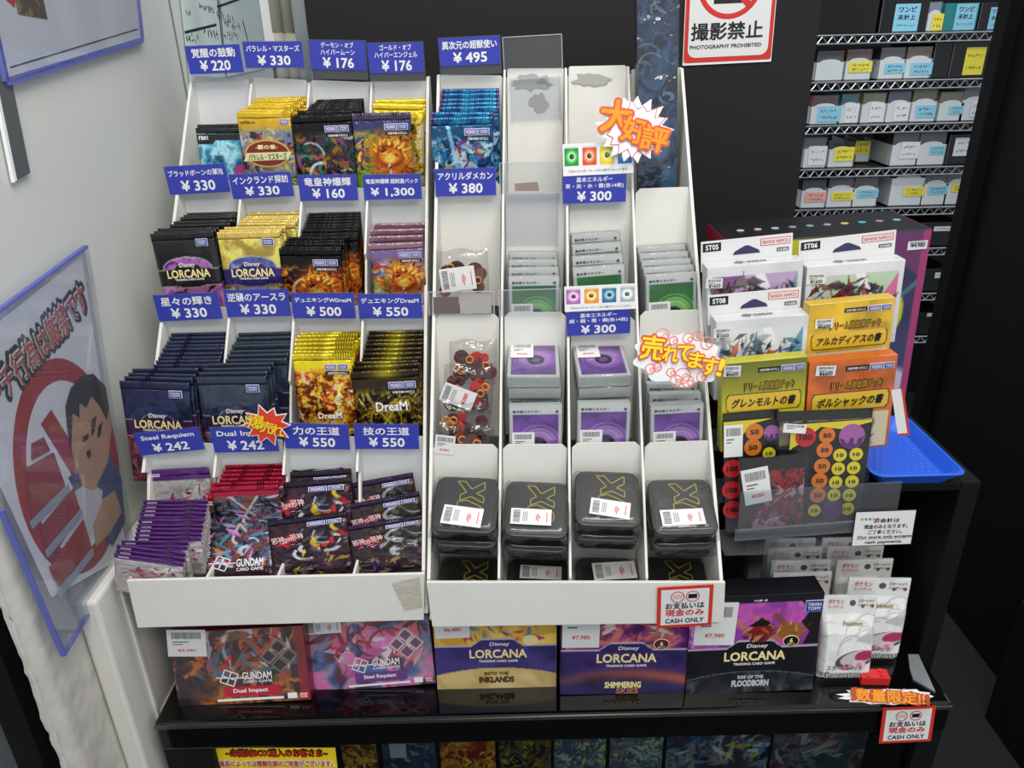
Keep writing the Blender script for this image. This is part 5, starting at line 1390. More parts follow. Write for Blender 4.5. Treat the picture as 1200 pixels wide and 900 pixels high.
def st_box(code, tab, face, Y, tri, dark, lab, seed, pr):
    p0 = (0, Y, at((face[2][0] + face[3][0]) / 2, face[2][1], Y=Y).z)
    A = Art(0.75, 90, (0.84, 0.84, 0.85)); A.paint([(0.80, 0.80, 0.81), (0.87, 0.87, 0.88)], 3, seed)
    A.poly([(0.05, 0.88), (0.95, 0.88), (0.95, 0.0), (0.45, 0.0)], tri[0]); A.poly([(0.95, 0.86), (0.95, 0.1), (0.70, 0.35)], tri[1]); A.poly([(0.05, 0.88), (0.4, 0.88), (0.2, 0.5), (0.05, 0.4)], tri[2])
    A.poly([(0.5, 0.88), (0.60, 0.88), (0.8, 0.3), (0.7, 0.3)], (0.9, 0.9, 0.92))
    A.shards(dark, 60, seed, x=(0.05, 0.6), y=(0.2, 0.78), size=0.28); A.shards(dark, 14, seed + 1, x=(0.6, 0.95), y=(0.45, 0.7), size=0.2)
    o, F = carton('deck_box', lab, 'box', face, p0, VERT, 0.024, A, side_mat((0.80, 0.80, 0.81), 'white_box_side'), 0.01, 'white deck boxes')
    hw, hh = F.w / 2, F.h / 2
    T = Fr(tab, (0, Y + 0.0245, 0), VERT)
    c = F.M.inverted() @ T.M
    tw, th = T.w / 2, T.h / 2
    tb = part('hang_tab', MB().box(-tw, tw, -th - 0.012, th, -0.001, 0), PAPER, o, 0.0004, M=c)
    q = part('code_plate', MB().box(-tw * 0.96, -tw * 0.56, th * 0.0, th * 0.8, 0, 0.0004), INK, o, M=c); letters(q, code, -tw * 0.76, th * 0.4, tw * 0.28, th * 0.5, WHITE, 0.0006, 0.03)
    part('hang_hole', MB().prism([(-tw * 0.30, -th * 0.55), (tw * 0.30, -th * 0.55), (tw * 0.26, -th * 0.25), (tw * 0.04, th * 0.25), (-tw * 0.04, th * 0.25), (-tw * 0.26, -th * 0.25)], 0, 0.0004), mat('hole_dark', (0.2, 0.18, 0.35), 0.5), o, M=c)
    q = part('maker_frame', MB().box(tw * 0.30, tw * 0.95, th * 0.05, th * 0.75, 0, 0.0003), REDINK, o, M=c); part('maker_field', MB().box(tw * 0.32, tw * 0.93, th * 0.12, th * 0.68, 0.0003, 0.0005), PAPER, q)
    letters(q, 'BANDAI NAMCO', tw * 0.625, th * 0.4, tw * 0.55, th * 0.34, REDINK, 0.0007, 0.02)
    q = part('language_plate', MB().box(tw * 0.66, tw * 0.92, -th * 0.62, -th * 0.28, 0, 0.0004), INK, o, M=c); letters(q, '日本語版', tw * 0.79, -th * 0.45, tw * 0.22, th * 0.24, WHITE, 0.0006, 0.02)
    top = Matrix.Translation((0, hh + 0.0003, -0.012)) @ Matrix.Rotation(-math.pi / 2, 4, 'X')
    q = letters(o, 'GUNDAM', hw * 0.08, 0, hw * 0.4, 0.007, GREYINK, 0.0002, 0.02, M=top, name='top_lettering')
    diamond_logo(o, -hw * 0.28, 0, 0.0045, 0.0005, m=GREYINK).matrix_basis = top
    px_label(o, F, pr[:4], 0.0012, None, True); a_, b_ = F.loc((pr[0][0] + pr[1][0]) / 2, (pr[0][1] * 0.3 + pr[3][1] * 0.7)); letters(o, pr[4], a_, b_, 0.014, 0.0045, INK, 0.002, 0.02)
    return o


st_box('ST05', [(821, 281), (928, 276), (929, 301), (822, 304)], [(824, 311), (940, 309), (937, 395), (832, 397)], 0.872, [(0.72, 0.62, 0.74), (0.5, 0.6, 0.68), (0.5, 0.3, 0.5)], [(0.2, 0.15, 0.16), (0.32, 0.24, 0.22), (0.15, 0.15, 0.25), (0.45, 0.4, 0.38)],
       'white deck box with lilac triangle, top left of the deck boxes', 261, [(827, 326), (847, 326), (846, 337), (827, 338), '¥1650'])
st_box('ST06', [(936, 278), (1049, 274), (1049, 297), (937, 301)], [(941, 310), (1060, 308), (1050, 395), (944, 397)], 0.872, [(0.70, 0.80, 0.68), (0.82, 0.4, 0.6), (0.72, 0.78, 0.72)], [(0.4, 0.1, 0.14), (0.18, 0.15, 0.2), (0.55, 0.12, 0.2), (0.15, 0.16, 0.25)],
       'white deck box with green and pink triangles, right of the others', 271, [(944, 321), (968, 320), (967, 332), (945, 333), '¥1650'])
st_box('ST08', [(829, 344), (938, 339), (938, 364), (830, 367)], [(834, 374), (947, 372), (942, 455), (842, 457)], 0.835, [(0.82, 0.84, 0.86), (0.35, 0.6, 0.72), (0.86, 0.86, 0.88)], [(0.16, 0.18, 0.28), (0.6, 0.62, 0.66), (0.2, 0.35, 0.45), (0.7, 0.3, 0.2), (0.3, 0.3, 0.36)],
       'white deck box with blue grey robot shapes, lowest of the deck boxes', 281, [(836, 385), (857, 384), (856, 395), (836, 396), '¥1650'])


def book(lab, c4, Y, col, dark, title, label4, seed, extra=0.0, thick=0.018):
    p0 = (0, Y, at((c4[2][0] + c4[3][0]) / 2, c4[2][1], Y=Y).z)
    F0 = Fr(c4, p0, VERT); q = F0.h / F0.w
    A = Art(q, 80, col); A.paint([tuple(v * 0.82 for v in col), col, tuple(min(1, v * 1.1) for v in col)], 2.2, seed)
    if dark: A.vgrad([(0.45, col), (1, dark)], (A.Y > 0.45) * 0.85)
    lo = 0.40
    A.band(0, lo, (0.85, 0.80, 0.68), 0.03, 0.97); A.shards([(0.5, 0.42, 0.45), (0.8, 0.75, 0.65), (0.45, 0.3, 0.25), (0.3, 0.3, 0.4), (0.7, 0.3, 0.2)], 30, seed, x=(0.1, 0.9), y=(0.05, lo - 0.08), size=0.3)
    A.poly([(0.07, 0.44), (0.93, 0.44), (0.96, 0.49), (0.96, 0.60), (0.93, 0.65), (0.07, 0.65), (0.04, 0.60), (0.04, 0.49)], (0.15, 0.12, 0.08)); A.poly([(0.085, 0.45), (0.915, 0.45), (0.945, 0.49), (0.945, 0.60), (0.915, 0.64), (0.085, 0.64), (0.055, 0.60), (0.055, 0.49)], (0.87, 0.72, 0.2))
    o, F = carton('deck_case', lab, 'box', c4, p0, VERT, thick, A, side_mat(tuple(v * 0.9 for v in col), 'case_side_%d' % seed), extra, 'coloured deck cases')
    w, h = F.w, F.h
    letters(o, title + 'の書', 0.0, h * 0.045, w * 0.76, h * 0.105, INK, 0.0012, 0.03, skew=0.2, name='title_lettering')
    letters(o, 'ドリーム英雄譚デッキ', w * 0.06, h * 0.225, w * 0.60, h * 0.11, mat('brown_outline', (0.25, 0.16, 0.05), 0.5), 0.0011, 0.05, name='series_outline')
    letters(o, 'ドリーム英雄譚デッキ', w * 0.06, h * 0.225, w * 0.57, h * 0.085, mat('gold_print', (0.75, 0.6, 0.2), 0.4), 0.0014, 0.0, name='series_lettering')
    q = part('age_strip', MB().box(-w * 0.08, w * 0.18, h * 0.375, h * 0.425, 0.0005, 0.001), INK, o); letters(q, '対象年齢10才以上', w * 0.05, h * 0.40, w * 0.23, h * 0.03, WHITE, 0.0013, 0.01)
    badge(o, w * 0.265, h * 0.40, w * 0.14, h * 0.055, BADGEP, 'WIZARDS', 0.0016); badge(o, w * 0.405, h * 0.40, w * 0.105, h * 0.055, BADGEB, ['TAKARA', 'TOMY'], 0.0016)
    px_label(o, F, label4, 0.0018, None, True); cx = sum(p[0] for p in label4) / 4; a_, b_ = F.loc(cx, label4[3][1] * 0.7 + label4[0][1] * 0.3); letters(o, '¥6600', a_, b_, w * 0.15, h * 0.05, INK, 0.0026, 0.02)
    return o, F


book('yellow deck case standing behind the orange one', [(944, 355), (1047, 352), (1040, 445), (946, 450)], 0.835, (0.86, 0.70, 0.16), None, 'アルカディアス', [(954, 374), (976, 373), (975, 383), (955, 385)], 291, 0.005)
book('olive green deck case left of the orange one', [(842, 424), (945, 421), (941, 522), (849, 526)], 0.802, (0.78, 0.76, 0.16), (0.36, 0.37, 0.10), 'グレンモルト', [(847, 428), (868, 428), (867, 440), (848, 441)], 301, 0.002)
book('orange deck case in front of the yellow one', [(945, 423), (1051, 418), (1041, 522), (945, 528)], 0.802, (0.84, 0.42, 0.15), None, 'ボルシャック', [(955, 428), (979, 428), (978, 439), (956, 440)], 311, 0.002)

# sheets of round counters in clear sleeves
CO = {'r': mat('counter_red', (0.80, 0.12, 0.14), 0.4), 'o': mat('counter_orange', (0.92, 0.50, 0.14), 0.4), 'y': mat('counter_yellow', (0.93, 0.86, 0.18), 0.4), 'p': mat('counter_pink', (0.70, 0.40, 0.68), 0.4), 'v': mat('counter_violet', (0.36, 0.18, 0.46), 0.4)}


CLEARF = clear('clear_thin_film', (0.97, 0.97, 0.97), 0.03, 0.1, bump=0.4, bscale=30)


def counter_sheet(lab, c4, inner, Y, discs, zig, label4):
    F = Fr(c4, (0, Y, zb + 0.001), leaned(9))
    hw, hh = F.w / 2, F.h / 2
    o = thing('counter_sheet', lab, 'game counters', F.M, 'sheets of round counters')
    part('sheet', MB().prism([F.loc(*p) for p in inner], -0.002, 0), mat('sheet_black', (0.12, 0.11, 0.11), 0.45), o)
    part('yellow_flash', MB().prism([F.loc(*p) for p in zig], 0, 0.0003), CO['y'], o)
    for (k, x, y, r, t) in discs:
        cx, cy = F.loc(x, y); rr = r * F.w / abs(c4[1][0] - c4[0][0])
        d = part('counter', MB().prism([(cx + rr * math.cos(a / 16 * math.pi), cy + rr * math.sin(a / 16 * math.pi)) for a in range(32)], 0.0003, 0.001), CO[k], o)
        if t: letters(d, t, cx, cy, rr * (1.25 if len(t) > 2 else 1.0), rr * 0.6, INK, 0.0013, 0.04)
        elif k == 'p':
            part('drip', MB().prism([(cx + rr * 0.98 * x_, cy + rr * y_) for x_, y_ in ((-0.95, -0.1), (-0.6, -0.25), (-0.45, -0.55), (-0.25, -0.55), (-0.1, -0.1), (0.1, -0.1), (0.2, -0.65), (0.4, -0.65), (0.5, -0.15), (0.8, -0.1), (0.97, 0.05), (0.75, -0.65), (0.3, -0.94), (-0.3, -0.94), (-0.75, -0.65))], 0.001, 0.0013), CO['v'], d)
    px_label(o, F, label4, 0.0028, None, label4[1][0] - label4[0][0] < 30)
    part('clear_sleeve', MB().box(-hw, hw, -hh, hh, 0.0022, 0.0026), CLEARF, o)
    part('header_strip', MB().box(-hw, hw, hh - 0.012, hh, -0.003, -0.0022), mat('header_black', (0.14, 0.14, 0.13), 0.3), o)
    return o


counter_sheet('black sheet of orange and red counters partly behind the other sheet', [(846, 486), (915, 480), (910, 620), (851, 624)], [(847, 494), (914, 489), (909, 619), (851, 623)], 0.775,
              [('o', 884, 506, 11, '50'), ('o', 882, 524, 11, '50'), ('p', 904, 507, 10, None), ('y', 901, 531, 8, '10'), ('r', 858, 549, 12, '100'), ('r', 857, 574, 12, '100'), ('r', 858, 597, 12, '100')], [(848, 495), (905, 490), (880, 497), (870, 510), (848, 512)], [(847, 498), (871, 496), (868, 534), (848, 535)])
counter_sheet('black sheet of round 50 and 10 counters in clear sleeve, nearer the orange case', [(910, 485), (1027, 477), (1009, 621), (905, 624)], [(926, 497), (1023, 491), (1005, 619), (921, 620)], 0.765,
              [('r', 944, 512, 12.5, '100'), ('o', 969, 510, 10, '50'), ('o', 966, 527, 10, '50'), ('o', 963, 546, 10, '50'), ('o', 960, 563, 10, '50'), ('o', 958, 580, 10, '50'), ('p', 998, 511, 16, None),
               ('y', 984, 533, 8.3, '10'), ('y', 1003, 532, 8.3, '10'), ('y', 982, 549, 8.3, '10'), ('y', 1000, 548, 8.3, '10'), ('y', 979, 565, 8.3, '10'), ('y', 998, 564, 8.3, '10'), ('y', 977, 580, 8.3, '10'), ('y', 995, 580, 8.3, '10'), ('y', 993, 596, 8.3, '10'), ('v', 975, 597, 14, None), ('y', 954, 598, 8, '10')],
              [(927, 498), (1022, 491), (1022, 494), (988, 503), (962, 500), (938, 520), (930, 524), (925, 528)], [(917, 495), (944, 497), (943, 507), (917, 506)])
F = Fr([(861, 538), (951, 528), (941, 616), (868, 620)], (0, 0.752, zb + 0.001), leaned(7))
o = thing('card_sleeves', 'small bagged pack with red and black picture and white label before the sheets', 'card sleeves', F.M)
A = Art(F.h / F.w, 60, (0.1, 0.08, 0.09)); A.paint([(0.08, 0.06, 0.07), (0.2, 0.07, 0.09), (0.75, 0.15, 0.16), (0.12, 0.1, 0.1), (0.8, 0.6, 0.65)], 3.5, 331, 1, 1.1, 1.2); A.shards([(0.75, 0.6, 0.62), (0.7, 0.15, 0.15), (0.3, 0.2, 0.2)], 24, 7, x=(0.3, 1), size=0.3)
A.band(0.84, 1, (0.1, 0.1, 0.1)); A.band(0, 0.86, (0.2, 0.06, 0.08), -1, 0.16)
link('printed_front', art_mesh('front', A, F.w * 0.9, F.h * 0.94, PRINT, None, F.h * 0.45), o, Matrix.Translation((0, 0, 0.0004)))
part('card_block', MB().box(-F.w * 0.45, F.w * 0.45, -F.h * 0.49, F.h * 0.45, -0.006, 0), INK, o, 0.001)
px_label(o, F, [(867, 552), (899, 544), (904, 586), (873, 591)], 0.0022, '¥580')
part('clear_bag', MB().box(-F.w / 2, F.w / 2, -F.h / 2, F.h / 2, 0.0012, 0.0018), CLEARF, o)

# notice with English line, fixed to the stand
F = Fr([(1003, 600), (1074, 597), (1068, 638), (997, 640)], (0, 0.738, at(1035, 620, Y=0.738).z), leaned(4))
o = thing('cash_notice', 'small white notice about cash payments on the clear stand', 'sign', F.M)
hw, hh = F.w / 2, F.h / 2
part('notice_border', MB().box(-hw, hw, -hh, hh, -0.0008, 0), INK, o); part('notice_card', MB().box(-hw + 0.0008, hw - 0.0008, -hh + 0.0008, hh - 0.0008, 0, 0.0003), PAPER, o)
for t, y, w_, hx in (('お会計は', 0.46, 0.42, 0.17), ('現金のみとなります。', 0.12, 0.72, 0.17), ('ご了承ください。', -0.2, 0.56, 0.16), ('Our store only accepts', -0.5, 0.9, 0.15), ('cash payments.', -0.8, 0.62, 0.15)):
    letters(o, t, F.w * 0.03, hh * y, F.w * w_, F.h * hx * 0.75, INK, 0.0006, 0.025)
g = MB(); g.box(-hw * 0.86, hw * 0.72, -hh * 0.62, -hh * 0.60, 0.0003, 0.0005); part('red_underline', g, REDINK, o)
for i, cc in enumerate([(0.8, 0.4, 0.4), (0.3, 0.6, 0.4), (0.35, 0.45, 0.7), (0.8, 0.6, 0.3), (0.6, 0.4, 0.6)]):
    part('tiny_icon', MB().box(-hw * 0.8 + i * hw * 0.13, -hw * 0.72 + i * hw * 0.13, hh * 0.5, hh * 0.62, 0.0003, 0.0006), mat('icon_%d' % i, cc, 0.5), o)

# ------------------------------------------------------------------ white accessory packs on the counter
A = Art(1.55, 64, (0.90, 0.90, 0.89)); A.paint([(0.86, 0.86, 0.86), (0.93, 0.93, 0.92), (0.89, 0.89, 0.88)], 3, 341)
A.ell(0.62, 0.26, 0.36, 0.112, (0.30, 0.27, 0.29), 0.06, 14); A.ell(0.66, 0.285, 0.31, 0.085, (0.78, 0.75, 0.76), 0.08, 14); A.ell(0.80, 0.315, 0.18, 0.06, (0.66, 0.18, 0.33), 0.1, 14); A.ell(0.72, 0.19, 0.13, 0.07, (0.85, 0.78, 0.80), 0.1); A.ell(0.72, 0.20, 0.05, 0.03, (0.9, 0.5, 0.6), 0.2); A.ell(0.5, 0.17, 0.13, 0.035, (0.65, 0.2, 0.32), 0.1)
A.poly([(0.60, 0.5), (0.95, 0.66), (0.9, 0.45)], (0.74, 0.74, 0.75)); A.swirls([(0.75, 0.75, 0.76)], 8, 3, y=(0.3, 0.6), size=0.3, w=0.015); A.ell(0.75, 0.865, 0.032, 0.02, (0.15, 0.4, 0.2), 0.2); A.ell(0.93, 0.865, 0.032, 0.02, (0.6, 0.15, 0.15), 0.2)
A.mix((A.Y < 0.10) * 0.35, (0.6, 0.6, 0.6))


def zfw(X, Y):
    u = np.clip((0.78 - Y) / 0.2, 0, 1); e = np.clip((1 - np.abs(2 * X - 1)) * 6, 0, 1) ** 0.6
    return 0.0006 + 0.011 * u * e * np.clip(Y * 10, 0.3, 1)


WPW = 0.074
_wp = art_mesh('white_pack', A, WPW, 0.117, mat('printed_white_pack', attr=True, rough=0.35, coat=0.2), zfw, 0, (0.85, 0.85, 0.84))
_hd = MB().box(-WPW / 2, WPW / 2, -0.024, 0.0004, -0.002, -0.0012).mesh('header_card', PAPER)
_hole = MB().prism([(0.004 + 0.0042 * math.cos(a / 10 * math.pi), -0.0105 + 0.0042 * math.sin(a / 10 * math.pi)) for a in range(20)], 0.0007, 0.0012).mesh('hang_hole', mat('hole_grey', (0.33, 0.33, 0.34), 0.5))
FRL = mat('front_title', (0.45, 0.4, 0.38), 0.45)


def white_pack(TL, TR, zt, lab, lean=5, low=None):
    p0 = at((TL[0] + TR[0]) / 2, (TL[1] + TR[1]) / 2, Z=zt)
    n = leaned(lean); a, b = hit(TL[0], TL[1], p0, n), hit(TR[0], TR[1], p0, n)
    x = (b - a).normalized(); y = n.cross(x); k = (b - a).length / WPW; c = (a + b) / 2
    kh = (c.z - CZ) / (0.117 * math.cos(math.radians(lean)))
    M = Matrix(((x.x * k, y.x * kh, n.x, c.x), (x.y * k, y.y * kh, n.y, c.y), (x.z * k, y.z * kh, n.z, c.z), (0, 0, 0, 1)))
    o = link('accessory_pack', _wp, None, M); tag(o, lab, 'accessory pack', 'white accessory packs')
    link('header_card', _hd, o); link('hang_hole', _hole, o)
    letters(o, 'ポケモン', -0.019, -0.008, 0.021, 0.0068, REDINK, 0.0012, 0.02, name='series_lettering'); letters(o, 'カードゲーム', -0.019, -0.0155, 0.021, 0.0048, REDINK, 0.0012, 0.01, name='series_lettering')
    letters(o, 'スカーレット', 0.0225, -0.0075, 0.022, 0.0045, mat('olive_print', (0.45, 0.38, 0.2), 0.5), 0.0012, 0.03, name='set_lettering'); letters(o, 'バイオレット', 0.0225, -0.0135, 0.022, 0.0042, mat('wine_print', (0.5, 0.18, 0.15), 0.5), 0.0012, 0.03, name='set_lettering')
    if low:
        letters(o, 'Pokémon', 0.004, -0.036, 0.027, 0.0075, mat('gold_line', (0.62, 0.52, 0.25), 0.4), 0.0075, 0.02, name='brand_lettering')
        letters(o, 'スタートデッキ', -0.004, -0.0965, 0.052, 0.009, WHITE, 0.0128, 0.06); letters(o, 'スタートデッキ', -0.004, -0.0965, 0.050, 0.0078, INK, 0.0131, 0.012); letters(o, 'Generations', -0.003, -0.1065, 0.06, 0.010, WHITE, 0.0126, 0.06); letters(o, 'Generations', -0.003, -0.1065, 0.058, 0.0088, INK, 0.0129, 0.012)


white_pack((965, 698), (1028, 697), 0.836, 'white accessory pack standing foremost beside the black game box', 10, True)
white_pack((995, 677), (1068, 678), 0.838, 'white accessory pack foremost of the right column, behind the front one', 8, True)
white_pack((981, 657), (1047, 655), 0.836, 'white accessory pack second from the front in the right column', 4)
white_pack((970, 641), (1036, 640), 0.834, 'white accessory pack third from the front in the right column', 4)
white_pack((964, 631), (1026, 630), 0.838, 'white accessory pack rearmost in the right column', 4)
white_pack((906, 672), (975, 670), 0.834, 'white accessory pack foremost of the left column, above the black game box', 4)
white_pack((904, 658), (974, 656), 0.838, 'white accessory pack second from the front in the left column', 4)
white_pack((900, 643), (964, 641), 0.836, 'white accessory pack third from the front in the left column', 4)
white_pack((897, 632), (956, 631), 0.838, 'white accessory pack rearmost in the left column', 4)

# red toy brick with studs
c = at(1024, 803, Z=CZ)
o = thing('toy_brick', 'red studded toy brick on the counter before the white packs', 'brick', Matrix.Translation((c.x + 0.002, c.y + 0.008, CZ)) @ Matrix.Rotation(math.radians(-4), 4, 'Z'))
RB = mat('red_plastic', (0.87, 0.2, 0.18), 0.3)
part('brick_body', MB().box(-0.018, 0.018, -0.008, 0.008, 0, 0.0125), RB, o, 0.0006)
for x in (-0.009, 0.009):
    for y in (-0.004, 0.004): part('stud', MB().tube((x, y, 0.0124), (x, y, 0.0145), 0.0032, 14), RB, o)

# burst sign and the two cash-only signs
OBR = mat('orange_burst', (0.90, 0.45, 0.2), 0.45)
p0 = at(1040, 822, Y=0.700)
o, F = sticker('burst_sign', 'flat orange and white burst sign on the counter front corner', (1040, 816), p0, leaned(40),
               [('burst_card', star((1040, 816), 58, 50, 13, 3, 0.12, 1.0, 0.17), WHITE, 0.0006), ('burst_rays', star((1040, 816), 50, 24, 16, 4, 0.1, 1.0, 0.19), mat('burst_pink', (0.9, 0.6, 0.5), 0.5), 0.0010)],
               [('数量限定!!', 1042, 816, 80, 0, ORANGE, mat('brown_outline2', (0.7, 0.3, 0.1), 0.5), 0.17)], 60)


def cash_sign(lab, c4, p0, n, curl=0.0):
    F = Fr(c4, p0, n); hw, hh = F.w / 2, F.h / 2
    o = thing('cash_only_sign', lab, 'sign', F.M, 'cash only signs')
    part('sign_card', MB().box(-hw, hw, -hh, hh, -0.0006, 0), mat('sign_red', (0.80, 0.20, 0.14), 0.4), o)
    part('sign_field', MB().box(-hw * 0.86, hw * 0.86, -hh * 0.86, hh * 0.86, 0, 0.0003), PAPER, o)
    letters(o, 'お支払いは', 0, hh * 0.08, F.w * 0.70, F.h * 0.155, INK, 0.0006, 0.03); letters(o, '現金のみ', 0, -hh * 0.26, F.w * 0.70, F.h * 0.17, RED, 0.0006, 0.03); letters(o, 'CASH ONLY', 0, -hh * 0.66, F.w * 0.70, F.h * 0.115, INK, 0.0006, 0.025)
    for x, dark in ((-0.27, False), (0.27, True)):
        part('icon_ring', MB().ring((hw * x, hh * 0.52, 0.0006), F.h * 0.125, 0.0005, 22, 6), RED, o)
        part('money_icon', MB().box(hw * x - F.h * 0.085, hw * x + F.h * 0.085, hh * 0.52 - F.h * 0.05, hh * 0.52 + F.h * 0.05, 0.0003, 0.0006), INK if dark else mat('note_grey', (0.75, 0.74, 0.73), 0.5), o)
    return o


cash_sign('red-bordered cash only sign taped on the right rack front', [(772, 690), (837, 684), (833, 732), (768, 737)], (0, RK['R'][0] - 0.006, 0.9), leaned(0))
cash_sign('red-bordered cash only sign hanging on the counter front corner', [(1035, 829), (1097, 828), (1091, 868), (1030, 872)], (0, 0.702, 0.7), leaned(6))
o = tag(link('metal_plate', MB().prism([tuple(at(x, y, Z=CZ)[:2]) for x, y in ((1064, 768), (1076, 768), (1096, 812), (1070, 797), (1066, 785))], CZ, CZ + 0.002).mesh('metal_plate', mat('pale_metal', (0.72, 0.74, 0.75), 0.3, metal=0.6))), 'pale metal plate on the counter beside the white packs', 'plate')

# blue money tray on the partition ledge
TBL = mat('blue_plastic', (0.16, 0.38, 0.86), 0.32, coat=0.3)
tx0, tx1, ty0, ty1, tz = 0.432, 0.545, 0.786, 0.945, 0.989
b = MB(); L = []
for (ins, z) in ((0.0, 0.018), (0.004, 0.0185), (0.014, 0.005), (0.016, 0.0035)):
    L.append([((tx0 + tx1) / 2 + x, (ty0 + ty1) / 2 + y, tz + z) for x, y in rrect(tx1 - tx0 - 2 * ins, ty1 - ty0 - 2 * ins, 0.014)])
n = len(L[0]); vs = [p for l in L for p in l]; fs = []
for k in range(len(L) - 1): fs += [(k * n + i, k * n + (i + 1) % n, (k + 1) * n + (i + 1) % n, (k + 1) * n + i) for i in range(n)]
fs.append(tuple(range(3 * n, 4 * n)))
low = [((tx0 + tx1) / 2 + x, (ty0 + ty1) / 2 + y, tz) for x, y in rrect(tx1 - tx0 - 0.026, ty1 - ty0 - 0.026, 0.014)]
vs += low; fs += [(4 * n + i, 4 * n + (i + 1) % n, (i + 1) % n, i) for i in range(n)] + [tuple(range(4 * n, 5 * n))[::-1]]
o = thing('money_tray', 'blue plastic money tray with studded floor on the black partition', 'tray')
part('tray_body', MB().add(vs, fs), TBL, o)
g = MB()
for i in range(9):
    for j in range(12):
        x, y = tx0 + 0.022 + i * 0.0085 + (j % 2) * 0.004, ty0 + 0.025 + j * 0.0098
        g.add([(x - 0.0028, y, tz + 0.0034), (x, y - 0.0028, tz + 0.0034), (x + 0.0028, y, tz + 0.0034), (x, y + 0.0028, tz + 0.0034), (x, y, tz + 0.0056)], [(0, 1, 4), (1, 2, 4), (2, 3, 4), (3, 0, 4)])
so = part('stud_pattern', g, TBL, o); so['kind'] = 'stuff'
F = Fr([(1047, 458), (1063, 454), (1062, 510), (1050, 511)], (0, 0.95, 1.05), leaned(2, -25))
o = thing('red_edged_card', 'white card with red edge standing behind the blue tray', 'sign', F.M)
part('card', MB().box(-F.w / 2, F.w / 2, -F.h / 2, F.h / 2, -0.001, 0), mat('sign_red', None), o); part('card_field', MB().box(-F.w / 2, F.w * 0.3, -F.h * 0.45, F.h / 2, 0, 0.0003), PAPER, o)

# tall blue printed box standing in the last pocket of the right rack
p0 = lip('R', 3, 3); F = Fr([(744, -60), (795, -66), (794, 225), (751, 226)], (0, p0.y + 0.055, p0.z), leaned(2))
A = Art(F.h / F.w, 46, (0.13, 0.18, 0.27)); A.paint([(0.09, 0.13, 0.2), (0.15, 0.22, 0.33), (0.24, 0.38, 0.55), (0.12, 0.16, 0.25), (0.18, 0.27, 0.4)], 2.0, 351, 1, 0.9, 1.1)
A.ell(0.55, 0.23, 0.27, 0.085, (0.30, 0.48, 0.70), 0.15, 0, 0.85); A.arc(0.70, 0.33 * A.q + 0.5, 0.2, 0.02, (0.55, 0.68, 0.8), 10, 350, 0.6); A.ell(0.72, 0.41, 0.2, 0.025, (0.4, 0.55, 0.72), 0.2); A.ell(0.72, 0.41, 0.1, 0.012, (0.1, 0.14, 0.2), 0.2)
A.swirls([(0.6, 0.68, 0.75), (0.4, 0.52, 0.65)], 14, 5, y=(0.45, 0.9), size=0.35, w=0.012); A.ell(0.8, 0.06, 0.25, 0.05, (0.25, 0.45, 0.62), 0.3); A.arc(0.8, 0.075 * A.q, 0.22, 0.025, (0.08, 0.12, 0.18))
o = thing('mat_box', 'tall dark blue printed box standing in the outer pocket of the right rack', 'box', F.M)
part('box_body', MB().box(-F.w / 2, F.w / 2, -F.h / 2 - 0.06, F.h / 2, -0.022, 0), side_mat((0.08, 0.1, 0.16), 'navy_side'), o, 0.001)
link('printed_front', art_mesh('front', A, F.w * 0.98, F.h, PRINT, None, F.h / 2), o, Matrix.Translation((0, 0, 0.0004)))
part('clear_wrap', MB().box(-F.w / 2 - 0.002, F.w / 2 + 0.001, -F.h / 2, F.h / 2, 0.001, 0.0014), BAG, o)

# ------------------------------------------------------------------ signs on the walls
nb = (0, -1, 0)
F = Fr([(806, -62), (914, -66), (905, 73), (800, 76)], (0, 1.297, 1.5), VERT)
o = thing('photo_ban_sign', 'white photography prohibited sign with red border on the black wall', 'sign', F.M)
hw, hh = F.w / 2, F.h / 2
part('sign_board', MB().box(-hw, hw, -hh, hh, -0.002, 0), WHITE, o)
part('red_border', MB().prism(rrect(F.w * 0.985, F.h * 0.96, 0.004), 0, 0.0003), RED, o)
part('white_field', MB().prism(rrect(F.w * 0.90, F.h * 0.87, 0.012), 0.0003, 0.0006), PAPER, o)
letters(o, '撮影禁止', *F.loc(852, 36), F.w * 0.80, F.h * 0.155, INK, 0.0009, 0.03); letters(o, 'PHOTOGRAPHY PROHIBITED', *F.loc(850, 54), F.w * 0.80, F.h * 0.035, INK, 0.0009, 0.03)
cx, cy = F.loc(856, -20)
part('ban_ring', MB().ring((cx, cy, 0.0008), F.w * 0.33, F.w * 0.028, 40, 4), RED, o, M=Matrix.Diagonal((1, 1, 0.05, 1)) @ Matrix.Translation((0, 0, 0.012)))
part('camera_icon', MB().box(cx - F.w * 0.17, cx + F.w * 0.2, cy - F.w * 0.20, cy + F.w * 0.06, 0.0006, 0.0009), INK, o)
part('ban_bar', MB().prism([(cx - F.w * 0.25, cy + F.w * 0.2), (cx - F.w * 0.2, cy + F.w * 0.25), (cx + F.w * 0.25, cy - F.w * 0.2), (cx + F.w * 0.2, cy - F.w * 0.25)], 0.0009, 0.0012), RED, o)

WN = (1, 0, 0)
EDGB = clear('blue_acrylic_edge', (0.75, 0.77, 0.95), 0.05, 0.2, haze=0.6)
for b_ in [n for n in EDGB.node_tree.nodes if n.type == 'BSDF_DIFFUSE']: b_.inputs[0].default_value = L4((0.47, 0.50, 0.80))


def wall_poly(F, pts): return [F.loc(*p) for p in pts]


def strip(F, p, q, w_):
    a, b = Vector(F.loc(*p)), Vector(F.loc(*q)); d = (b - a).normalized(); n = Vector((-d.y, d.x)) * w_ / 2
    return [tuple(a - n), tuple(b - n), tuple(b + n), tuple(a + n)]


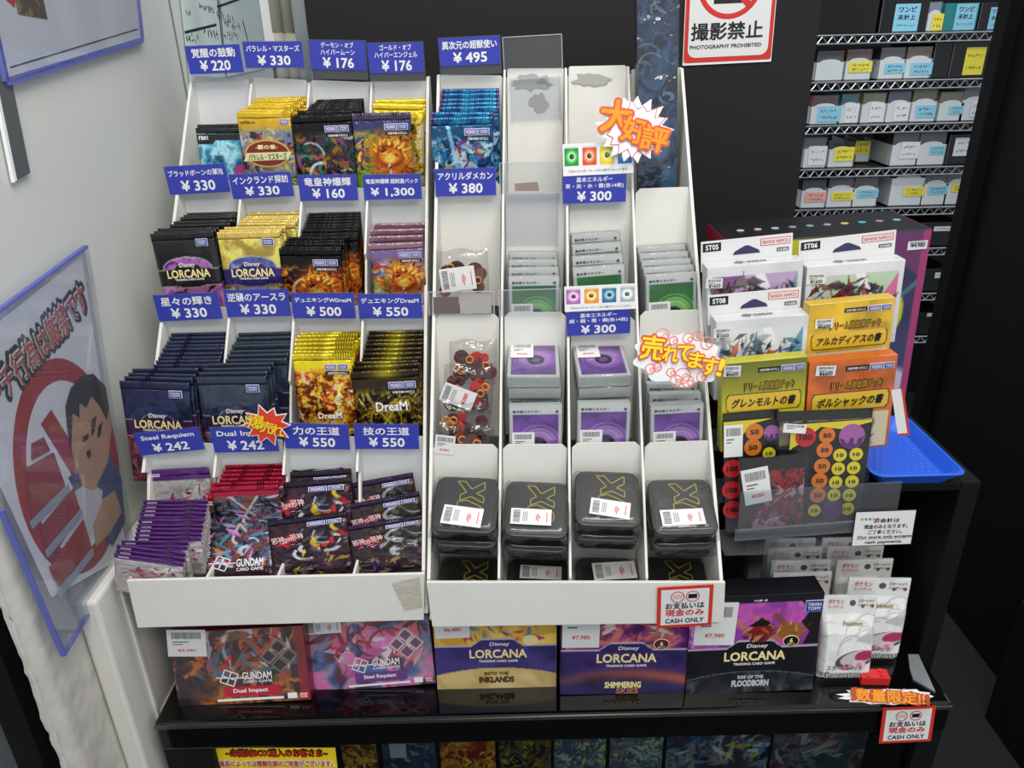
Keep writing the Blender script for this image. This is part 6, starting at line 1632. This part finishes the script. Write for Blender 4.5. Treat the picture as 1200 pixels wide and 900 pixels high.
# lower poster: clear blue-edged sleeve with a no-searching picture
F = Fr([(-40, 393), (102, 290), (150, 637), (75, 768)], (-0.487, 0.8, 1.1), WN)
OUT = [(-36, 390), (101, 289), (154, 634), (75, 768), (2, 598)]
o = thing('ban_poster', 'poster in clear blue-edged sleeve with red ban ring, on the white wall', 'poster', F.M)
part('sleeve_back', MB().prism(wall_poly(F, OUT), -0.003, -0.002), clear('poster_film', (0.93, 0.94, 0.96), 0.04, 0.1, haze=0.15), o)
part('poster_paper', MB().prism(wall_poly(F, [(-30, 402), (97, 300), (150, 650), (62, 700), (-2, 560)]), -0.0018, -0.001), mat('poster_white', (0.90, 0.91, 0.93), 0.4), o)
for p, q in ((OUT[0], OUT[1]), (OUT[4], OUT[3]), (OUT[3], OUT[2])): part('blue_edge', MB().prism(strip(F, p, q, 0.0035 if q != OUT[2] else 0.002), -0.003, 0.002), EDGB, o)
c_, e1, e2 = Vector(F.loc(86, 548)), Vector(F.loc(86, 416)), Vector(F.loc(137, 560))
ry, rx = (e1 - c_).length, (e2 - c_).length
ell = lambda k: [(c_.x + rx * k * math.cos(a / 24 * math.pi), c_.y + ry * k * math.sin(a / 24 * math.pi)) for a in range(48)]
BRED2 = mat('ban_red', (0.66, 0.16, 0.18), 0.45)
part('ban_ring', MB().prism(ell(1.0), -0.001, -0.0006), BRED2, o); part('ring_field', MB().prism(ell(0.80), -0.0006, -0.0003), mat('poster_white', None), o)
part('ban_bar', MB().prism(wall_poly(F, [(48, 497), (60, 480), (128, 590), (118, 612)]), -0.0003, 0), BRED2, o)
for pts, m, z, nm in (([(80, 560), (100, 540), (124, 520), (142, 560), (146, 612), (132, 640), (104, 610)], mat('figure_navy', (0.20, 0.28, 0.47), 0.5), 0.0004, 'figure_jacket'),
                      ([(88, 575), (104, 565), (120, 575), (116, 610), (100, 640), (84, 620)], mat('figure_shirt', (0.80, 0.78, 0.80), 0.5), 0.0006, 'figure_shirt'),
                      ([(80, 486), (100, 462), (122, 470), (130, 500), (126, 540), (110, 574), (98, 572), (88, 545), (80, 515)], mat('figure_skin', (0.76, 0.58, 0.46), 0.5), 0.0009, 'figure_face'),
                      ([(76, 476), (82, 455), (96, 440), (108, 438), (122, 452), (127, 478), (124, 492), (116, 476), (106, 464), (100, 478), (92, 472), (92, 490), (84, 484), (82, 530), (78, 500)], INK, 0.0012, 'figure_hair'),
                      ([(106, 492), (112, 487), (110, 505), (106, 512)], INK, 0.0012, 'figure_brow'), ([(114, 500), (119, 494), (117, 510), (113, 514)], INK, 0.0012, 'figure_brow'), ([(96, 512), (103, 508), (102, 515), (96, 518)], INK, 0.0012, 'figure_eye'),
                      ([(100, 530), (104, 526), (106, 534), (102, 538)], INK, 0.0012, 'figure_mouth'),
                      ([(120, 585), (134, 575), (142, 600), (128, 625), (112, 640), (108, 615)], mat('figure_skin', None), 0.0009, 'figure_arm')):
    part(nm, MB().prism(wall_poly(F, pts), z - 0.0005, z), m, o)
for i, (p, q, s1, s2) in enumerate([((30, 548), (62, 530), (76, 570), (37, 610)), ((46, 618), (85, 572), (94, 600), (58, 658)), ((57, 665), (97, 608), (107, 643), (68, 688)), ((36, 520), (50, 512), (58, 528), (36, 540))]):
    part('card_back', MB().prism(wall_poly(F, [p, q, s1, s2]), 0.0006, 0.0010), mat('card_red', (0.60, 0.13, 0.15), 0.5), o)
for p, q in (((35, 616), (80, 571)), ((53, 650), (95, 600)), ((67, 698), (108, 646))): part('grey_bar', MB().prism(strip(F, p, q, 0.009), 0.001, 0.0014), mat('bar_grey', (0.60, 0.64, 0.70), 0.5), o)
a, b = Vector(F.loc(-30, 487)), Vector(F.loc(99, 345)); m_ = (a + b) / 2; d = b - a
rot = math.degrees(math.atan2(d.y, d.x))
letters(o, 'サーチ行為は厳禁です', m_.x, m_.y, d.length * 1.05, 0.047, INK, -0.0004, 0.13, rot, name='text_outline'); letters(o, 'サーチ行為は厳禁です', m_.x, m_.y, d.length, 0.036, WHITE, 0.0002, 0.05, rot, name='text_inline'); letters(o, 'サーチ行為は厳禁です', m_.x, m_.y, d.length * 0.99, 0.033, mat('text_red', (0.72, 0.28, 0.22), 0.5), 0.0012, 0.015, rot, name='text')
part('sleeve_front', MB().prism(wall_poly(F, OUT), 0.0026, 0.0030), clear('poster_front', (0.95, 0.955, 0.965), 0.05, 0.06, haze=0.03), o)
# upper poster
F = Fr([(-8, -30), (158, -40), (168, 47), (8, 97)], (-0.492, 1.0, 1.5), WN)
OUT = [(-45, -150), (146, -150), (167, 47), (8, 96)]
o = thing('wall_poster', 'white poster in clear blue-edged sleeve at the top left of the wall', 'poster', F.M)
part('poster_paper', MB().prism(wall_poly(F, OUT), -0.003, -0.001), mat('poster_pale', (0.88, 0.89, 0.91), 0.4), o)
for p, q in zip(OUT, OUT[1:] + OUT[:1]): part('blue_edge', MB().prism(strip(F, p, q, 0.007), -0.004, 0.001), EDGB, o)
part('black_rule', MB().prism(strip(F, (13, 79), (162, 34), 0.0014), -0.001, -0.0006), INK, o)
A = Art(1.2, 30, (0.2, 0.16, 0.12)); A.paint([(0.15, 0.12, 0.1), (0.4, 0.33, 0.2), (0.25, 0.2, 0.16), (0.6, 0.5, 0.3)], 5, 361)
a = Vector(F.loc(55, 16)) - Vector(F.loc(24, 23)); cx, cy = F.loc(40, 20)
link('poster_picture', art_mesh('picture', A, a.length, a.length * 1.2, PRINT, None, 0), o, Matrix.Translation((cx, cy + a.length * 1.2, -0.0006)))
part('red_flash', MB().prism(wall_poly(F, [(8, 0), (18, 9), (19, -4)]), -0.001, -0.0005), RED, o)
part('sleeve_front', MB().prism(wall_poly(F, OUT), 0.001, 0.0014), clear('poster_front', None), o)
# grey metal bar
F = Fr([(-10, 60), (8, 70), (33, 203), (13, 214)], (-0.4975, 0.8, 1.4), WN)
o = thing('wall_bar', 'grey metal bar with white edge on the wall under the upper poster', 'bar', F.M)
part('bar', MB().prism(wall_poly(F, [(-20, 40), (0, 40), (33, 203), (15, 212)]), 0, 0.003), mat('bar_metal', (0.36, 0.39, 0.40), 0.45, metal=0.3), o, 0.0015)
part('bar_edge', MB().prism(wall_poly(F, [(-22, 40), (-19, 40), (16, 211), (13, 214)]), 0, 0.0035), WHITE, o)
# price list sheets with handwriting at the back of the wall
PCY = mat('pale_cyan_paper', (0.83, 0.88, 0.88), 0.5)
MARK = mat('marker_ink', (0.06, 0.06, 0.06), 0.5)


def scribble(parent, cx, cy, w_, h_, seed, m=None, z=0.0006, rot=0.0):
    """hand-written strokes, one mesh per line of writing"""
    rnd = random.Random(seed); b = MB(); n = max(3, int(w_ / h_ * 1.3)); a = math.radians(rot)
    for i in range(n):
        x0 = cx - w_ / 2 + w_ * (i + 0.5) / n
        for _ in range(3):
            p = Vector((x0 + rnd.uniform(-0.4, 0.4) * w_ / n, cy + rnd.uniform(-0.5, 0.5) * h_)); q = Vector((x0 + rnd.uniform(-0.4, 0.4) * w_ / n, cy + rnd.uniform(-0.5, 0.5) * h_))
            d = q - p
            if d.length < h_ * 0.25: continue
            nn = Vector((-d.y, d.x)).normalized() * h_ * 0.07
            b.prism([tuple(p - nn), tuple(q - nn), tuple(q + nn), tuple(p + nn)], z - 0.0002, z)
    return part('handwriting', b, m or MARK, parent)


F = Fr([(212, -30), (300, -50), (310, 70), (225, 85)], (-0.4975, 1.5, 1.5), WN)
for nm, pts, lab in (('wall_list', [(205, -60), (245, -75), (264, 90), (222, 95)], 'pale handwritten list sheet behind the leftmost price tags'), ('wall_list', [(252, -75), (290, -90), (312, 80), (266, 90)], 'pale handwritten list sheet with slanted writing, nearer the tubes')):
    o = thing(nm, lab, 'sheet', F.M)
    part('sheet', MB().prism(wall_poly(F, pts), 0, 0.0006), PCY, o)
    if pts[0][0] < 230:
        for p, q in (((216, 38), (253, 29)), ((214, -10), (250, -20)), ((248, -60), (264, 88))): part('black_rule', MB().prism(strip(F, p, q, 0.004), 0.0006, 0.001), INK, o)
        for i, (x, y, w_, h_) in enumerate(((242, 10, 0.07, 0.012), (220, 15, 0.02, 0.012), (225, 44, 0.06, 0.014), (247, 40, 0.07, 0.016), (240, 68, 0.06, 0.014))): scribble(o, *F.loc(x, y), w_, h_, 40 + i, None, 0.0008, 8)
    else:
        for p, q in (((254, 8), (280, -1)), ((284, 24), (291, 52))): part('black_rule', MB().prism(strip(F, p, q, 0.004), 0.0006, 0.001), INK, o)
        for i, (x, y, w_, h_) in enumerate(((264, 20, 0.09, 0.016), (272, 30, 0.09, 0.016), (270, 42, 0.08, 0.016))): scribble(o, *F.loc(x, y), w_, h_, 50 + i, None, 0.0008, 20)
# two pale tubes and a white channel hanging at the back
TUB = mat('ivory_tube', (0.80, 0.79, 0.72), 0.45)
for i, x in enumerate((326, 341)):
    c = at(x, 38, Y=1.42)
    o = thing('hanging_tube', 'ivory tube hanging %s behind the left rack' % ('beside the white channel' if i == 0 else 'beside the clear strip and black wall'), 'tube', Matrix.Translation((c.x, 1.42, 0)))
    part('tube', MB().tube((0, 0, c.z), (0, 0, 2.0), 0.0125, 18), TUB, o, smooth=True); part('tube_end', MB().tube((0, 0, c.z - 0.08), (0, 0, c.z), 0.0115, 18), TUB, o, smooth=True)
c = at(316, 35, Y=1.42)
o = thing('white_channel', 'white channel post hanging left of the ivory tubes', 'post', Matrix.Translation((c.x, 1.42, 0)))
part('channel', MB().box(-0.008, 0.008, -0.01, 0.01, 1.475, 2.0), WHITE, o, 0.001); part('hook', MB().tube((0, 0, 1.44), (0, 0, 1.476), 0.004), BLACKM, o)

# ------------------------------------------------------------------ goods behind the counter's glass
CASE = [((398, 868), (440, 867), 'dark gold carton', 'gold', 'behind the glass beside the yellow notice'), ((446, 868), (510, 867), 'blue grey carton with pale slips', 'blue', 'behind the glass, third from the left'),
        ((514, 867), (580, 866), 'red and gold carton', 'red', 'behind the glass under the third game box'), ((584, 866), (646, 865), 'black and gold carton', 'blk', 'behind the glass right of the red and gold one'),
        ((649, 866), (711, 865), 'green and violet carton', 'gr', 'behind the glass, left of its green twin'), ((715, 865), (778, 864), 'green and violet carton', 'gr', 'behind the glass, right of its green twin'),
        ((782, 864), (904, 862), 'wide black and blue carton', 'bb', 'behind the glass under the black game box'), ((907, 862), (1018, 860), 'wide dark red carton', 'dr', 'behind the glass at its right end')]
PALS = {'gold': ([(0.2, 0.12, 0.06), (0.6, 0.42, 0.1), (0.85, 0.65, 0.2), (0.25, 0.12, 0.2)], [(0.9, 0.75, 0.3), (0.5, 0.2, 0.1)]), 'blue': ([(0.12, 0.15, 0.22), (0.2, 0.25, 0.36), (0.15, 0.18, 0.26)], [(0.5, 0.55, 0.6), (0.3, 0.35, 0.45)]),
        'red': ([(0.45, 0.08, 0.06), (0.6, 0.4, 0.1), (0.75, 0.55, 0.15), (0.4, 0.1, 0.08)], [(0.85, 0.7, 0.25), (0.6, 0.12, 0.1)]), 'blk': ([(0.07, 0.06, 0.05), (0.12, 0.1, 0.07), (0.5, 0.42, 0.12), (0.08, 0.07, 0.06)], [(0.7, 0.6, 0.2), (0.3, 0.3, 0.3)]),
        'gr': ([(0.25, 0.32, 0.3), (0.5, 0.6, 0.5), (0.3, 0.25, 0.4), (0.15, 0.3, 0.35), (0.6, 0.65, 0.62)], [(0.2, 0.2, 0.25), (0.8, 0.78, 0.4), (0.45, 0.4, 0.55)]), 'bb': ([(0.08, 0.1, 0.14), (0.5, 0.52, 0.52), (0.1, 0.2, 0.35), (0.2, 0.18, 0.2)], [(0.75, 0.7, 0.25), (0.2, 0.45, 0.65), (0.8, 0.8, 0.8), (0.3, 0.15, 0.3)]),
        'dr': ([(0.16, 0.09, 0.11), (0.28, 0.14, 0.17), (0.4, 0.42, 0.44), (0.12, 0.2, 0.2)], [(0.6, 0.6, 0.6), (0.45, 0.15, 0.2), (0.2, 0.3, 0.35)])}
for i, (p, q, nm, k, wh) in enumerate(CASE):
    a, b = at(p[0], p[1], Y=0.745), at(q[0], q[1], Y=0.745); w_ = b.x - a.x; top = 0.655; h_ = top - 0.421
    A = Art(h_ / w_, 70, PALS[k][0][0]); A.paint(PALS[k][0], 3.5, 400 + i, 1, 1, 1.2); A.shards(PALS[k][1], 60, 400 + i, size=0.25); A.swirls(PALS[k][1], 12, 400 + i, size=0.22, w=0.015); A.shards(PALS[k][1], 30, 500 + i, y=(0.7, 1), size=0.3)
    o = thing('carton', '%s %s' % (nm, wh), 'box', Matrix(((1, 0, 0, (a.x + b.x) / 2), (0, 0, -1, 0.745), (0, 1, 0, top), (0, 0, 0, 1))), 'cartons behind the glass')
    part('box_body', MB().box(-w_ / 2, w_ / 2, -h_, 0, -0.06, 0), side_mat(PALS[k][0][0], 'case_carton_%d' % i), o, 0.001)
    link('printed_front', art_mesh('front', A, w_ - 0.001, h_ - 0.001, PRINT, None, -0.0005), o, Matrix.Translation((0, 0, 0.0004)))
    if k in ('blue', 'red', 'blk', 'gr'): part('paper_slip', MB().box(-w_ * 0.35, w_ * (0.1 if k != 'blue' else -0.05), -0.018 if k != 'blue' else -0.05, -0.001, 0.0008, 0.0011), mat('slip_grey', (0.62, 0.64, 0.66), 0.5), o)
F = Fr([(251, 878), (394, 875), (401, 960), (262, 965)], (0, 0.7212, 0.6), VERT)
o = thing('yellow_notice', 'yellow notice with red and black writing stuck on the counter glass', 'sign', F.M)
part('notice_sheet', MB().box(-F.w / 2, F.w / 2, -F.h / 2, F.h / 2, -0.0006, 0), mat('notice_yellow', (0.96, 0.83, 0.12), 0.45), o)
for t, y, w_, hx in (('~未開封BOX購入のお客さま~', 882, 0.8, 0.095), ('商品によっては種類在庫のご用意がございます。', 894, 0.92, 0.08), ('スタッフまでお声がけください。', 906, 0.8, 0.085)):
    a_, b_ = F.loc(324, y); letters(o, t, a_, b_, F.w * (w_ + 0.03), F.h * hx * 1.25, INK if y < 890 else WHITE, 0.0003, 0.07); letters(o, t, a_, b_, F.w * w_, F.h * hx, mat('notice_red', (0.80, 0.18, 0.12), 0.5) if y < 900 else INK, 0.0014, 0.02)

# ------------------------------------------------------------------ wire shelving with card bins, far right
SY = 2.40
BIN = mat('frosted_plastic', (0.83, 0.85, 0.86), 0.35, var=0.05); BINC = clear('frosted_clear', (0.88, 0.9, 0.92), 0.04, 0.25, haze=0.08)
NOTE = {'b': mat('note_blue', (0.55, 0.80, 0.90), 0.6), 'y': mat('note_yellow', (0.93, 0.87, 0.28), 0.6), 'w': mat('note_white', (0.88, 0.89, 0.90), 0.6), 'p': mat('note_pink', (0.92, 0.66, 0.62), 0.6), 't': mat('teal_box', (0.1, 0.5, 0.5), 0.5)}
sh = thing('wire_shelving', 'chrome wire shelving full of card bins, far right beyond the wall', 'shelving')
SZ = []
for y in (40, 95, 146, 197, 244, 292, 345, 395):
    z = at(1050, y, Y=SY).z; SZ.append(z)
    g = MB()
    g.tube((0.86, SY, z), (1.62, SY, z), 0.0035); g.tube((0.86, SY, z - 0.022), (1.62, SY, z - 0.022), 0.003)
    for i in range(26):
        x = 0.87 + i * 0.029; g.tube((x, SY, z - 0.021), (x + 0.0145, SY, z - 0.001), 0.0022, 6); g.tube((x + 0.0145, SY, z - 0.001), (x + 0.029, SY, z - 0.021), 0.0022, 6)
    part('shelf_rail', g, STEEL, sh)
    part('shelf_deck', MB().box(0.86, 1.62, SY + 0.004, SY + 0.36, z - 0.006, z - 0.001), mat('deck_grey', (0.22, 0.22, 0.23), 0.5), sh)
part('post', MB().tube((0.85, SY + 0.01, 0), (0.85, SY + 0.01, 1.75), 0.012, 12), STEEL, sh, smooth=True); part('post', MB().tube((1.63, SY + 0.01, 0), (1.63, SY + 0.01, 1.75), 0.012, 12), STEEL, sh, smooth=True)
# (shelf, kind, x0, x1, top y, note (colour, x0, y0, x1, y1) or None, contents colour, depth behind the rail)
BINS = [
    (0, 'box', 963, 1033, -10, None, None, 'plain black box at the left end of the top shelf'), (0, 'box', 1036, 1092, -5, ('b', 1045, 4, 1080, 38), None, 'black box with blue note on the top shelf'),
    (0, 'bin', 1090, 1107, 2, ('y', 1090, 16, 1107, 38), (0.75, 0.75, 0.78), 'bin with yellow note on the top shelf'), (0, 'tbox', 1109, 1149, 4, ('b', 1116, 4, 1147, 37), None, 'teal box with blue note on the top shelf'),
    (0, 'box', 1151, 1185, 3, ('b', 1156, 8, 1180, 37), None, 'black box with blue note at the right end of top shelf'),
    (1, 'bin', 958, 992, 60, None, (0.12, 0.12, 0.13), 'frosted bin without note, left end of the second shelf'), (1, 'bin', 993, 1025, 58, ('y', 994, 72, 1023, 85), (0.6, 0.25, 0.18), 'bin with yellow note on the second shelf'),
    (1, 'bin', 1033, 1064, 56, ('b', 1036, 74, 1062, 86), (0.3, 0.25, 0.25), 'bin with blue note left of its blue-noted neighbour, second shelf'), (1, 'bin', 1064, 1096, 55, ('b', 1066, 73, 1094, 88), (0.65, 0.42, 0.15), 'bin with blue note and amber contents, second shelf'),
    (1, 'box', 1097, 1118, 50, None, None, 'narrow black box on the second shelf'), (1, 'box', 1119, 1166, 48, ('y', 1127, 55, 1157, 88), None, 'black box with big yellow note on the second shelf'),
    (2, 'bin', 952, 986, 112, ('b', 957, 124, 987, 143), (0.6, 0.35, 0.35), 'bin with blue note at the left of the third shelf'), (2, 'bin', 987, 1010, 110, ('w', 988, 121, 1008, 144), (0.3, 0.6, 0.7), 'bin with white note and teal contents, third shelf'),
    (2, 'bin', 1012, 1042, 109, ('w', 1017, 120, 1037, 143), (0.75, 0.7, 0.4), 'bin with white note and mixed contents, third shelf'), (2, 'bin', 1042, 1071, 107, ('w', 1046, 120, 1067, 142), (0.4, 0.2, 0.5), 'bin with white note and violet contents, third shelf'),
    (2, 'bin', 1071, 1102, 105, ('b', 1072, 123, 1098, 138), (0.55, 0.5, 0.2), 'bin with blue note, right part of the third shelf'), (2, 'bin', 1103, 1133, 108, ('b', 1112, 124, 1130, 134), (0.72, 0.66, 0.42), 'yellowish bin with small blue note, third shelf'), (2, 'bin', 1131, 1162, 102, ('w', 1136, 119, 1156, 137), (0.6, 0.6, 0.62), 'bin with white note at the right of the third shelf'),
    (3, 'bin', 944, 972, 161, ('w', 946, 171, 970, 194), (0.6, 0.6, 0.6), 'bin with white note, left end of the fourth shelf'), (3, 'bin', 972, 1003, 172, ('y', 977, 172, 1002, 189), None, 'bin with yellow note on the fourth shelf'), (3, 'back', 1005, 1022, 165, ('y', 1001, 165, 1021, 181), None, 'bin with yellow note set back on the fourth shelf'),
    (3, 'bin', 1048, 1081, 155, ('w', 1054, 166, 1079, 186), (0.2, 0.2, 0.2), 'long grey bin with white note on the fourth shelf'), (3, 'bin', 1079, 1113, 155, ('b', 1089, 171, 1109, 181), (0.25, 0.22, 0.2), 'bin with small blue note on the fourth shelf'), (3, 'box', 1114, 1149, 158, ('w', 1116, 161, 1147, 183), None, 'black box with white note on the fourth shelf'),
    (4, 'bin', 941, 971, 211, ('p', 942, 225, 969, 237), (0.15, 0.15, 0.16), 'bin with pink note at the left of the fifth shelf'), (4, 'bin', 972, 1004, 207, ('y', 974, 225, 1001, 235), (0.35, 0.35, 0.36), 'bin with yellow note beside the pink-noted one'), (4, 'bin', 1002, 1032, 208, ('b', 1004, 222, 1030, 232), (0.08, 0.08, 0.09), 'bin with blue note and black contents, fifth shelf'),
    (4, 'back', 1034, 1045, 206, ('y', 1030, 213, 1045, 232), None, 'bin with yellow note set back on the fifth shelf'), (4, 'bin', 1046, 1086, 204, ('y', 1058, 219, 1085, 230), None, 'wide bin with yellow note on the fifth shelf'), (4, 'bin', 1085, 1115, 200, ('b', 1087, 218, 1112, 228), (0.45, 0.3, 0.35), 'bin with blue note on the fifth shelf'), (4, 'bin', 1113, 1140, 198, ('y', 1115, 215, 1136, 225), (0.5, 0.48, 0.45), 'bin with yellow note at the right of the fifth shelf'),
    (5, 'box', 1050, 1084, 250, None, None, 'plain black box behind the large dark box'), (5, 'box', 1085, 1128, 247, ('w', 1094, 265, 1117, 271), None, 'black box with white strip under the fifth shelf'),
    (6, 'box', 1076, 1118, 300, ('w', 1095, 319, 1115, 326), None, 'black box with white strip on the lower shelf'), (7, 'box', 1072, 1112, 352, ('w', 1087, 344, 1109, 367), None, 'black box with grey label on the lower shelf'), ]
for si, kind, x0, x1, yt, note, cont, lab in BINS:
    Y0 = SY + 0.012 + (0.09 if kind == 'back' else 0.0)
    zb_ = SZ[si] + 0.0045
    a, b = at(x0, yt, Y=Y0), at(x1, yt, Y=Y0)
    wd, ht = b.x - a.x - 0.001, max(0.05, min(a.z - zb_, 0.076 if si > 4 else 0.116)); cx = (a.x + b.x) / 2
    M = Matrix(((1, 0, 0, cx), (0, 0, -1, Y0), (0, 1, 0, zb_), (0, 0, 0, 1)))
    o = thing('card_bin' if kind in ('bin', 'back') else 'card_box', lab, 'storage bin' if kind in ('bin', 'back') else 'storage box', M, 'bins on the wire shelving')
    if kind in ('bin', 'back'):
        fh = ht * (0.72 if cont else 1.0); hw = wd / 2
        pts = [(-hw, 0), (hw, 0), (hw, fh * 0.86)] + [(hw * (1 - 2 * t), fh * (0.86 + 0.14 * math.sin(math.pi * min(1, max(0, (t - 0.12) / 0.76))) ** 0.5)) for t in np.linspace(0.12, 0.88, 9)] + [(-hw, fh * 0.86)]
        part('bin_front', MB().prism(pts, -0.002, 0), BIN, o, 0.0005)
        for s in (-1, 1): part('bin_side', MB().add([(s * hw, 0, 0), (s * hw, fh * 0.86, 0), (s * hw, fh * 0.9, -0.2), (s * hw, 0, -0.2), (s * (hw - 0.002), 0, 0), (s * (hw - 0.002), fh * 0.86, 0), (s * (hw - 0.002), fh * 0.9, -0.2), (s * (hw - 0.002), 0, -0.2)], [(0, 1, 2, 3), (4, 7, 6, 5), (0, 4, 5, 1), (1, 5, 6, 2), (2, 6, 7, 3), (3, 7, 4, 0)]), BIN, o)
        part('bin_base', MB().box(-hw, hw, 0, 0.002, -0.2, 0), BIN, o)
        if cont: part('card_stack', MB().box(-hw * 0.84, hw * 0.84, 0.003, ht * 0.97, -0.15, -0.006), mat('cards_%d' % (BINS.index((si, kind, x0, x1, yt, note, cont, lab))), cont, 0.3, var=0.35, vscale=40), o)
        if cont: part('clear_divider', MB().box(-hw * 0.92, hw * 0.92, 0.003, ht, -0.0045, -0.0035), BINC, o)
    else:
        part('box_body', MB().box(-wd / 2, wd / 2, 0, ht, -0.28, 0), NOTE['t'] if kind == 'tbox' else mat('box_black', (0.055, 0.055, 0.06), 0.4), o, 0.001)
        part('box_edge', MB().box(-wd / 2, -wd / 2 + 0.002, 0, ht, 0, 0.0006), mat('edge_grey', (0.4, 0.4, 0.42), 0.4), o)
    if note:
        k, nx0, ny0, nx1, ny1 = note
        n0, n1 = at(nx0, ny1, Y=Y0 - 0.002), at(nx1, ny0, Y=Y0 - 0.002)
        u0, u1, v0, v1 = n0.x - cx, n1.x - cx, max(0.002, n0.z - zb_), n1.z - zb_
        v1 = min(v1, ht - 0.002 if kind in ('box', 'tbox') else v1); v0 = min(v0, v1 - 0.012)
        if v1 - v0 < 0.01: v1 = v0 + 0.012
        nt = part('note', MB().box(u0, u1, v0, v1, 0.0012, 0.0018), NOTE[k], o, label={'b': 'blue', 'y': 'yellow', 'w': 'white', 'p': 'pink'}[k] + ' note')
        if si == 0 and k == 'b':
            letters(nt, 'ワンピ', (u0 + u1) / 2, v0 + (v1 - v0) * 0.80, (u1 - u0) * 0.72, (v1 - v0) * 0.2, MARK, 0.002, 0.03); letters(nt, '未計上', (u0 + u1) / 2, v0 + (v1 - v0) * 0.52, (u1 - u0) * 0.72, (v1 - v0) * 0.2, MARK, 0.002, 0.03)
            scribble(nt, (u0 + u1) / 2, v0 + (v1 - v0) * 0.22, (u1 - u0) * 0.75, (v1 - v0) * 0.1, int(x0), None, 0.0022)
        else:
            nl = 2 if v1 - v0 > 0.022 else 1
            for j in range(nl): scribble(nt, (u0 + u1) / 2, v0 + (v1 - v0) * (0.7 - 0.42 * j if nl == 2 else 0.5), (u1 - u0) * 0.75, min(0.009, (v1 - v0) * 0.3), int(x0) + j, None, 0.0022)
